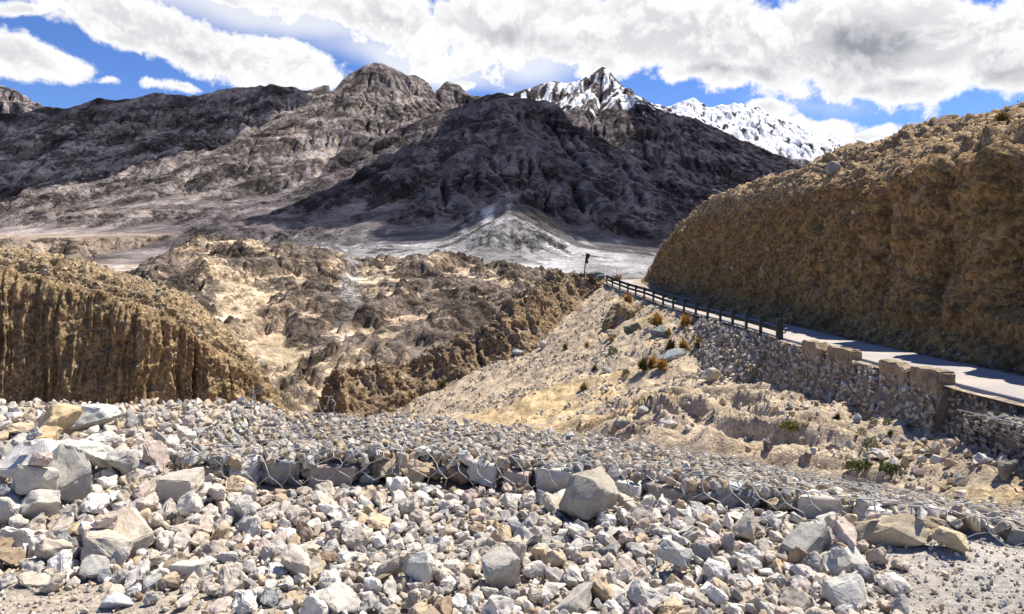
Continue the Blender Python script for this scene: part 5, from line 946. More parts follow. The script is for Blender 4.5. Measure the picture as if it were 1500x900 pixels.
15,264,-616,3839,68,369,15,-196,-274,8,152,-362,3822,42,52,-25,-333,368,22,128,-234,3868,38,221,-41,436,96,0,213,12,3982,103,248,170,-233,-324,16,209,230,3990,61,312,-345,-98,-154,16,156,417,3846,42,485,33,-25,115,10,168,594,3847,24,249,333,277,-19,25,135,682,3868,12,130,451,165,49,
8,137,1176,3976,46,129,-283,-150,361,14,166,1120,3928,39,36,295,-9,402,25,129,1478,3908,30,150,461,12,-123,23,161,1580,3886,70,318,-230,217,221,8,137,1823,3816,56,151,109,-141,442,18,125,-5183,4090,47,137,40,-183,-443,20,179,-4992,4090,40,4,-170,161,442,17,168,-4837,4082,60,33,-288,-406,-36,
13,245,-4374,4042,46,436,-210,-112,-53,22,171,-4148,4028,44,431,-233,36,93,1,290,-3978,4110,72,120,402,256,91,1,208,-3736,4005,54,479,-25,-51,133,2,135,-3680,3917,42,13,-474,154,-35,13,286,-3370,4076,108,216,-257,-59,-366,14,157,-3196,4051,42,268,35,-390,-158,24,279,-3065,4010,86,300,-333,-221,-20,
4,269,-2832,4054,72,53,-349,346,76,19,173,-2576,3960,49,2,158,474,-21,24,245,-2464,3990,102,462,-31,146,121,25,182,-2253,4101,227,381,-213,-107,219,25,159,-1803,3962,52,16,-442,-199,-120,20,160,-1823,4096,16,228,236,-54,-373,3,236,-1696,4158,28,36,22,-495,57,5,245,-1332,4122,28,427,162,-201,26,
6,203,-1162,4052,24,219,122,263,-343,19,167,-1018,4118,22,492,-18,38,80,25,129,-672,4004,12,125,431,-213,-60,6,128,-602,4120,24,39,477,-142,29,17,141,-460,4168,35,248,-347,-260,12,10,267,-134,4166,48,457,-4,-66,-193,5,135,93,4074,34,176,-32,457,-96,18,263,80,4206,91,29,443,-228,29,
18,185,347,4126,44,240,82,171,-396,24,154,548,4144,38,457,91,-83,-162,4,120,814,4088,22,133,-142,-150,436,17,248,1096,4154,73,62,-428,231,-96,14,171,1336,4028,50,169,-181,94,-424,1,157,1448,4063,36,411,-205,69,-185,21,200,1529,3954,68,273,-242,-94,-328,20,263,1828,4058,170,432,146,162,126,
18,197,-4932,4172,77,58,-153,464,-89,18,191,-4156,4362,96,479,134,-36,41,3,212,-4092,4248,76,119,-333,324,-141,14,237,-3588,4234,84,356,177,-277,122,3,235,-2830,4362,85,69,255,-164,-391,16,206,-2494,4154,80,165,48,4,470,23,200,-2396,4202,93,74,-380,-120,293,21,156,-1825,4258,62,360,73,41,337,
19,120,-1524,4305,22,99,-475,-73,97,14,198,-1372,4328,22,274,340,-227,85,15,147,-1152,4289,19,215,1,44,449,4,194,-977,4375,49,272,200,-195,-313,5,173,-786,4312,44,166,-422,176,115,7,138,-594,4326,23,354,-324,101,-95,8,130,-401,4330,22,37,28,-37,-496,20,157,-162,4347,46,56,413,254,-109,
24,191,-56,4320,58,282,178,-11,372,8,253,162,4319,61,182,92,100,446,3,139,404,4286,30,368,295,145,-80,24,129,530,4332,50,59,-40,-459,-184,21,129,816,4275,32,46,-456,-182,-82,8,150,1072,4290,60,94,-55,-385,-300,14,173,1173,4314,46,42,357,171,302,11,130,1282,4204,44,459,106,-84,-146,
2,122,1613,4293,67,189,161,114,419,0,120,1817,4283,80,257,240,207,-289,24,188,1916,4380,111,50,323,333,178,21,329,-4626,4246,99,459,8,31,-195,5,161,-4522,4354,84,51,467,-169,18,17,158,-4258,4501,99,139,30,-74,474,9,174,-3932,4434,110,82,-453,-159,-115,20,160,-3558,4354,88,204,381,-73,-241,
13,194,-3397,4422,77,353,-31,-228,269,18,187,-3334,4492,112,127,-59,-412,246,15,277,-2624,4256,126,476,125,-85,-11,4,172,-1940,4518,86,351,-177,-75,299,6,229,-1730,4380,43,210,-243,-122,363,16,216,-1580,4460,66,457,34,-22,-198,25,153,-1380,4474,22,15,48,-473,-155,2,123,-1176,4483,32,263,258,102,322,
17,210,-988,4511,45,386,158,89,261,22,177,-684,4492,40,275,-325,-197,173,14,123,-618,4493,31,358,-264,198,-113,17,144,-368,4475,40,79,-487,82,19,5,202,-207,4460,34,255,-69,-234,-354,21,184,2,4501,47,224,-397,175,-107,11,233,210,4477,54,475,144,-46,-42,0,160,386,4399,56,50,454,67,-192,
0,124,553,4536,76,207,289,-17,-351,3,155,777,4480,57,127,-121,273,381,17,150,1013,4502,63,176,7,77,461,14,140,1161,4455,57,79,-237,-311,-301,15,142,1634,4535,94,95,439,-113,189,10,124,1848,4478,77,221,413,147,-96,25,195,1946,4530,76,139,479,-28,-7,19,169,-5129,4636,132,67,40,490,-62,
21,167,-4355,4712,140,232,-61,-94,428,19,174,-4093,4564,123,170,-137,424,-150,11,346,-3772,4590,169,240,-263,-350,14,19,258,-3501,4682,164,443,50,143,175,17,276,-2617,4621,152,180,-427,187,-18,18,225,-2007,4700,114,246,-130,-128,395,7,295,-1698,4668,108,252,-172,-75,389,9,251,-1578,4705,66,86,-69,475,109,
10,250,-1320,4624,77,488,46,97,17,17,208,-1175,4726,87,53,416,234,-140,3,163,-950,4642,51,272,-66,183,-372,15,177,-832,4619,51,55,-388,308,38,24,159,-586,4674,60,43,-37,-497,-4,1,121,-479,4690,46,106,79,-190,-443,7,133,-178,4698,64,103,-245,374,198,8,143,-39,4704,60,382,36,26,320,
14,130,75,4689,66,303,-132,-274,-257,18,141,250,4568,68,117,-40,-442,198,17,142,602,4727,372,255,-346,244,-75,4,257,802,4574,94,26,-46,215,-448,20,203,972,4767,89,77,287,-189,-355,18,142,1109,4658,88,355,-195,-145,256,1,123,1432,4720,81,156,474,19,7,6,252,-4888,4930,192,335,-227,-110,273,
25,299,-4882,4631,194,95,121,451,150,7,285,-4384,4650,176,252,-97,340,-247,8,220,-4064,4878,192,250,-45,384,-196,16,250,-3844,4952,194,308,203,330,-72,6,228,-3694,4866,198,419,-115,245,38,14,228,-2724,4992,192,42,61,356,-344,0,201,-1973,4557,182,374,257,-44,205,16,219,-1760,4911,120,38,247,246,-357,
12,151,-1650,4972,80,15,262,-423,51,0,142,-1278,4930,96,95,-461,50,162,14,138,-1160,4815,74,112,360,257,204,16,150,-960,4872,63,139,74,422,218,21,120,-820,4880,58,3,460,-187,59,24,232,-666,4796,88,296,-371,-108,-116,5,177,-431,4862,64,106,-162,-177,-426,17,121,-136,4928,72,72,-4,15,495,
7,164,86,4842,84,207,43,411,192,6,247,270,4830,84,439,49,231,-44,9,242,371,4928,87,288,-99,158,-363,12,131,781,4842,90,27,493,-5,-82,18,158,-5206,5103,190,272,-223,183,-304,14,211,-5027,5080,197,379,-307,108,-8,23,238,-4560,5145,248,444,-132,115,149,10,339,-4039,5082,208,74,408,-123,-251,
3,302,-3664,5046,202,85,-394,-291,-53,23,161,-2564,5022,212,278,278,-3,308,4,169,-2390,4972,174,100,-182,204,-406,12,250,-1938,4886,154,143,104,293,364,21,328,-1850,5012,154,92,-449,-164,116,19,137,-1601,5117,83,12,-412,-282,21,8,264,-1282,5080,103,216,-29,47,447,7,121,-1176,5198,80,446,-110,103,-169,
25,193,-978,5038,71,123,484,29,9,16,248,-790,5127,124,136,-22,-24,-480,23,129,-654,5216,84,140,476,16,-63,19,126,-360,5082,80,31,-473,160,6,8,130,-211,5117,90,187,325,212,254,5,183,-5105,5218,206,72,-274,-309,-273,6,176,-4748,5352,203,392,-54,152,265,14,170,-4580,5300,210,384,-29,-300,-108,
11,178,-4381,5304,198,465,147,10,110,14,162,-4084,5250,208,90,-179,112,-444,2,190,-3755,5197,210,326,323,-150,131,9,281,-2900,5402,274,20,-94,-107,479,0,301,-2692,5162,286,57,475,99,-106,19,342,-2570,5326,266,39,-429,1,253,13,336,-4988,5472,234,284,-137,-265,283,1,269,-4792,5481,226,170,157,-235,-376,
11,233,-4618,5456,239,57,-392,-247,-178,25,185,-4254,5462,211,171,326,332,65,13,192,-3838,5434,212,274,-352,-31,-224,17,242,-2786,5618,258,192,231,399,12,20,159,-5065,5711,238,86,417,259,33,17,281,-4850,5598,245,44,50,-86,488,20,255,-4572,5660,230,247,145,-26,-409,24,185,-4044,5541,229,376,-132,-29,-300,
22,303,-3884,5597,232,242,-165,-148,377,15,169,-3654,5904,270,83,87,485,18,16,345,-3258,5466,258,202,358,257,-121,22,228,-2882,5682,259,349,-68,-290,199,6,242,-2553,5656,222,357,-132,202,253,10,188,-4978,5808,250,104,377,308,43,23,297,-4737,5802,305,142,-171,156,-420,1,157,-4504,5911,257,113,-139,297,-361,
11,350,-4334,5846,274,158,-20,172,442,7,282,-4168,5806,310,272,-26,-96,407,13,254,-4050,5862,308,238,143,355,216,2,265,-3838,5820,274,51,444,-195,-112,12,168,-3578,5808,252,20,-475,-153,28,16,319,-3141,5746,272,8,-102,368,322,3,165,-2814,5928,262,322,333,86,-166,12,264,-2691,5842,260,266,324,-209,-175,
4,246,-4642,5995,290,63,-402,274,98,19,239,-4518,6052,306,73,43,-68,-488,9,208,-4256,6146,312,92,146,464,-71,3,198,-4054,6100,284,59,-283,407,28,15,308,-3984,6032,339,4,-473,161,-3,10,162,-3486,6050,282,8,74,-51,492,24,173,-3260,6176,311,404,11,-134,-262,1,218,-3176,6068,285,453,-200,-58,37,
15,345,-4912,6092,335,143,-31,-65,474,0,181,-2730,6261,334,235,-431,86,-39,20,212,-2611,6290,310,79,279,-188,-361,103,295,-2297,5364,183,82,-79,-485,46,120,254,-2082,5305,174,110,-216,71,-431,118,236,-1775,5388,119,49,393,284,-111,108,323,-1612,5390,148,451,-131,123,120,106,242,-1324,5400,104,13,486,103,50,
114,318,-1144,5532,92,236,391,-114,168,109,305,-875,5550,96,126,-32,168,-453,111,195,-675,5510,88,321,164,-73,-339,121,253,-451,5376,93,340,-188,97,-299,111,275,-306,5367,132,92,447,205,-10,112,182,-24,5374,102,457,-27,-47,196,106,329,186,5355,95,94,251,73,-416,112,240,430,5302,110,363,-5,69,-337,
105,253,828,5212,122,54,-438,-132,194,115,314,1092,5122,87,48,-489,-44,-79,110,158,1290,5032,83,240,261,350,43,104,253,1416,4874,99,75,63,190,-452,105,268,1640,4933,119,417,-179,-123,-170,104,168,1791,4812,91,34,481,106,-78,124,219,1995,4788,112,65,-264,246,-340,120,172,2183,4692,100,283,121,-103,380,
119,253,2279,4551,102,93,-141,466,-66,109,177,2541,4458,92,381,5,-19,-324,106,190,2714,4424,96,279,-37,-83,-405,111,288,2930,4438,90,223,83,120,423,123,244,3147,4334,89,182,380,270,1,102,271,3278,4228,100,323,128,65,353,104,180,3527,4117,76,58,-261,418,58,120,199,3704,3961,74,365,47,88,327,
125,236,3881,3956,82,393,-309,-3,16,112,203,-2346,5254,188,309,-346,171,-71,124,206,-2114,5470,174,134,119,73,461,100,252,-1965,5380,171,304,-248,-10,-310,115,249,-1682,5504,150,118,260,400,-93,122,286,-1438,5408,131,389,-62,45,-305,111,238,-1278,5462,114,313,140,311,189,117,239,-1030,5512,149,338,161,243,-226,
110,244,-940,5491,146,275,-176,268,268,107,259,-718,5586,133,154,-158,206,-399,117,257,-436,5484,116,54,425,-258,7,104,216,-250,5496,94,256,-175,-97,380,115,313,-126,5350,110,36,-69,490,-64,104,204,314,5409,150,301,-335,73,-205,124,268,320,5298,140,185,382,-259,-52,116,259,694,5150,134,62,-307,-389,5,
106,270,938,5110,92,322,-282,86,243,113,244,1185,4956,84,451,-184,-102,-48,109,168,1326,4921,106,16,-335,342,-145,106,210,1567,4909,116,99,-458,-112,133,108,229,1779,4898,128,390,179,198,164,112,222,1876,4902,112,274,37,-63,412,117,190,2063,4726,88,372,29,27,331,125,252,2210,4587,119,56,-193,452,74,
112,232,2446,4524,92,229,222,-302,-240,122,201,2705,4527,100,167,-249,153,-369,120,197,2822,4505,66,384,84,264,161,111,262,2936,4308,138,58,-43,-325,-373,109,268,3437,4069,82,427,-104,48,-234,101,243,3714,4048,80,74,222,421,134,114,176,3913,4034,68,351,97,-342,-22,125,323,-2271,5279,254,53,-184,-414,-205,
106,230,-1968,5263,121,328,-147,231,259,102,284,-1898,5502,148,123,475,-4,-96,101,233,-1559,5282,164,481,-106,81,20,123,226,-1341,5388,213,425,-158,155,-143,111,215,-1198,5403,132,319,-338,176,55,101,191,-1044,5422,88,410,-279,-48,38,107,254,-823,5445,118,463,-20,2,187,120,241,-578,5424,79,402,116,239,133,
103,284,-352,5517,123,102,443,-155,-139,104,269,-166,5356,186,141,307,369,-6,119,261,52,5342,128,243,-344,-269,-3,105,230,235,5216,100,327,154,-150,-311,108,232,417,5162,120,193,91,118,-436,100,271,542,5164,215,12,-196,447,107,104,202,800,5105,108,398,244,89,156,117,318,1037,5004,194,66,458,-185,-44,
112,216,1381,5028,92,133,191,326,300,106,246,1472,4998,110,40,45,-41,-495,107,241,1602,5008,195,88,398,263,-122,107,224,1872,4778,112,246,-159,-323,245,112,171,2082,4841,110,109,-402,-128,245,116,250,2191,4768,124,486,1,-34,-114,122,181,2402,4644,101,498,35,12,-28,113,174,2596,4553,91,86,335,-336,-133,
102,167,2600,4380,99,207,-315,-315,96,116,165,2763,4542,136,84,207,-118,-431,105,212,2724,4350,78,96,-171,-191,-418,104,227,2999,4226,86,452,-194,59,68,107,243,3424,4196,120,169,-262,-117,373,122,281,3606,4037,121,234,113,427,13,121,211,3824,4062,71,122,-420,-239,42,122,172,3992,3878,73,75,392,301,-6,
104,232,-2129,5242,284,15,-7,-484,-124,113,273,-2094,5360,227,92,10,97,-482,100,221,-1924,5465,265,153,-182,415,147,110,282,-1776,5459,204,101,438,-188,-113,116,250,-1468,5350,262,256,-99,-386,161,107,240,-1219,5319,151,48,-367,85,325,113,246,-1008,5346,109,283,-333,-227,-86,125,325,-720,5407,155,29,461,-46,-186,
104,251,-554,5574,134,56,-189,-286,359,111,261,-146,5488,141,392,-29,250,181,116,263,-6,5465,136,37,90,-488,49,123,295,96,5279,165,62,-271,-391,-140,124,194,320,5182,171,452,-137,50,-155,114,206,422,5228,206,385,148,-194,205,117,202,856,5048,125,101,-273,-38,-405,109,203,968,5232,99,37,90,78,-484,
107,270,1112,5140,174,118,-146,-248,392,119,291,1294,5075,154,284,35,-18,-410,110,210,1362,4986,166,39,325,-245,-287,116,225,1711,4986,220,149,128,279,366,119,153,1862,4882,167,126,-317,359,71,122,206,1968,4880,116,130,-382,-168,242,112,258,2057,4626,110,183,-429,148,-104,107,209,2533,4616,106,372,-33,-2,-332,
107,186,2644,4586,134,199,257,-149,-349,105,161,2813,4400,76,207,266,-22,369,101,280,2800,4307,134,149,98,-283,372,122,153,3148,4180,68,374,-283,-88,149,123,239,3580,4207,132,348,-322,29,-158,109,231,3732,4158,90,330,-360,107,-6,107,275,4100,3956,80,103,-104,-312,363,
]).reshape(-1, 9)
# ================================================================ near ground
xs_ = np.concatenate([np.linspace(-60, -7, 14), np.arange(-6.6, 4.6, .045), np.linspace(4.8, 9.9, 26)])
ys_ = np.concatenate([np.linspace(-60, 1.4, 14), np.arange(1.6, 9.2, .045), np.linspace(9.4, 20, 40)])
X, Y = np.meshgrid(xs_, ys_)
def ground_full(x, y): return ground_z(x, y)-.95*sstep(5.5, 9.3, x)+fbm2(x*2.2, y*2.2, 4, 501, .55)*.018
Z = ground_full(X, Y)
c = np.zeros(X.shape+(3,))+np.array([.40, .345, .275])
c = colmix(c, [.33, .28, .22], sstep(0, .5, fbm2(X*.9, Y*.9, 4, 503))*.7)
c = colmix(c, [.43, .41, .38], sstep(1.2, 2.4, X)*.6)
GRM = soil_mat('packed_dirt', 1., .02, 42., .25, 110.)
o = link_mesh('ground', np.stack([X, Y, Z], -1).reshape(-1, 3), grid_faces(*Z.shape), GRM, None, c.reshape(-1, 3)); o['kind'] = 'structure'
# ================================================================ stones of the heap
S = SETTLED.astype(float); S_k = (S[:, 0] % 100).astype(int); S_in = S[:, 0] >= 100; S_s = S[:, 1]/1000; S_p = S[:, 2:5]/1000; S_q = S[:, 5:9]
S_q /= np.linalg.norm(S_q, axis=1)[:, None]
_lp = lm_pose(0)[0]; _ok = ~((np.hypot(S_p[:, 0]-_lp[0], S_p[:, 1]-_lp[1]) < .2) & (S_p[:, 2] > .27)); S, S_k, S_in, S_s, S_p, S_q = S[_ok], S_k[_ok], S_in[_ok], S_s[_ok], S_p[_ok], S_q[_ok]
rng = np.random.default_rng(5)
nS = len(S)
wl = [5, 3, 5, 2.2, .6, 1.0, .8, 2.6, 1.4]; wr = [5, 3.2, 5, 1.6, .25, 1.1, .6, 3, 1.6]; wg = [3, 3, 4, 2.5, .6, 2.2, 1.6, .8, 1.4]
S_c = np.zeros((nS, 3)); S_ci = np.zeros(nS, int)
for i in range(nS):
    w = wg if S_in[i] else (wl if S_p[i, 0] < -1.7 else wr)
    k = rng.choice(9, p=np.array(w)/sum(w)); S_ci[i] = k; S_c[i] = STONE[k]*rng.uniform(.88, 1.12)
# which stones show most (rays from the eye through the rubble)
from mathutils.bvhtree import BVHTree
allV, allF, own, n0 = [], [], [], 0
RM = qmat(S_q)
for i in range(nS):
    V, Fc = HEAPP[S_k[i]]; allV.append(V*S_s[i]@RM[i].T+S_p[i]); allF.append(Fc+n0); own += [i]*len(Fc); n0 += len(V)
LMV = []
for k in range(len(LM)):
    V, Fc = lm_geo(k); p, q = lm_pose(k); R = np.array(q.to_matrix()); allV.append(V@R.T+p); allF.append(Fc+n0); own += [-1-k]*len(Fc); n0 += len(V)
bvh = BVHTree.FromPolygons(np.concatenate(allV).tolist(), np.concatenate(allF).tolist())
cnt = np.zeros(nS, int)
for py in range(570, 902, 2):
    for px in range(0, 1500, 2):
        h = bvh.ray_cast((0, 0, EYE), ((px-750)/F, 1, -(py-HOR)/F))
        if h[2] is not None and own[h[2]] >= 0: cnt[own[h[2]]] += 1
def set_pose(o, p, q, s=1.0):
    o.rotation_mode = 'QUATERNION'; o.location = p; o.rotation_quaternion = q; o.scale = (s, s, s)
HM = []
for i in range(len(HEAPP)):
    V, Fc = rock_geo(500+i, random.Random(i).choice([10, 11, 12, 14]), (1, random.Random(i).uniform(.62, .92), random.Random(i+70).uniform(.42, .78)), 3, .05, .045)
    o = link_mesh('stone', V, Fc, STO, smooth=True); me = o.data; me.name = 'stone'
    me.set_sharp_from_angle(angle=math.radians(38)); HM.append(me); bpy.data.objects.remove(o)
SHORT = {1:'big blocky boulder',2:'steep leaning boulder',3:'broad pale boulder',4:'pale oval boulder',5:'whitish rounded boulder',6:'yellowish cream boulder',10:'long tan slab',11:'blocky brown grey stone',12:'faceted tan grey block',13:'long low brown boulder',14:'whitish faceted stone',17:'pale loaf shaped stone',18:'big shaded grey stone',19:'leaning dark faced slab',20:'flat topped dark stone',21:'largest whitish stone',22:'upright white stone',23:'dark faced stone',25:'broad pale grey stone'}
for k in range(len(LM)):
    s_, d, px, py, Yd, e, ci, tint, lab = LM[k]; V, Fc = lm_geo(k); p, q = lm_pose(k)
    o = link_mesh('stone', V, Fc, STO, smooth=True); o.data.set_sharp_from_angle(angle=math.radians(36)); set_pose(o, p, q); g_ = min(1.35, .64/max(tint)); o.color = (tint[0]*g_, tint[1]*g_*.965, tint[2]*g_*.89, 1)
    tag(o, lab, 'stone', 'loose stones of the rubble heap')
order = [i for i in np.argsort(-cnt) if not S_in[i] and cnt[i] > 8][:268]
info = []
for i in order:
    p = S_p[i]; px = 750+p[0]/p[1]*F; py = HOR-(p[2]-EYE)/p[1]*F
    best = min((k for k in range(len(LM)) if LM[k][0] in SHORT), key=lambda k: (px-LM[k][2])**2+1.6*(py-LM[k][3])**2)
    dx, dy = px-LM[best][2], py-LM[best][3]
    rel = ('left of' if dx < 0 else 'right of') if abs(dx) > abs(dy)*1.1 else ('behind' if dy < 0 else 'in front of')
    V = HEAPP[S_k[i]][0]; e = np.sort(V.max(0)-V.min(0))[::-1]
    shp = 'flat' if e[2]/e[0] < .52 else ('blocky' if e[2]/e[0] > .68 else ('elongated' if e[1]/e[0] < .72 else 'angular'))
    sz = 'large' if S_s[i] > .155 else ('mid sized' if S_s[i] > .115 else 'small')
    info.append([i, px, f"{sz} {STONE_NAME[S_ci[i]]} {shp} stone {rel} the {SHORT[LM[best][0]]}"])
groups = {}
for r in info: groups.setdefault(r[2], []).append(r)
ORD = ['leftmost', 'second from left', 'third from left', 'fourth from left', 'fifth from left', 'sixth from left', 'seventh from left', 'eighth from left']
for lab, rs in groups.items():
    rs.sort(key=lambda r: r[1])
    for n_, r in enumerate(rs):
        if len(rs) > 1: r[2] = f"{lab}, {'rightmost' if n_ == len(rs)-1 else ORD[min(n_, 7)]}"
for i, px, lab in info:
    o = bpy.data.objects.new('stone', HM[S_k[i]]); COL.objects.link(o); set_pose(o, S_p[i], S_q[i], S_s[i]); o.color = (*S_c[i], 1)
    tag(o, lab, 'stone', 'loose stones of the rubble heap')
rest = np.array([i for i in range(nS) if not S_in[i] and i not in set(order)])
v, f, cc = scatter(HEAPP, S_k[rest], S_p[rest], S_q[rest], S_s[rest], S_c[rest])
o = link_mesh('rubble', v, f, STM, None, cc); o.data.set_sharp_from_angle(angle=math.radians(24)); tag(o, 'bed of broken stones filling the heap between the larger stones', 'rubble', kind='stuff')
# small chips wedged between them
n = 5200; x = rng.uniform(-5.2, 2.4, n); y = rng.uniform(3.2, 6.6, n); pxn = 750+x/y*F; pyn = HOR+EYE/y*F
ok = (y < gfy(x)-.04) | (x < -2.5); lim = np.interp(pxn, [-900,0,200,350,430,470], [800,843,862,882,905,1000]); ok &= ~((pxn < 470) & (pyn > lim-8))
ok &= pxn < np.interp(pyn, [740,785,800,850,900,1000], [1480,1440,1245,1275,1315,1360])
x, y = x[ok], y[ok]; n = len(x); sz = rng.uniform(.035, .085, n); cc, _ = stone_cols(rng, n, wr)
v, f, c = scatter(LOW1, rng.integers(0, 10, n), np.stack([x, y, ground_full(x, y)+sz*rng.uniform(.1, .45, n)], -1), rand_rot(rng, n), sz, cc*.95)
o = link_mesh('rubble_chips', v, f, STM, None, c, smooth=False); tag(o, 'small stone chips wedged between the stones of the heap', 'chips', kind='stuff')
# grit and pebbles between them, on the dirt and on the gravel
n = 34000; x = rng.uniform(-5.2, 6.8, n); y = 3.0+rng.random(n)**1.2*3.6
ok = y < gfy(x)-.02; x, y = x[ok], y[ok]; n = len(x)
sz = .010*(5.2)**(rng.random(n)**1.9); cc, _ = stone_cols(rng, n, [4,3,5,4,1,1,1,2,1])
pz = np.stack([x, y, ground_full(x, y)+sz*.22], -1)
v, f, c = scatter(LOW, rng.integers(0, 10, n), pz, rand_rot(rng, n), sz, cc)
o = link_mesh('gravel', v, f, STM, None, c, smooth=False); tag(o, 'grit and pebbles strewn on the packed dirt', 'gravel', kind='stuff')
# ================================================================ gabions
wm, nt, b = new_mat('galvanised_wire'); b.inputs['Base Color'].default_value = (.36, .355, .34, 1); b.inputs['Metallic'].default_value = .35; b.inputs['Roughness'].default_value = .5
HF = .30
def drape(x, w, hf):
    """netting coordinate w: up the front face (0..hf), then back over the top"""
    yf = gfy(x); zt = gfz(x)
    t = np.clip(w/hf, 0, 1); on = w > hf; back = np.maximum(w-hf, 0)
    bul = .035*np.sin(t*math.pi)*(~on)+fbm2(x*3, w*3, 3, 511)*.03
    y = np.where(on, yf+back, yf-.015-bul); zz = np.where(on, top_z(x, yf+back)+.045+fbm2(x*5, w*5, 3, 513)*.03, zt-hf+t*hf+.02)
    # soft shoulder
    r = np.exp(-((w-hf)/.09)**2); y = y+r*.02; zz = zz-r*.018
    return np.stack([x, y, zz], -1)
GAB = [(-2.45, -.80, 'left gabion with torn netting and curled wire ends above big netted stones'), (-.80, 1.15, 'middle gabion with pale blocks behind sagging netting, behind the big blocky boulder'), (1.15, 4.15, 'right gabion sinking low towards the gravel, with neat arched netting')]
for gi, (x0, x1, lab) in enumerate(GAB):
    root = empty('gabion', (float((x0+x1)/2), float(gfy((x0+x1)/2)+.7), 0.)); tag(root, lab, 'gabion', 'row of wire netted stone gabions')
    inv = Matrix.Translation(root.location).inverted()
    def child(o): o.parent = root; o.matrix_parent_inverse = inv
    r2 = np.random.default_rng(60+gi)
    # netting
    mb = MB(); a_ = .165; h_ = .13; hf = .26 if gi == 0 else (.24 if gi == 1 else .19); Wt = hf+GW
    nxn = int((x1-x0)/a_)+1; nwn = int(Wt/h_)+1; jit = (.018, .012, .006)[gi]; pts = {}
    def node(i, j):
        if (i, j) not in pts:
            xx = x0+(i*.5)*a_; ww = j*h_*.5; jj = jit*(1.7 if gi == 0 and i < 5 else 1)
            dx, dw = r2.normal(0, jj, 2); q = drape(np.array(np.clip(xx+dx+.03*math.sin(ww*9+i*.3), x0, x1)), np.array(max(0., ww+dw)), hf)
            if gi == 0 and i < 5: q = q+r2.normal(0, .03, 3)
            pts[(i, j)] = q
        return pts[(i, j)]
    def wire(p, q, r):
        m = (p+q)/2+r2.normal(0, .006, 3); mb.tube([p, p*.3+q*.05+m*.65, m, q*.3+p*.05+m*.65, q], r, 4, cap=False)
    for j in range(nwn):
        for i in range(nxn):
            if gi == 0 and i < 3 and r2.random() < .45: continue
            o2 = (j % 2); b0 = 2*i+o2
            # one cell: the twisted upright between rows, then two slanting wires
            lo = node(b0, 2*j); hi = node(b0, 2*j+1)
            th = 1. if 2*j*h_*.5 < hf+.1 else .62; wire(lo, hi, .0042*th)
            wire(hi, node(b0+1, 2*j+2), .003*th); wire(hi, node(b0-1, 2*j+2), .003*th) if b0 > 0 else None
    # selvedge wires along the top front edge
    xx = np.linspace(x0, x1, 60)
    mb.tube(drape(xx, np.full(60, hf+.02), hf)+r2.normal(0, .006, (60, 3)), .0036, 5)
    child(mb.build('wire_mesh', wm))
    if gi == 0:
        for t in range(11):
            bx = -2.45+r2.random()**1.5*1.25; by = 6.5+r2.random()*.35; n_ = 14; d = r2.normal(0, 1, 2); d /= np.linalg.norm(d); L = r2.uniform(.12, .42)
            u = np.linspace(0, 1, n_); curl = r2.uniform(2, 6); hgt = r2.uniform(.05, .30)
            p = np.stack([bx+d[0]*L*u*.5+.05*np.sin(u*curl+t)*u, by+d[1]*L*u*.3, .32+hgt*np.sin(u*math.pi*r2.uniform(.5, .9))+.02*np.sin(u*11+t)], -1)
            lw = MB(); lw.tube(p, .0038, 5); child(lw.build('loose_wire', wm))
        for t in range(7):
            bx = -2.5+r2.random()*.35; by = 5.0+r2.random()*.3; n_ = 12; u = np.linspace(0, 1, n_); d = r2.normal(0, 1, 2); L = r2.uniform(.1, .3)
            lw = MB(); lw.tube(np.stack([bx+d[0]*L*u*.6, by-.03-.06*np.sin(u*3), .12+.22*u*r2.uniform(.3, 1)+.05*np.sin(u*4+t)], -1), .0034, 5); child(lw.build('loose_wire', wm))
    # big stones of the netted row, each a part
    x = x0+.06; big = []
    while x < x1-.1:
        w_ = float(r2.uniform(.2, .42))*(1. if gi < 2 else .8); hh = float(r2.uniform(.62, 1.0))*hf*.92; xc = x+w_/2
        V, Fc = block_geo(int(r2.integers(9999)), .2, 2) if r2.random() < .4 else rock_geo(int(r2.integers(9999)), 15, (1, 1, 1), 3, .05, .045)
        V = V/(V.max(0)-V.min(0))*np.array([w_, .30, hh])
        cc, ci = stone_cols(r2, 1, wg)
        o = link_mesh('stone', V, Fc, STO); o.data.set_sharp_from_angle(angle=math.radians(36)); o.location = (xc, gfy(xc)+.155, gfz(xc)-hf+hh/2+.015); o.rotation_euler = (r2.uniform(-.15, .1), r2.uniform(-.16, .16), -math.atan2(gfy(xc-.1)-gfy(xc+.1), .2)); o.color = (*(cc[0]*.85), 1); child(o); big.append((xc, w_)); x += w_*r2.uniform(.86, 1.12)
    for i in range(nS):
        if not S_in[i] or cnt[i] <= 4 or S_p[i, 0] < x0 or S_p[i, 0] >= x1: continue
        hidden = False
        for item in big:
            if abs(S_p[i, 0]-item[0]) < item[1]*.42: hidden = True
        if hidden: continue
        o = bpy.data.objects.new('stone', HM[S_k[i]]); COL.objects.link(o); set_pose(o, S_p[i], S_q[i], S_s[i]); child(o)
        o.color = (*(S_c[i]*.92), 1)
    # fill: crushed stone over the core, up to the netting
    n = int(430*(x1-x0)*GW); x = r2.uniform(x0, x1, n); y = gfy(x)+r2.uniform(.05, GW+.12, n)**1.0
    sz = r2.uniform(.05, .125, n)*np.where(y < gfy(x)+.45, 1.25, 1.0)
    z = top_z(x, y)+r2.uniform(-.03, .022, n)-sz*.18
    cc, _ = stone_cols(r2, n, [4, 3.5, 4, 3.5, 1.5, 2.6, 1.6, 1.6, 1.4])
    n2 = int(170*(x1-x0)); x2 = r2.uniform(x0, x1, n2); s2 = r2.uniform(.06, .14, n2); y2 = gfy(x2)+r2.uniform(.10, .40, n2); z2 = gfz(x2)-r2.uniform(0, .22, n2)
    c2, _ = stone_cols(r2, n2, wg)
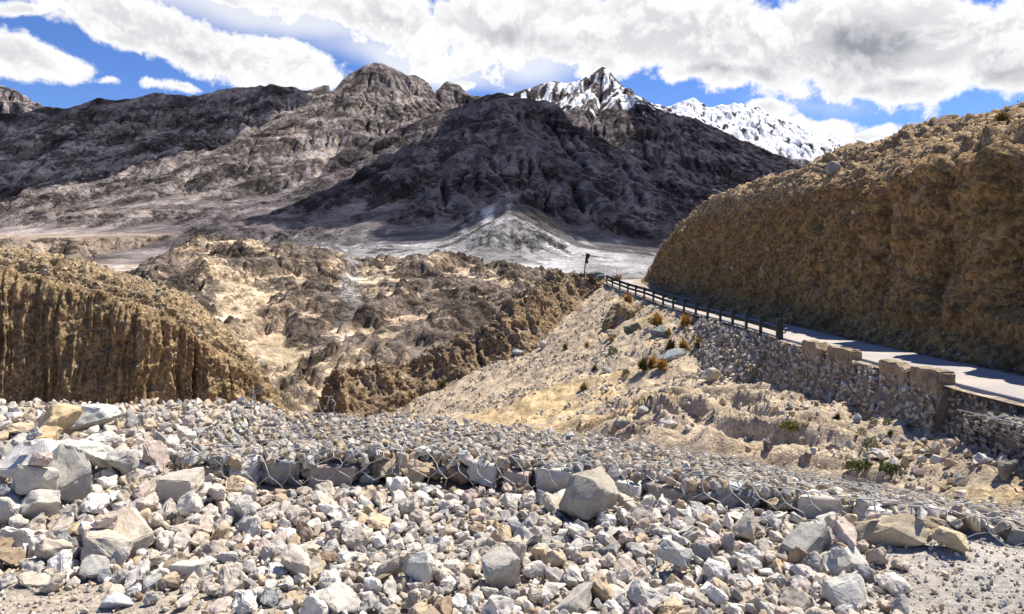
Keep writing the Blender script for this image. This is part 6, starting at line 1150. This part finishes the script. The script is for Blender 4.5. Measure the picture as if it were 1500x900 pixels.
    tilt = rand_rot(r2, n+n2)
    v, f, c = scatter(LOW1, r2.integers(0, 10, n+n2), np.concatenate([np.stack([x, y, z], -1), np.stack([x2, y2, z2], -1)]), tilt, np.concatenate([sz, s2]), np.concatenate([cc, c2])*.88)
    core = []; xg = np.linspace(x0, x1, 30); yo = np.linspace(.34, GW, 12)
    CX, CY = np.meshgrid(xg, yo); CYY = gfy(CX)+CY; CZ = top_z(CX, CYY)-.07
    cv = np.stack([CX, CYY, CZ], -1).reshape(-1, 3); lowr = cv[:30]*[1, 1, 0]+[0, 0, -.2]; 
    cf = grid_faces(12, 30); cf = np.concatenate([cf, np.array([[i, i+1, i+1+360, i+360] for i in range(29)])]); cv = np.concatenate([cv, lowr])
    tri = np.concatenate([cf[:, [0, 1, 2]], cf[:, [0, 2, 3]]])
    fo = link_mesh('stone_fill', np.concatenate([v, cv]), np.concatenate([f, tri+len(v)]), STM, None, np.concatenate([c, np.tile([.30, .27, .23], (len(cv), 1))]), smooth=False); fo['kind'] = 'stuff'; child(fo)
# loose crushed stone spilling down behind the gabions
n = 2600; x = rng.uniform(-6, 4.4, n); y = gfy(x)+GW+rng.random(n)**1.5*1.6-.1*(x < -2.4); sz = rng.uniform(.04, .15, n); cc, _ = stone_cols(rng, n, [4,3,4,4,1.5,2,1.6,1,1])
v, f, c = scatter(LOW1, rng.integers(0, 10, n), np.stack([x, y, ground_full(x, y)+sz*.2], -1), rand_rot(rng, n), sz, cc)
o = link_mesh('debris', v, f, STM, None, c, smooth=False); tag(o, 'crushed stone spilled down the bank behind the gabions', 'debris', kind='stuff')
# ================================================================ retaining walls
wmat = stone_mat('wall_stone', False, .5, .03)
def stone_wall(name, y0, y1, xoff, top_off, bot, bat, lab, cols, size, seed, n_per=42, dark=1.0, cat='wall', group=None, mortar=(.25,.205,.15)):
    r = np.random.default_rng(seed); ny, nz = int((y1-y0)/.12), 26
    yy, tt = np.meshgrid(np.linspace(y0, y1, ny), np.linspace(0, 1, nz)); top = Ze(yy)+top_off(yy); bo = bot(yy)
    zz = bo+(top-bo)*tt; xx = Xe(yy)+xoff(yy)-bat*(1-tt)*(top-bo)+fbm2(yy*1.5, zz*1.5, 3, seed)*.05
    front = np.stack([xx, yy, zz], -1)
    cap = front[-1:]+np.array([.5, 0, .01]); capd = cap+np.array([.0, 0, -.8])
    g = np.concatenate([front, cap, capd], 0); nn = g.shape[0]
    fcs = grid_faces(nn, ny); v0 = g.reshape(-1, 3)
    # closing ends
    L = int((y1-y0)*float(np.mean(top-bo))*n_per)
    u = r.uniform(y0, y1, L); t = r.random(L); tp = Ze(u)+top_off(u); b_ = bot(u); z = b_+(tp-b_)*t; h = tp-b_
    sz = size[0]*(size[1]/size[0])**r.random(L); x = Xe(u)+xoff(u)-bat*(1-t)*h-sz*.14
    q = rand_rot(r, L); cc, _ = stone_cols(r, L, cols)
    v, f, c = scatter(LOW1, r.integers(0, 10, L), np.stack([x, u, np.minimum(z, tp+r.uniform(-.06, .05, L))], -1), q, sz, cc*dark)
    Lc = int((y1-y0)*9); uc = r.uniform(y0, y1, Lc); sc = r.uniform(.10, .24, Lc); cc2, _ = stone_cols(r, Lc, cols)
    ends = []
    for col_ in (0, ny-1):
        e = g[:, col_]; k = len(v0); v0 = np.concatenate([v0, e+np.array([.6, 0, 0])])
        base_i = np.arange(nn)*ny+col_
        ends += [[base_i[i], base_i[i+1], k+i+1, k+i] for i in range(nn-3)]
    tri = np.concatenate([fcs[:, [0, 1, 2]], fcs[:, [0, 2, 3]], np.array(ends)[:, [0, 1, 2]], np.array(ends)[:, [0, 2, 3]]])
    o = link_mesh(name, np.concatenate([v, v0]), np.concatenate([f, tri+len(v)]), wmat, None, np.concatenate([c, np.tile(mortar, (len(v0), 1))]), smooth=False)
    return tag(o, lab, cat, group)
def foot(off, dx): return lambda y: hill_at(Xe(y)-dx, y)-off
stone_wall('retaining_wall', 17.35, 29.2, lambda y: -.10+0*y, lambda y: -.07+0*y, foot(.25, .75), .38, 'rough masonry retaining wall under the parapet blocks at the road edge', [2.5,2,4,4,1.6,.8,2.4,.5,2], (.13,.30), 71, 46)
stone_wall('dry_stone_wall', 29.3, 41.5, lambda y: -.05-.15*sstep(30, 36, y), lambda y: -.10+0*y, foot(.35, 1.2), .60, 'slumping dry stone wall below the near end of the crash barrier', [3,2.5,4,4,1.2,.9,2.2,1.2,1.4], (.14,.42), 72, 36)
stone_wall('rubble_wall', 7.2, 17.3, lambda y: .04+0*y, lambda y: -.12+0*y, foot(.3, .4), .2, 'recessed dark cobble wall right of the masonry wall end', [1.4,2.6,2.2,1.6,.6,2.6,2.2,.4,1.2], (.10,.25), 73, 80, .82, mortar=(.15,.125,.10))
# stepped netted crate at the right border
cr = empty('gabion_crate', (9.35, 13.3, -1.7)); tag(cr, 'netted crate of dark cobbles stepping out from the wall at the right border', 'gabion')
r2 = np.random.default_rng(74); mbx = MB(); cinv = Matrix.Translation(cr.location).inverted()
yy = np.array([10.5, 15.4]); n = 900; u = r2.uniform(10.5, 15.4, n); ztop = -1.18-.045*(u-13); t = r2.random(n); side_ = r2.random(n) < .3
xf = Xe(u)-.95
xx = np.where(side_, xf+r2.random(n)*.9, xf+.02); zz = np.where(side_, ztop-.04, ztop-.05-t*1.5)
sz = r2.uniform(.10, .21, n); cc, _ = stone_cols(r2, n, [1.8,3,2.4,1.4,.5,3,1.6,.6,1.2])
v, f, c = scatter(LOW1, r2.integers(0, 10, n), np.stack([xx, u, zz], -1), rand_rot(r2, n), sz, cc*.85)
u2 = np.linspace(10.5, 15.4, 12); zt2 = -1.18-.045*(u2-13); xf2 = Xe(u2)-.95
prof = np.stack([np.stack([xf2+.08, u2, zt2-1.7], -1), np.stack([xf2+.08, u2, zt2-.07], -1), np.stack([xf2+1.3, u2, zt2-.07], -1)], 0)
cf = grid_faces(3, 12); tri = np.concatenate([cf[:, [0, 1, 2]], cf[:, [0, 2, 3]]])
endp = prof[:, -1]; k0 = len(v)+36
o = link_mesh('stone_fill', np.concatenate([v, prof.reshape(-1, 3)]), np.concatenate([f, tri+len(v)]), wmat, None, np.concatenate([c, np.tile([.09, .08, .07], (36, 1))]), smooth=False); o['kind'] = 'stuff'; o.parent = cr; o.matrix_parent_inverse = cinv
for s_ in np.arange(10.5, 15.41, .16):
    zt_ = -1.18-.045*(s_-13); x_ = float(Xe(s_))-.95
    mbx.tube([[x_-.075, s_, zt_-1.5], [x_-.075, s_, zt_+.03], [x_+.9, s_, zt_+.03]], .0025, 4)
for z_ in np.arange(0, 1.5, .16): mbx.tube(np.stack([xf2-.075, u2, zt2+.03-z_], -1), .0025, 4)
mbx.tube(np.stack([xf2-.08, u2, zt2+.04], -1), .012, 5)
o = mbx.build('wire_mesh', wm); o.parent = cr; o.matrix_parent_inverse = cinv
# ================================================================ parapet blocks
pm, nt, b = new_mat('weathered_masonry'); pos = N(nt, 'ShaderNodeNewGeometry').outputs['Position']
a = NOISE(nt, pos, 2.2, 7, .65); f_ = NOISE(nt, pos, 16, 6, .7)
nt.links.new(MIX(nt, RAMP(nt, M_(nt, 'ADD', M_(nt, 'MULTIPLY', a, .7), M_(nt, 'MULTIPLY', f_, .3)), .36, .62), (.15, .115, .075), (.38, .30, .21)), b.inputs['Base Color'])
nt.links.new(BUMP(nt, M_(nt, 'ADD', a, M_(nt, 'MULTIPLY', f_, .6)), 1., .05), b.inputs['Normal'])
def parapet(ya, yb, h, seed, lab, notch=0.):
    bm = bmesh.new(); bmesh.ops.create_cube(bm, size=1.0)
    bmesh.ops.bevel(bm, geom=bm.edges[:], offset=.05, segments=2, affect='EDGES')
    bmesh.ops.triangulate(bm, faces=bm.faces[:])
    for _ in range(3):
        bmesh.ops.subdivide_edges(bm, edges=[e for e in bm.edges if e.calc_length() > .09], cuts=1); bmesh.ops.triangulate(bm, faces=bm.faces[:])
    V = np.array([v.co[:] for v in bm.verts]); Fc = [tuple(v.index for v in q.verts) for q in bm.faces]; bm.free()
    L = yb-ya; y = (ya+yb)/2+V[:, 1]*L; zc = Ze(y)-.45; hh = h+.45
    if notch: hh = hh-notch*sstep(.12, .2, -V[:, 1])*1.0
    x = Xe(y)-.02+V[:, 0]*.42; z = zc+(V[:, 2]+.5)*hh
    d = fbm3(x*2.2+seed, y*2.2, z*2.2, 4, seed, .6)*.085
    o = link_mesh('parapet_block', np.stack([x+d-.0, y+d, z+d*.8], -1), Fc, pm); o.data.set_sharp_from_angle(angle=math.radians(30))
    return tag(o, lab, 'parapet block', 'parapet blocks along the road edge')
parapet(24.0, 25.75, .22, 11, 'broken topped parapet block nearest the end of the crash barrier', .16)
parapet(22.1, 23.7, .23, 12, 'parapet block just right of the broken topped one')
parapet(18.9, 20.35, .21, 13, 'lower weathered parapet block left of the last one', .10)
parapet(17.45, 18.75, .23, 14, 'parapet block at the masonry wall end, farthest right of the four')
# ================================================================ crash barrier
gm_, nt, b = new_mat('dark_green_steel'); b.inputs['Base Color'].default_value = (.045, .06, .056, 1); b.inputs['Roughness'].default_value = .55; b.inputs['Metallic'].default_value = .3
gy_ = [28.8+2.4*i for i in range(17)]
gr = empty('crash_barrier', (float(Xe(28.8)), 28.8, float(Ze(28.8)))); tag(gr, 'long dark green steel crash barrier along the valley side of the road', 'crash barrier'); ginv = Matrix.Translation(gr.location).inverted()
def gch(o): o.parent = gr; o.matrix_parent_inverse = ginv; return o
pb = MB(); pb.box((0, 0, .24), (.10, .16, 1.12)); pb.box((.085, 0, .62), (.07, .15, .26)); post = pb.build('post', gm_, smooth=False)
for i, y in enumerate(gy_):
    o = post if i == 0 else post.copy()
    if i: COL.objects.link(o)
    gch(o); o.location = (float(Xe(y))-.02, y, float(Ze(y))-.06); o.rotation_euler = (0, 0, math.atan2(-(float(Xe(y+.5)-Xe(y-.5))), 1))
def beam(z0, hgt, nm):
    yy = np.linspace(28.75, gy_[-1]+.1, 120); xx = Xe(yy)+.10; zz = Ze(yy)-.06
    pr = np.array([(0, -.5), (.05, -.36), (.05, -.18), (0, -.06), (0, .06), (.05, .18), (.05, .36), (0, .5)])
    A = np.stack([xx[:, None]+pr[None, :, 0], np.repeat(yy[:, None], 8, 1), zz[:, None]+z0+pr[None, :, 1]*hgt], -1); B = A+np.array([.008, 0, 0])
    n_ = 120*8; f = grid_faces(120, 8)
    return gch(link_mesh(nm, np.concatenate([A.reshape(-1, 3), B.reshape(-1, 3)]), np.concatenate([f, f[:, ::-1]+n_]), gm_))
beam(.64, .21, 'rail'); beam(.34, .17, 'rail')
eb = MB(); y = 28.62; x = float(Xe(y)); z = float(Ze(y)); eb.box((x, y, z+.33), (.24, .10, .86)); 
for k in range(3): eb.tube([[x+.05+.16*math.cos(t), y-.08, z+.28+k*.2+.09*math.sin(t)] for t in np.linspace(0, 2*math.pi, 14)], .03, 6)
gch(eb.build('end_piece', gm_, smooth=False))
# ================================================================ pole with flag
sp = P(855.5, 404, 69); tp = P(859, 371, 69.2)
fl = empty('flag_pole', tuple(sp)); tag(fl, 'thin leaning pole with a ragged dark red flag by the far road edge', 'flag pole'); finv = Matrix.Translation(fl.location).inverted()
dm, nt, b = new_mat('dark_iron'); b.inputs['Base Color'].default_value = (.05, .04, .038, 1)
mb = MB(); mb.tube([sp-np.array([0, 0, .4]), sp*.5+tp*.5, tp], [.055, .05, .04], 8); o = mb.build('pole', dm); o.parent = fl; o.matrix_parent_inverse = finv
fm, nt, b = new_mat('dark_red_cloth'); b.inputs['Base Color'].default_value = (.085, .025, .02, 1)
u, w = np.meshgrid(np.linspace(0, 1, 10), np.linspace(0, 1, 14)); d = tp-sp
A = tp[None, None]-(w*.42)[..., None]*d+np.stack([.03+u*.38*(1-.5*w)*(.8+.2*np.sin(w*9)), .06*np.sin(u*7+w*3), -.12*u+.03*np.sin(w*11)], -1)
g = grid_faces(14, 10); Bk = A.reshape(-1, 3)+np.array([0, .012, 0])
o = link_mesh('flag', np.concatenate([A.reshape(-1, 3), Bk]), np.concatenate([g, g[:, ::-1]+140]), fm); o.parent = fl; o.matrix_parent_inverse = finv
# ================================================================ boulders and rubble on the slope
YS = np.arange(8.5, 76, .08)
def on_hill(px, py):
    p = (px-750)/F*YS; z = EYE-(py-HOR)/F*YS; h = hill_at(p, YS); k = np.nonzero(z < h)[0]
    i = k[0] if len(k) else len(YS)-1
    return np.array([p[i], YS[i], h[i]])
def boulder(px, py, w, h, tint, seed, lab, depth=.8, rot=None, at=None, boxy=False):
    p = on_hill(px, py+h*.4) if at is None else at; s = p[1]/F; V, Fc = rock_geo(8000+seed, 14, (1, 1, 1), 3, .05, .045)
    if boxy: V = np.sign(V)*np.abs(V*2)**.5*.5
    V = V/(V.max(0)-V.min(0))*np.array([w*s*1.05, w*s*depth, h*s*1.35])
    o = link_mesh('boulder', V, Fc, STO); o.data.set_sharp_from_angle(angle=math.radians(36)); o.location = (p[0], p[1]+w*s*depth*.2, p[2]+h*s*.38); o.rotation_euler = rot or (.0, .12*math.sin(seed), seed*.0)
    o.color = (*tint, 1); return tag(o, lab, 'boulder', 'boulders lying on the slope')
SL = (.20,.235,.24); PA = (.48,.45,.40); DK = (.10,.10,.095); BR = (.27,.22,.16)
boulder(985, 522, 46, 13, (.30,.33,.33), 1, 'long blue grey slab beside the orange bushes under the barrier', .5, (0, -.2, .2))
boulder(967, 487, 26, 15, SL, 2, 'dark bluish boulder under the large orange bush')
boulder(898, 490, 20, 10, BR, 3, 'brown boulder below the little outcrop')
boulder(926, 482, 26, 13, (.14,.145,.14), 4, 'dark split boulder between the outcrop and the bluish one')
boulder(758, 518, 18, 11, (.40,.42,.43), 5, 'grey boulder at the foot of the stony ridge')
boulder(796, 505, 14, 9, PA, 6, 'pale boulder under the tall end of the stony ridge')
boulder(889, 543, 14, 8, PA, 7, 'small pale boulder in the middle of the slope')
boulder(977, 621, 34, 13, (.54,.52,.49), 8, 'long whitish slab lying above the gabion edge', .5, (0, -.25, .1))
boulder(912, 621, 18, 9, (.26,.29,.32), 9, 'bluish stone left of the long whitish slab')
boulder(945, 602, 22, 9, (.38,.38,.37), 10, 'grey stone above the long whitish slab')
boulder(1043, 551, 20, 18, (.55,.48,.37), 11, 'pale squared block standing on edge below the dry stone wall', .9, (.3, .5, .5), None, True)
boulder(1086, 546, 36, 11, (.58,.50,.38), 12, 'cream squared slab lying flat below the dry stone wall', .55, (0, .12, .1), None, True)
boulder(1126, 655, 15, 11, (.12,.11,.10), 13, 'dark stone on bare sand beside the gabion edge')
boulder(1290, 667, 30, 12, (.52,.50,.48), 14, 'flat whitish boulder between the two green bushes')
boulder(1438, 674, 24, 13, (.50,.48,.45), 15, 'whitish stone in the rubble at the foot of the cobble wall')
boulder(1480, 694, 30, 22, (.20,.185,.16), 16, 'brown boulder cut by the right border beyond the gabion')
boulder(1391, 628, 22, 12, (.22,.20,.17), 17, 'brown boulder wedged at the masonry wall foot')
boulder(871, 404, 26, 9, (.10,.125,.12), 18, 'dark flat boulder at the roadside right of the flag pole', .8, None, P(871, 406, 68))
boulder(879, 408, 16, 9, (.13,.17,.165), 19, 'dark greenish boulder by the far end of the barrier', .8, None, P(879, 411, 67))
boulder(851, 402, 6, 5, DK, 20, 'small black stone left of the flag pole', .9, None, P(851, 404, 68.5))
# the little outcrop of earth left of the barrier
p = on_hill(908, 476); V, Fc = rock_geo(8101, 20, (1, 1, 1), 3, .1, .06); V = V/(V.max(0)-V.min(0))*np.array([3.4, 2.4, 2.6]); V = V+fbm3(V[:, 0]*1.6, V[:, 1]*1.6, V[:, 2]*1.6, 4, 601)[:, None]*V/np.linalg.norm(V, axis=1)[:, None]*.35
ow = np.tile([.34, .25, .155], (len(V), 1)); o = link_mesh('outcrop', V, Fc, CLIFFM, None, ow); o.location = (p[0]+.5, p[1]+1.3, p[2]+.45); o['kind'] = 'structure'
# crest boulder and skyline
def on_crest(px, py):
    G = RCG.reshape(-1, 3); m = G[:, 1] > 20; q = G[m]; u = 750+q[:, 0]/q[:, 1]*F; v = HOR-(q[:, 2]-EYE)/q[:, 1]*F
    return q[np.argmin((u-px)**2+(v-py)**2)]
pc = on_crest(1422, 180)-np.array([0, 0, .35]); o = boulder(1422, 176, 26, 16, (.42,.33,.22), 21, 'big brown boulder on the skyline of the right cliff', .9, (.2, .3, .4), pc)
pc2 = on_crest(1222, 252); boulder(1222, 250, 20, 15, (.30,.31,.28), 22, 'grey boulder in the stony brow of the right cliff', .8, (.3, .2, .4), pc2)
pc3 = on_crest(1188, 268); boulder(1188, 268, 26, 11, (.33,.33,.30), 23, 'flat grey boulder left of the one in the cliff brow', .8, (.2, .2, .1), pc3)
# loose stones over the slope: thick under the walls and in the runnels, thin on bare sand
n = 60000; s = rng.uniform(.3, 24, n)**1.0; y = 8+rng.random(n)**1.5*60; x = Xe(y)-s
den = sstep(-.05, .5, fbm2(x*.35, y*.35, 4, 421)+.55*np.exp(-s/2.2)*(y < 40)+.45*np.exp(-((x-5.5)/2.5)**2-((y-24)/6)**2)+.5*sstep(.2, .7, ridge2((y+.45*x)*.16, (x-.3*y)*.04, 3, 415)-.25)-.05)
den = np.maximum(den*sstep(-.4, .2, fbm2(x*.13+3, y*.13, 2, 423)+.25), .05)
k = rng.random(n) < den; x, y = x[k], y[k]; n = len(x)
sz = .035*(11.)**(rng.random(n)**2.4); sz = np.minimum(sz, .34); cc, _ = stone_cols(rng, n, [4,3,4,4,1,1.6,2,1.6,1.4])
z = hill_at(x, y); okk = (x > -14)&(y < interp(x, [(-16,54),(-11.5,56),(-7.9,59),(-3,60),(1.5,61.5),(5,66),(8,70),(9,74)])+1)
x, y, z, sz, cc = x[okk], y[okk], z[okk], sz[okk], cc[okk]; n = len(x)
v, f, c = scatter(LOW, rng.integers(0, 10, n), np.stack([x, y, z+sz*.18], -1), rand_rot(rng, n), sz, cc*.85)
o = link_mesh('slope_debris', v, f, STM, None, c, smooth=False); tag(o, 'loose stones littering the sandy slope below the road', 'debris', kind='stuff')
# fallen stones at the foot of the cliff beside the road
n = 1500; y = rng.uniform(14, 68, n); x = Xe(y)+3.25+rng.random(n)**1.4*1.0; sz = rng.uniform(.04, .22, n)**1.0; cc, _ = stone_cols(rng, n, [2,2,3,4,1,1,3,.5,1])
v, f, c = scatter(LOW, rng.integers(0, 10, n), np.stack([x, y, Ze(y)-.02+sz*.2+np.maximum(0, x-Xe(y)-3.6)*.35], -1), rand_rot(rng, n), sz, cc*.85)
o = link_mesh('roadside_debris', v, f, STM, None, c, smooth=False); tag(o, 'fallen stones along the foot of the cliff beside the road', 'debris', kind='stuff')
# ================================================================ shrubs and tufts
lm_, nt, b = new_mat('dry_leaves'); at = N(nt, 'ShaderNodeAttribute', attribute_name='Col').outputs['Color']; nt.links.new(at, b.inputs['Base Color'])
def tuft_mesh(seed, n, wid, hgt, kind):
    r = np.random.default_rng(seed); V, Fc, C = [], [], []
    for i in range(n):
        a = r.uniform(0, 2*math.pi); el = math.acos(r.uniform(.02, 1)); L = r.uniform(.6, 1.0)*(.9+.35*float(fbm2(np.array(math.cos(a)*1.5+seed), np.array(math.sin(a)*1.5), 2, seed)))
        d = np.array([math.sin(el)*math.cos(a)*wid/2, math.sin(el)*math.sin(a)*wid/2, math.cos(el)*hgt])
        if kind == 'leaf':      # leaf faces through the crown
            p = d*L; t = r.normal(size=3); t /= np.linalg.norm(t); u = np.cross(t, r.normal(size=3)); u /= np.linalg.norm(u)+1e-9; s = r.uniform(.04, .085)
            q = [p-t*s, p+u*s*.5, p+t*s, p-u*s*.5]
        else:                   # blades rising from the root and bending out
            w = np.cross(d, [0, 0, 1.]); w = w/(np.linalg.norm(w)+1e-9)*r.uniform(.012, .026); m = d*.55*L+np.array([0, 0, .10*hgt]); q = [m*.12-w, m*.12+w, m+w*.8, m-w*.8, d*L-w*.15, d*L+w*.15]
        k = len(V); V += q
        Fc += [(k, k+1, k+2, k+3)] if kind == 'leaf' else [(k, k+1, k+2, k+3), (k+3, k+2, k+5, k+4)]
        C += [r.uniform(.55, 1.3)]*len(q)
    return np.array(V), Fc, np.array(C)
OR = (.50,.31,.10); YE = (.46,.34,.12); OL = (.13,.12,.045); GN = (.12,.14,.045); GG = (.24,.25,.16); TN = (.40,.28,.11)
SH = [
 (920,441,16,OR,'b','yellow tuft on top of the little outcrop'),(911,452,9,OR,'b','small orange tuft on the face of the little outcrop'),
 (963,474,20,OR,'b','large orange bush above the dark bluish boulder'),(1004,474,19,OR,'b','orange bush right of the dark bluish boulder'),
 (1052,491,18,YE,'b','yellowish bush nearest the dry stone wall top'),(1025,507,20,TN,'b','tan bush below the yellowish one by the wall'),
 (982,511,18,OL,'b','olive tuft just above the long blue grey slab'),(1001,510,18,YE,'b','pale olive tuft right of the olive one above the slab'),
 (942,538,18,OL,'b','dark olive tuft left of the pair of orange bushes'),(956,534,17,OR,'b','left one of the paired orange bushes below the blue grey slab'),
 (970,539,17,OR,'b','right one of the paired orange bushes below the blue grey slab'),(860,507,9,OR,'b','small orange tuft alone high on the slope'),
 (898,515,17,GN,'l','dark green bush in the middle of the slope'),(871,541,9,OL,'b','small olive tuft under the dark green bush'),
 (917,547,12,OL,'l','low olive bush left of the orange pair, lower down'),(828,509,8,OL,'b','olive tuft nearest the pale boulder under the ridge'),
 (954,471,10,GN,'l','green tuft touching the large orange bush'),(1017,494,10,GG,'l','grey green tuft between the orange bush and the yellowish bush'),
 (896,498,9,YE,'b','small yellow tuft beside the brown boulder'),(979,490,12,YE,'b','yellow tuft right of the dark bluish boulder'),
 (855,569,12,TN,'b','tan tuft on the lower slope under the pale small boulder'),(649,566,11,OL,'b','olive tuft near the left tip of the slope'),
 (1244,602,8,GN,'l','tiny bright green tuft at the masonry wall foot'),(1227,611,9,OL,'b','olive tuft below the tiny bright green one'),
 (1280,618,14,GG,'l','left grey green bush of the pair at the wall foot'),(1301,618,15,GG,'l','right grey green bush of the pair at the wall foot'),
 (1331,623,10,GN,'l','green tuft at the wall foot nearest the wall end'),(1263,632,13,GG,'l','grey green bush alone on bare sand'),
 (1275,650,24,GG,'l','widest grey green bush halfway down the sand'),(1304,638,7,GN,'b','thin dark green tuft right of the bush on bare sand'),
 (1267,679,25,GN,'l','round bright green bush left of the flat whitish boulder'),(1303,681,32,GN,'l','spreading bright green bush right of the flat whitish boulder'),
 (1250,690,26,(.11,.12,.04),'l','dull green bush right behind the gabion edge'),(1159,625,30,(.22,.20,.045),'l','flat yellow green cushion plant in the rocky hollow'),
 (1351,653,8,OL,'b','small olive tuft on the gravelly right slope'),(1392,704,9,GN,'l','green tuft in the rubble near the right border')]
for i, (px, py, w, colr, kd, lab) in enumerate(SH):
    p = on_hill(px, py+w*.25); s = p[1]/F*w*(1.1 if kd == 'l' else 1.75); flat = .38 if 'flat' in lab else (.55 if 'spread' in lab or 'dull' in lab else .72)
    V, Fc, C = tuft_mesh(700+i, 420 if kd == 'l' else 620, 1.0, flat, 'leaf' if kd == 'l' else 'blade')
    o = link_mesh('shrub' if kd == 'l' else 'grass_tuft', V, Fc, lm_, None, np.array(colr)[None]*C[:, None], smooth=False); o.location = p-np.array([0, 0, .02]); o.scale = (s, s, s)
    tag(o, lab, 'bush' if kd == 'l' else 'tuft', 'bushes and tufts on the slope')
pc = on_crest(1467, 178); V, Fc, C = tuft_mesh(790, 420, 1.0, .55, 'blade'); o = link_mesh('grass_tuft', V, Fc, lm_, None, np.array((.24,.21,.05))[None]*C[:, None], smooth=False); o.location = pc; o.scale = (.9, .9, .9)
tag(o, 'yellow green tuft on the skyline of the right cliff', 'tuft', 'bushes and tufts on the slope')
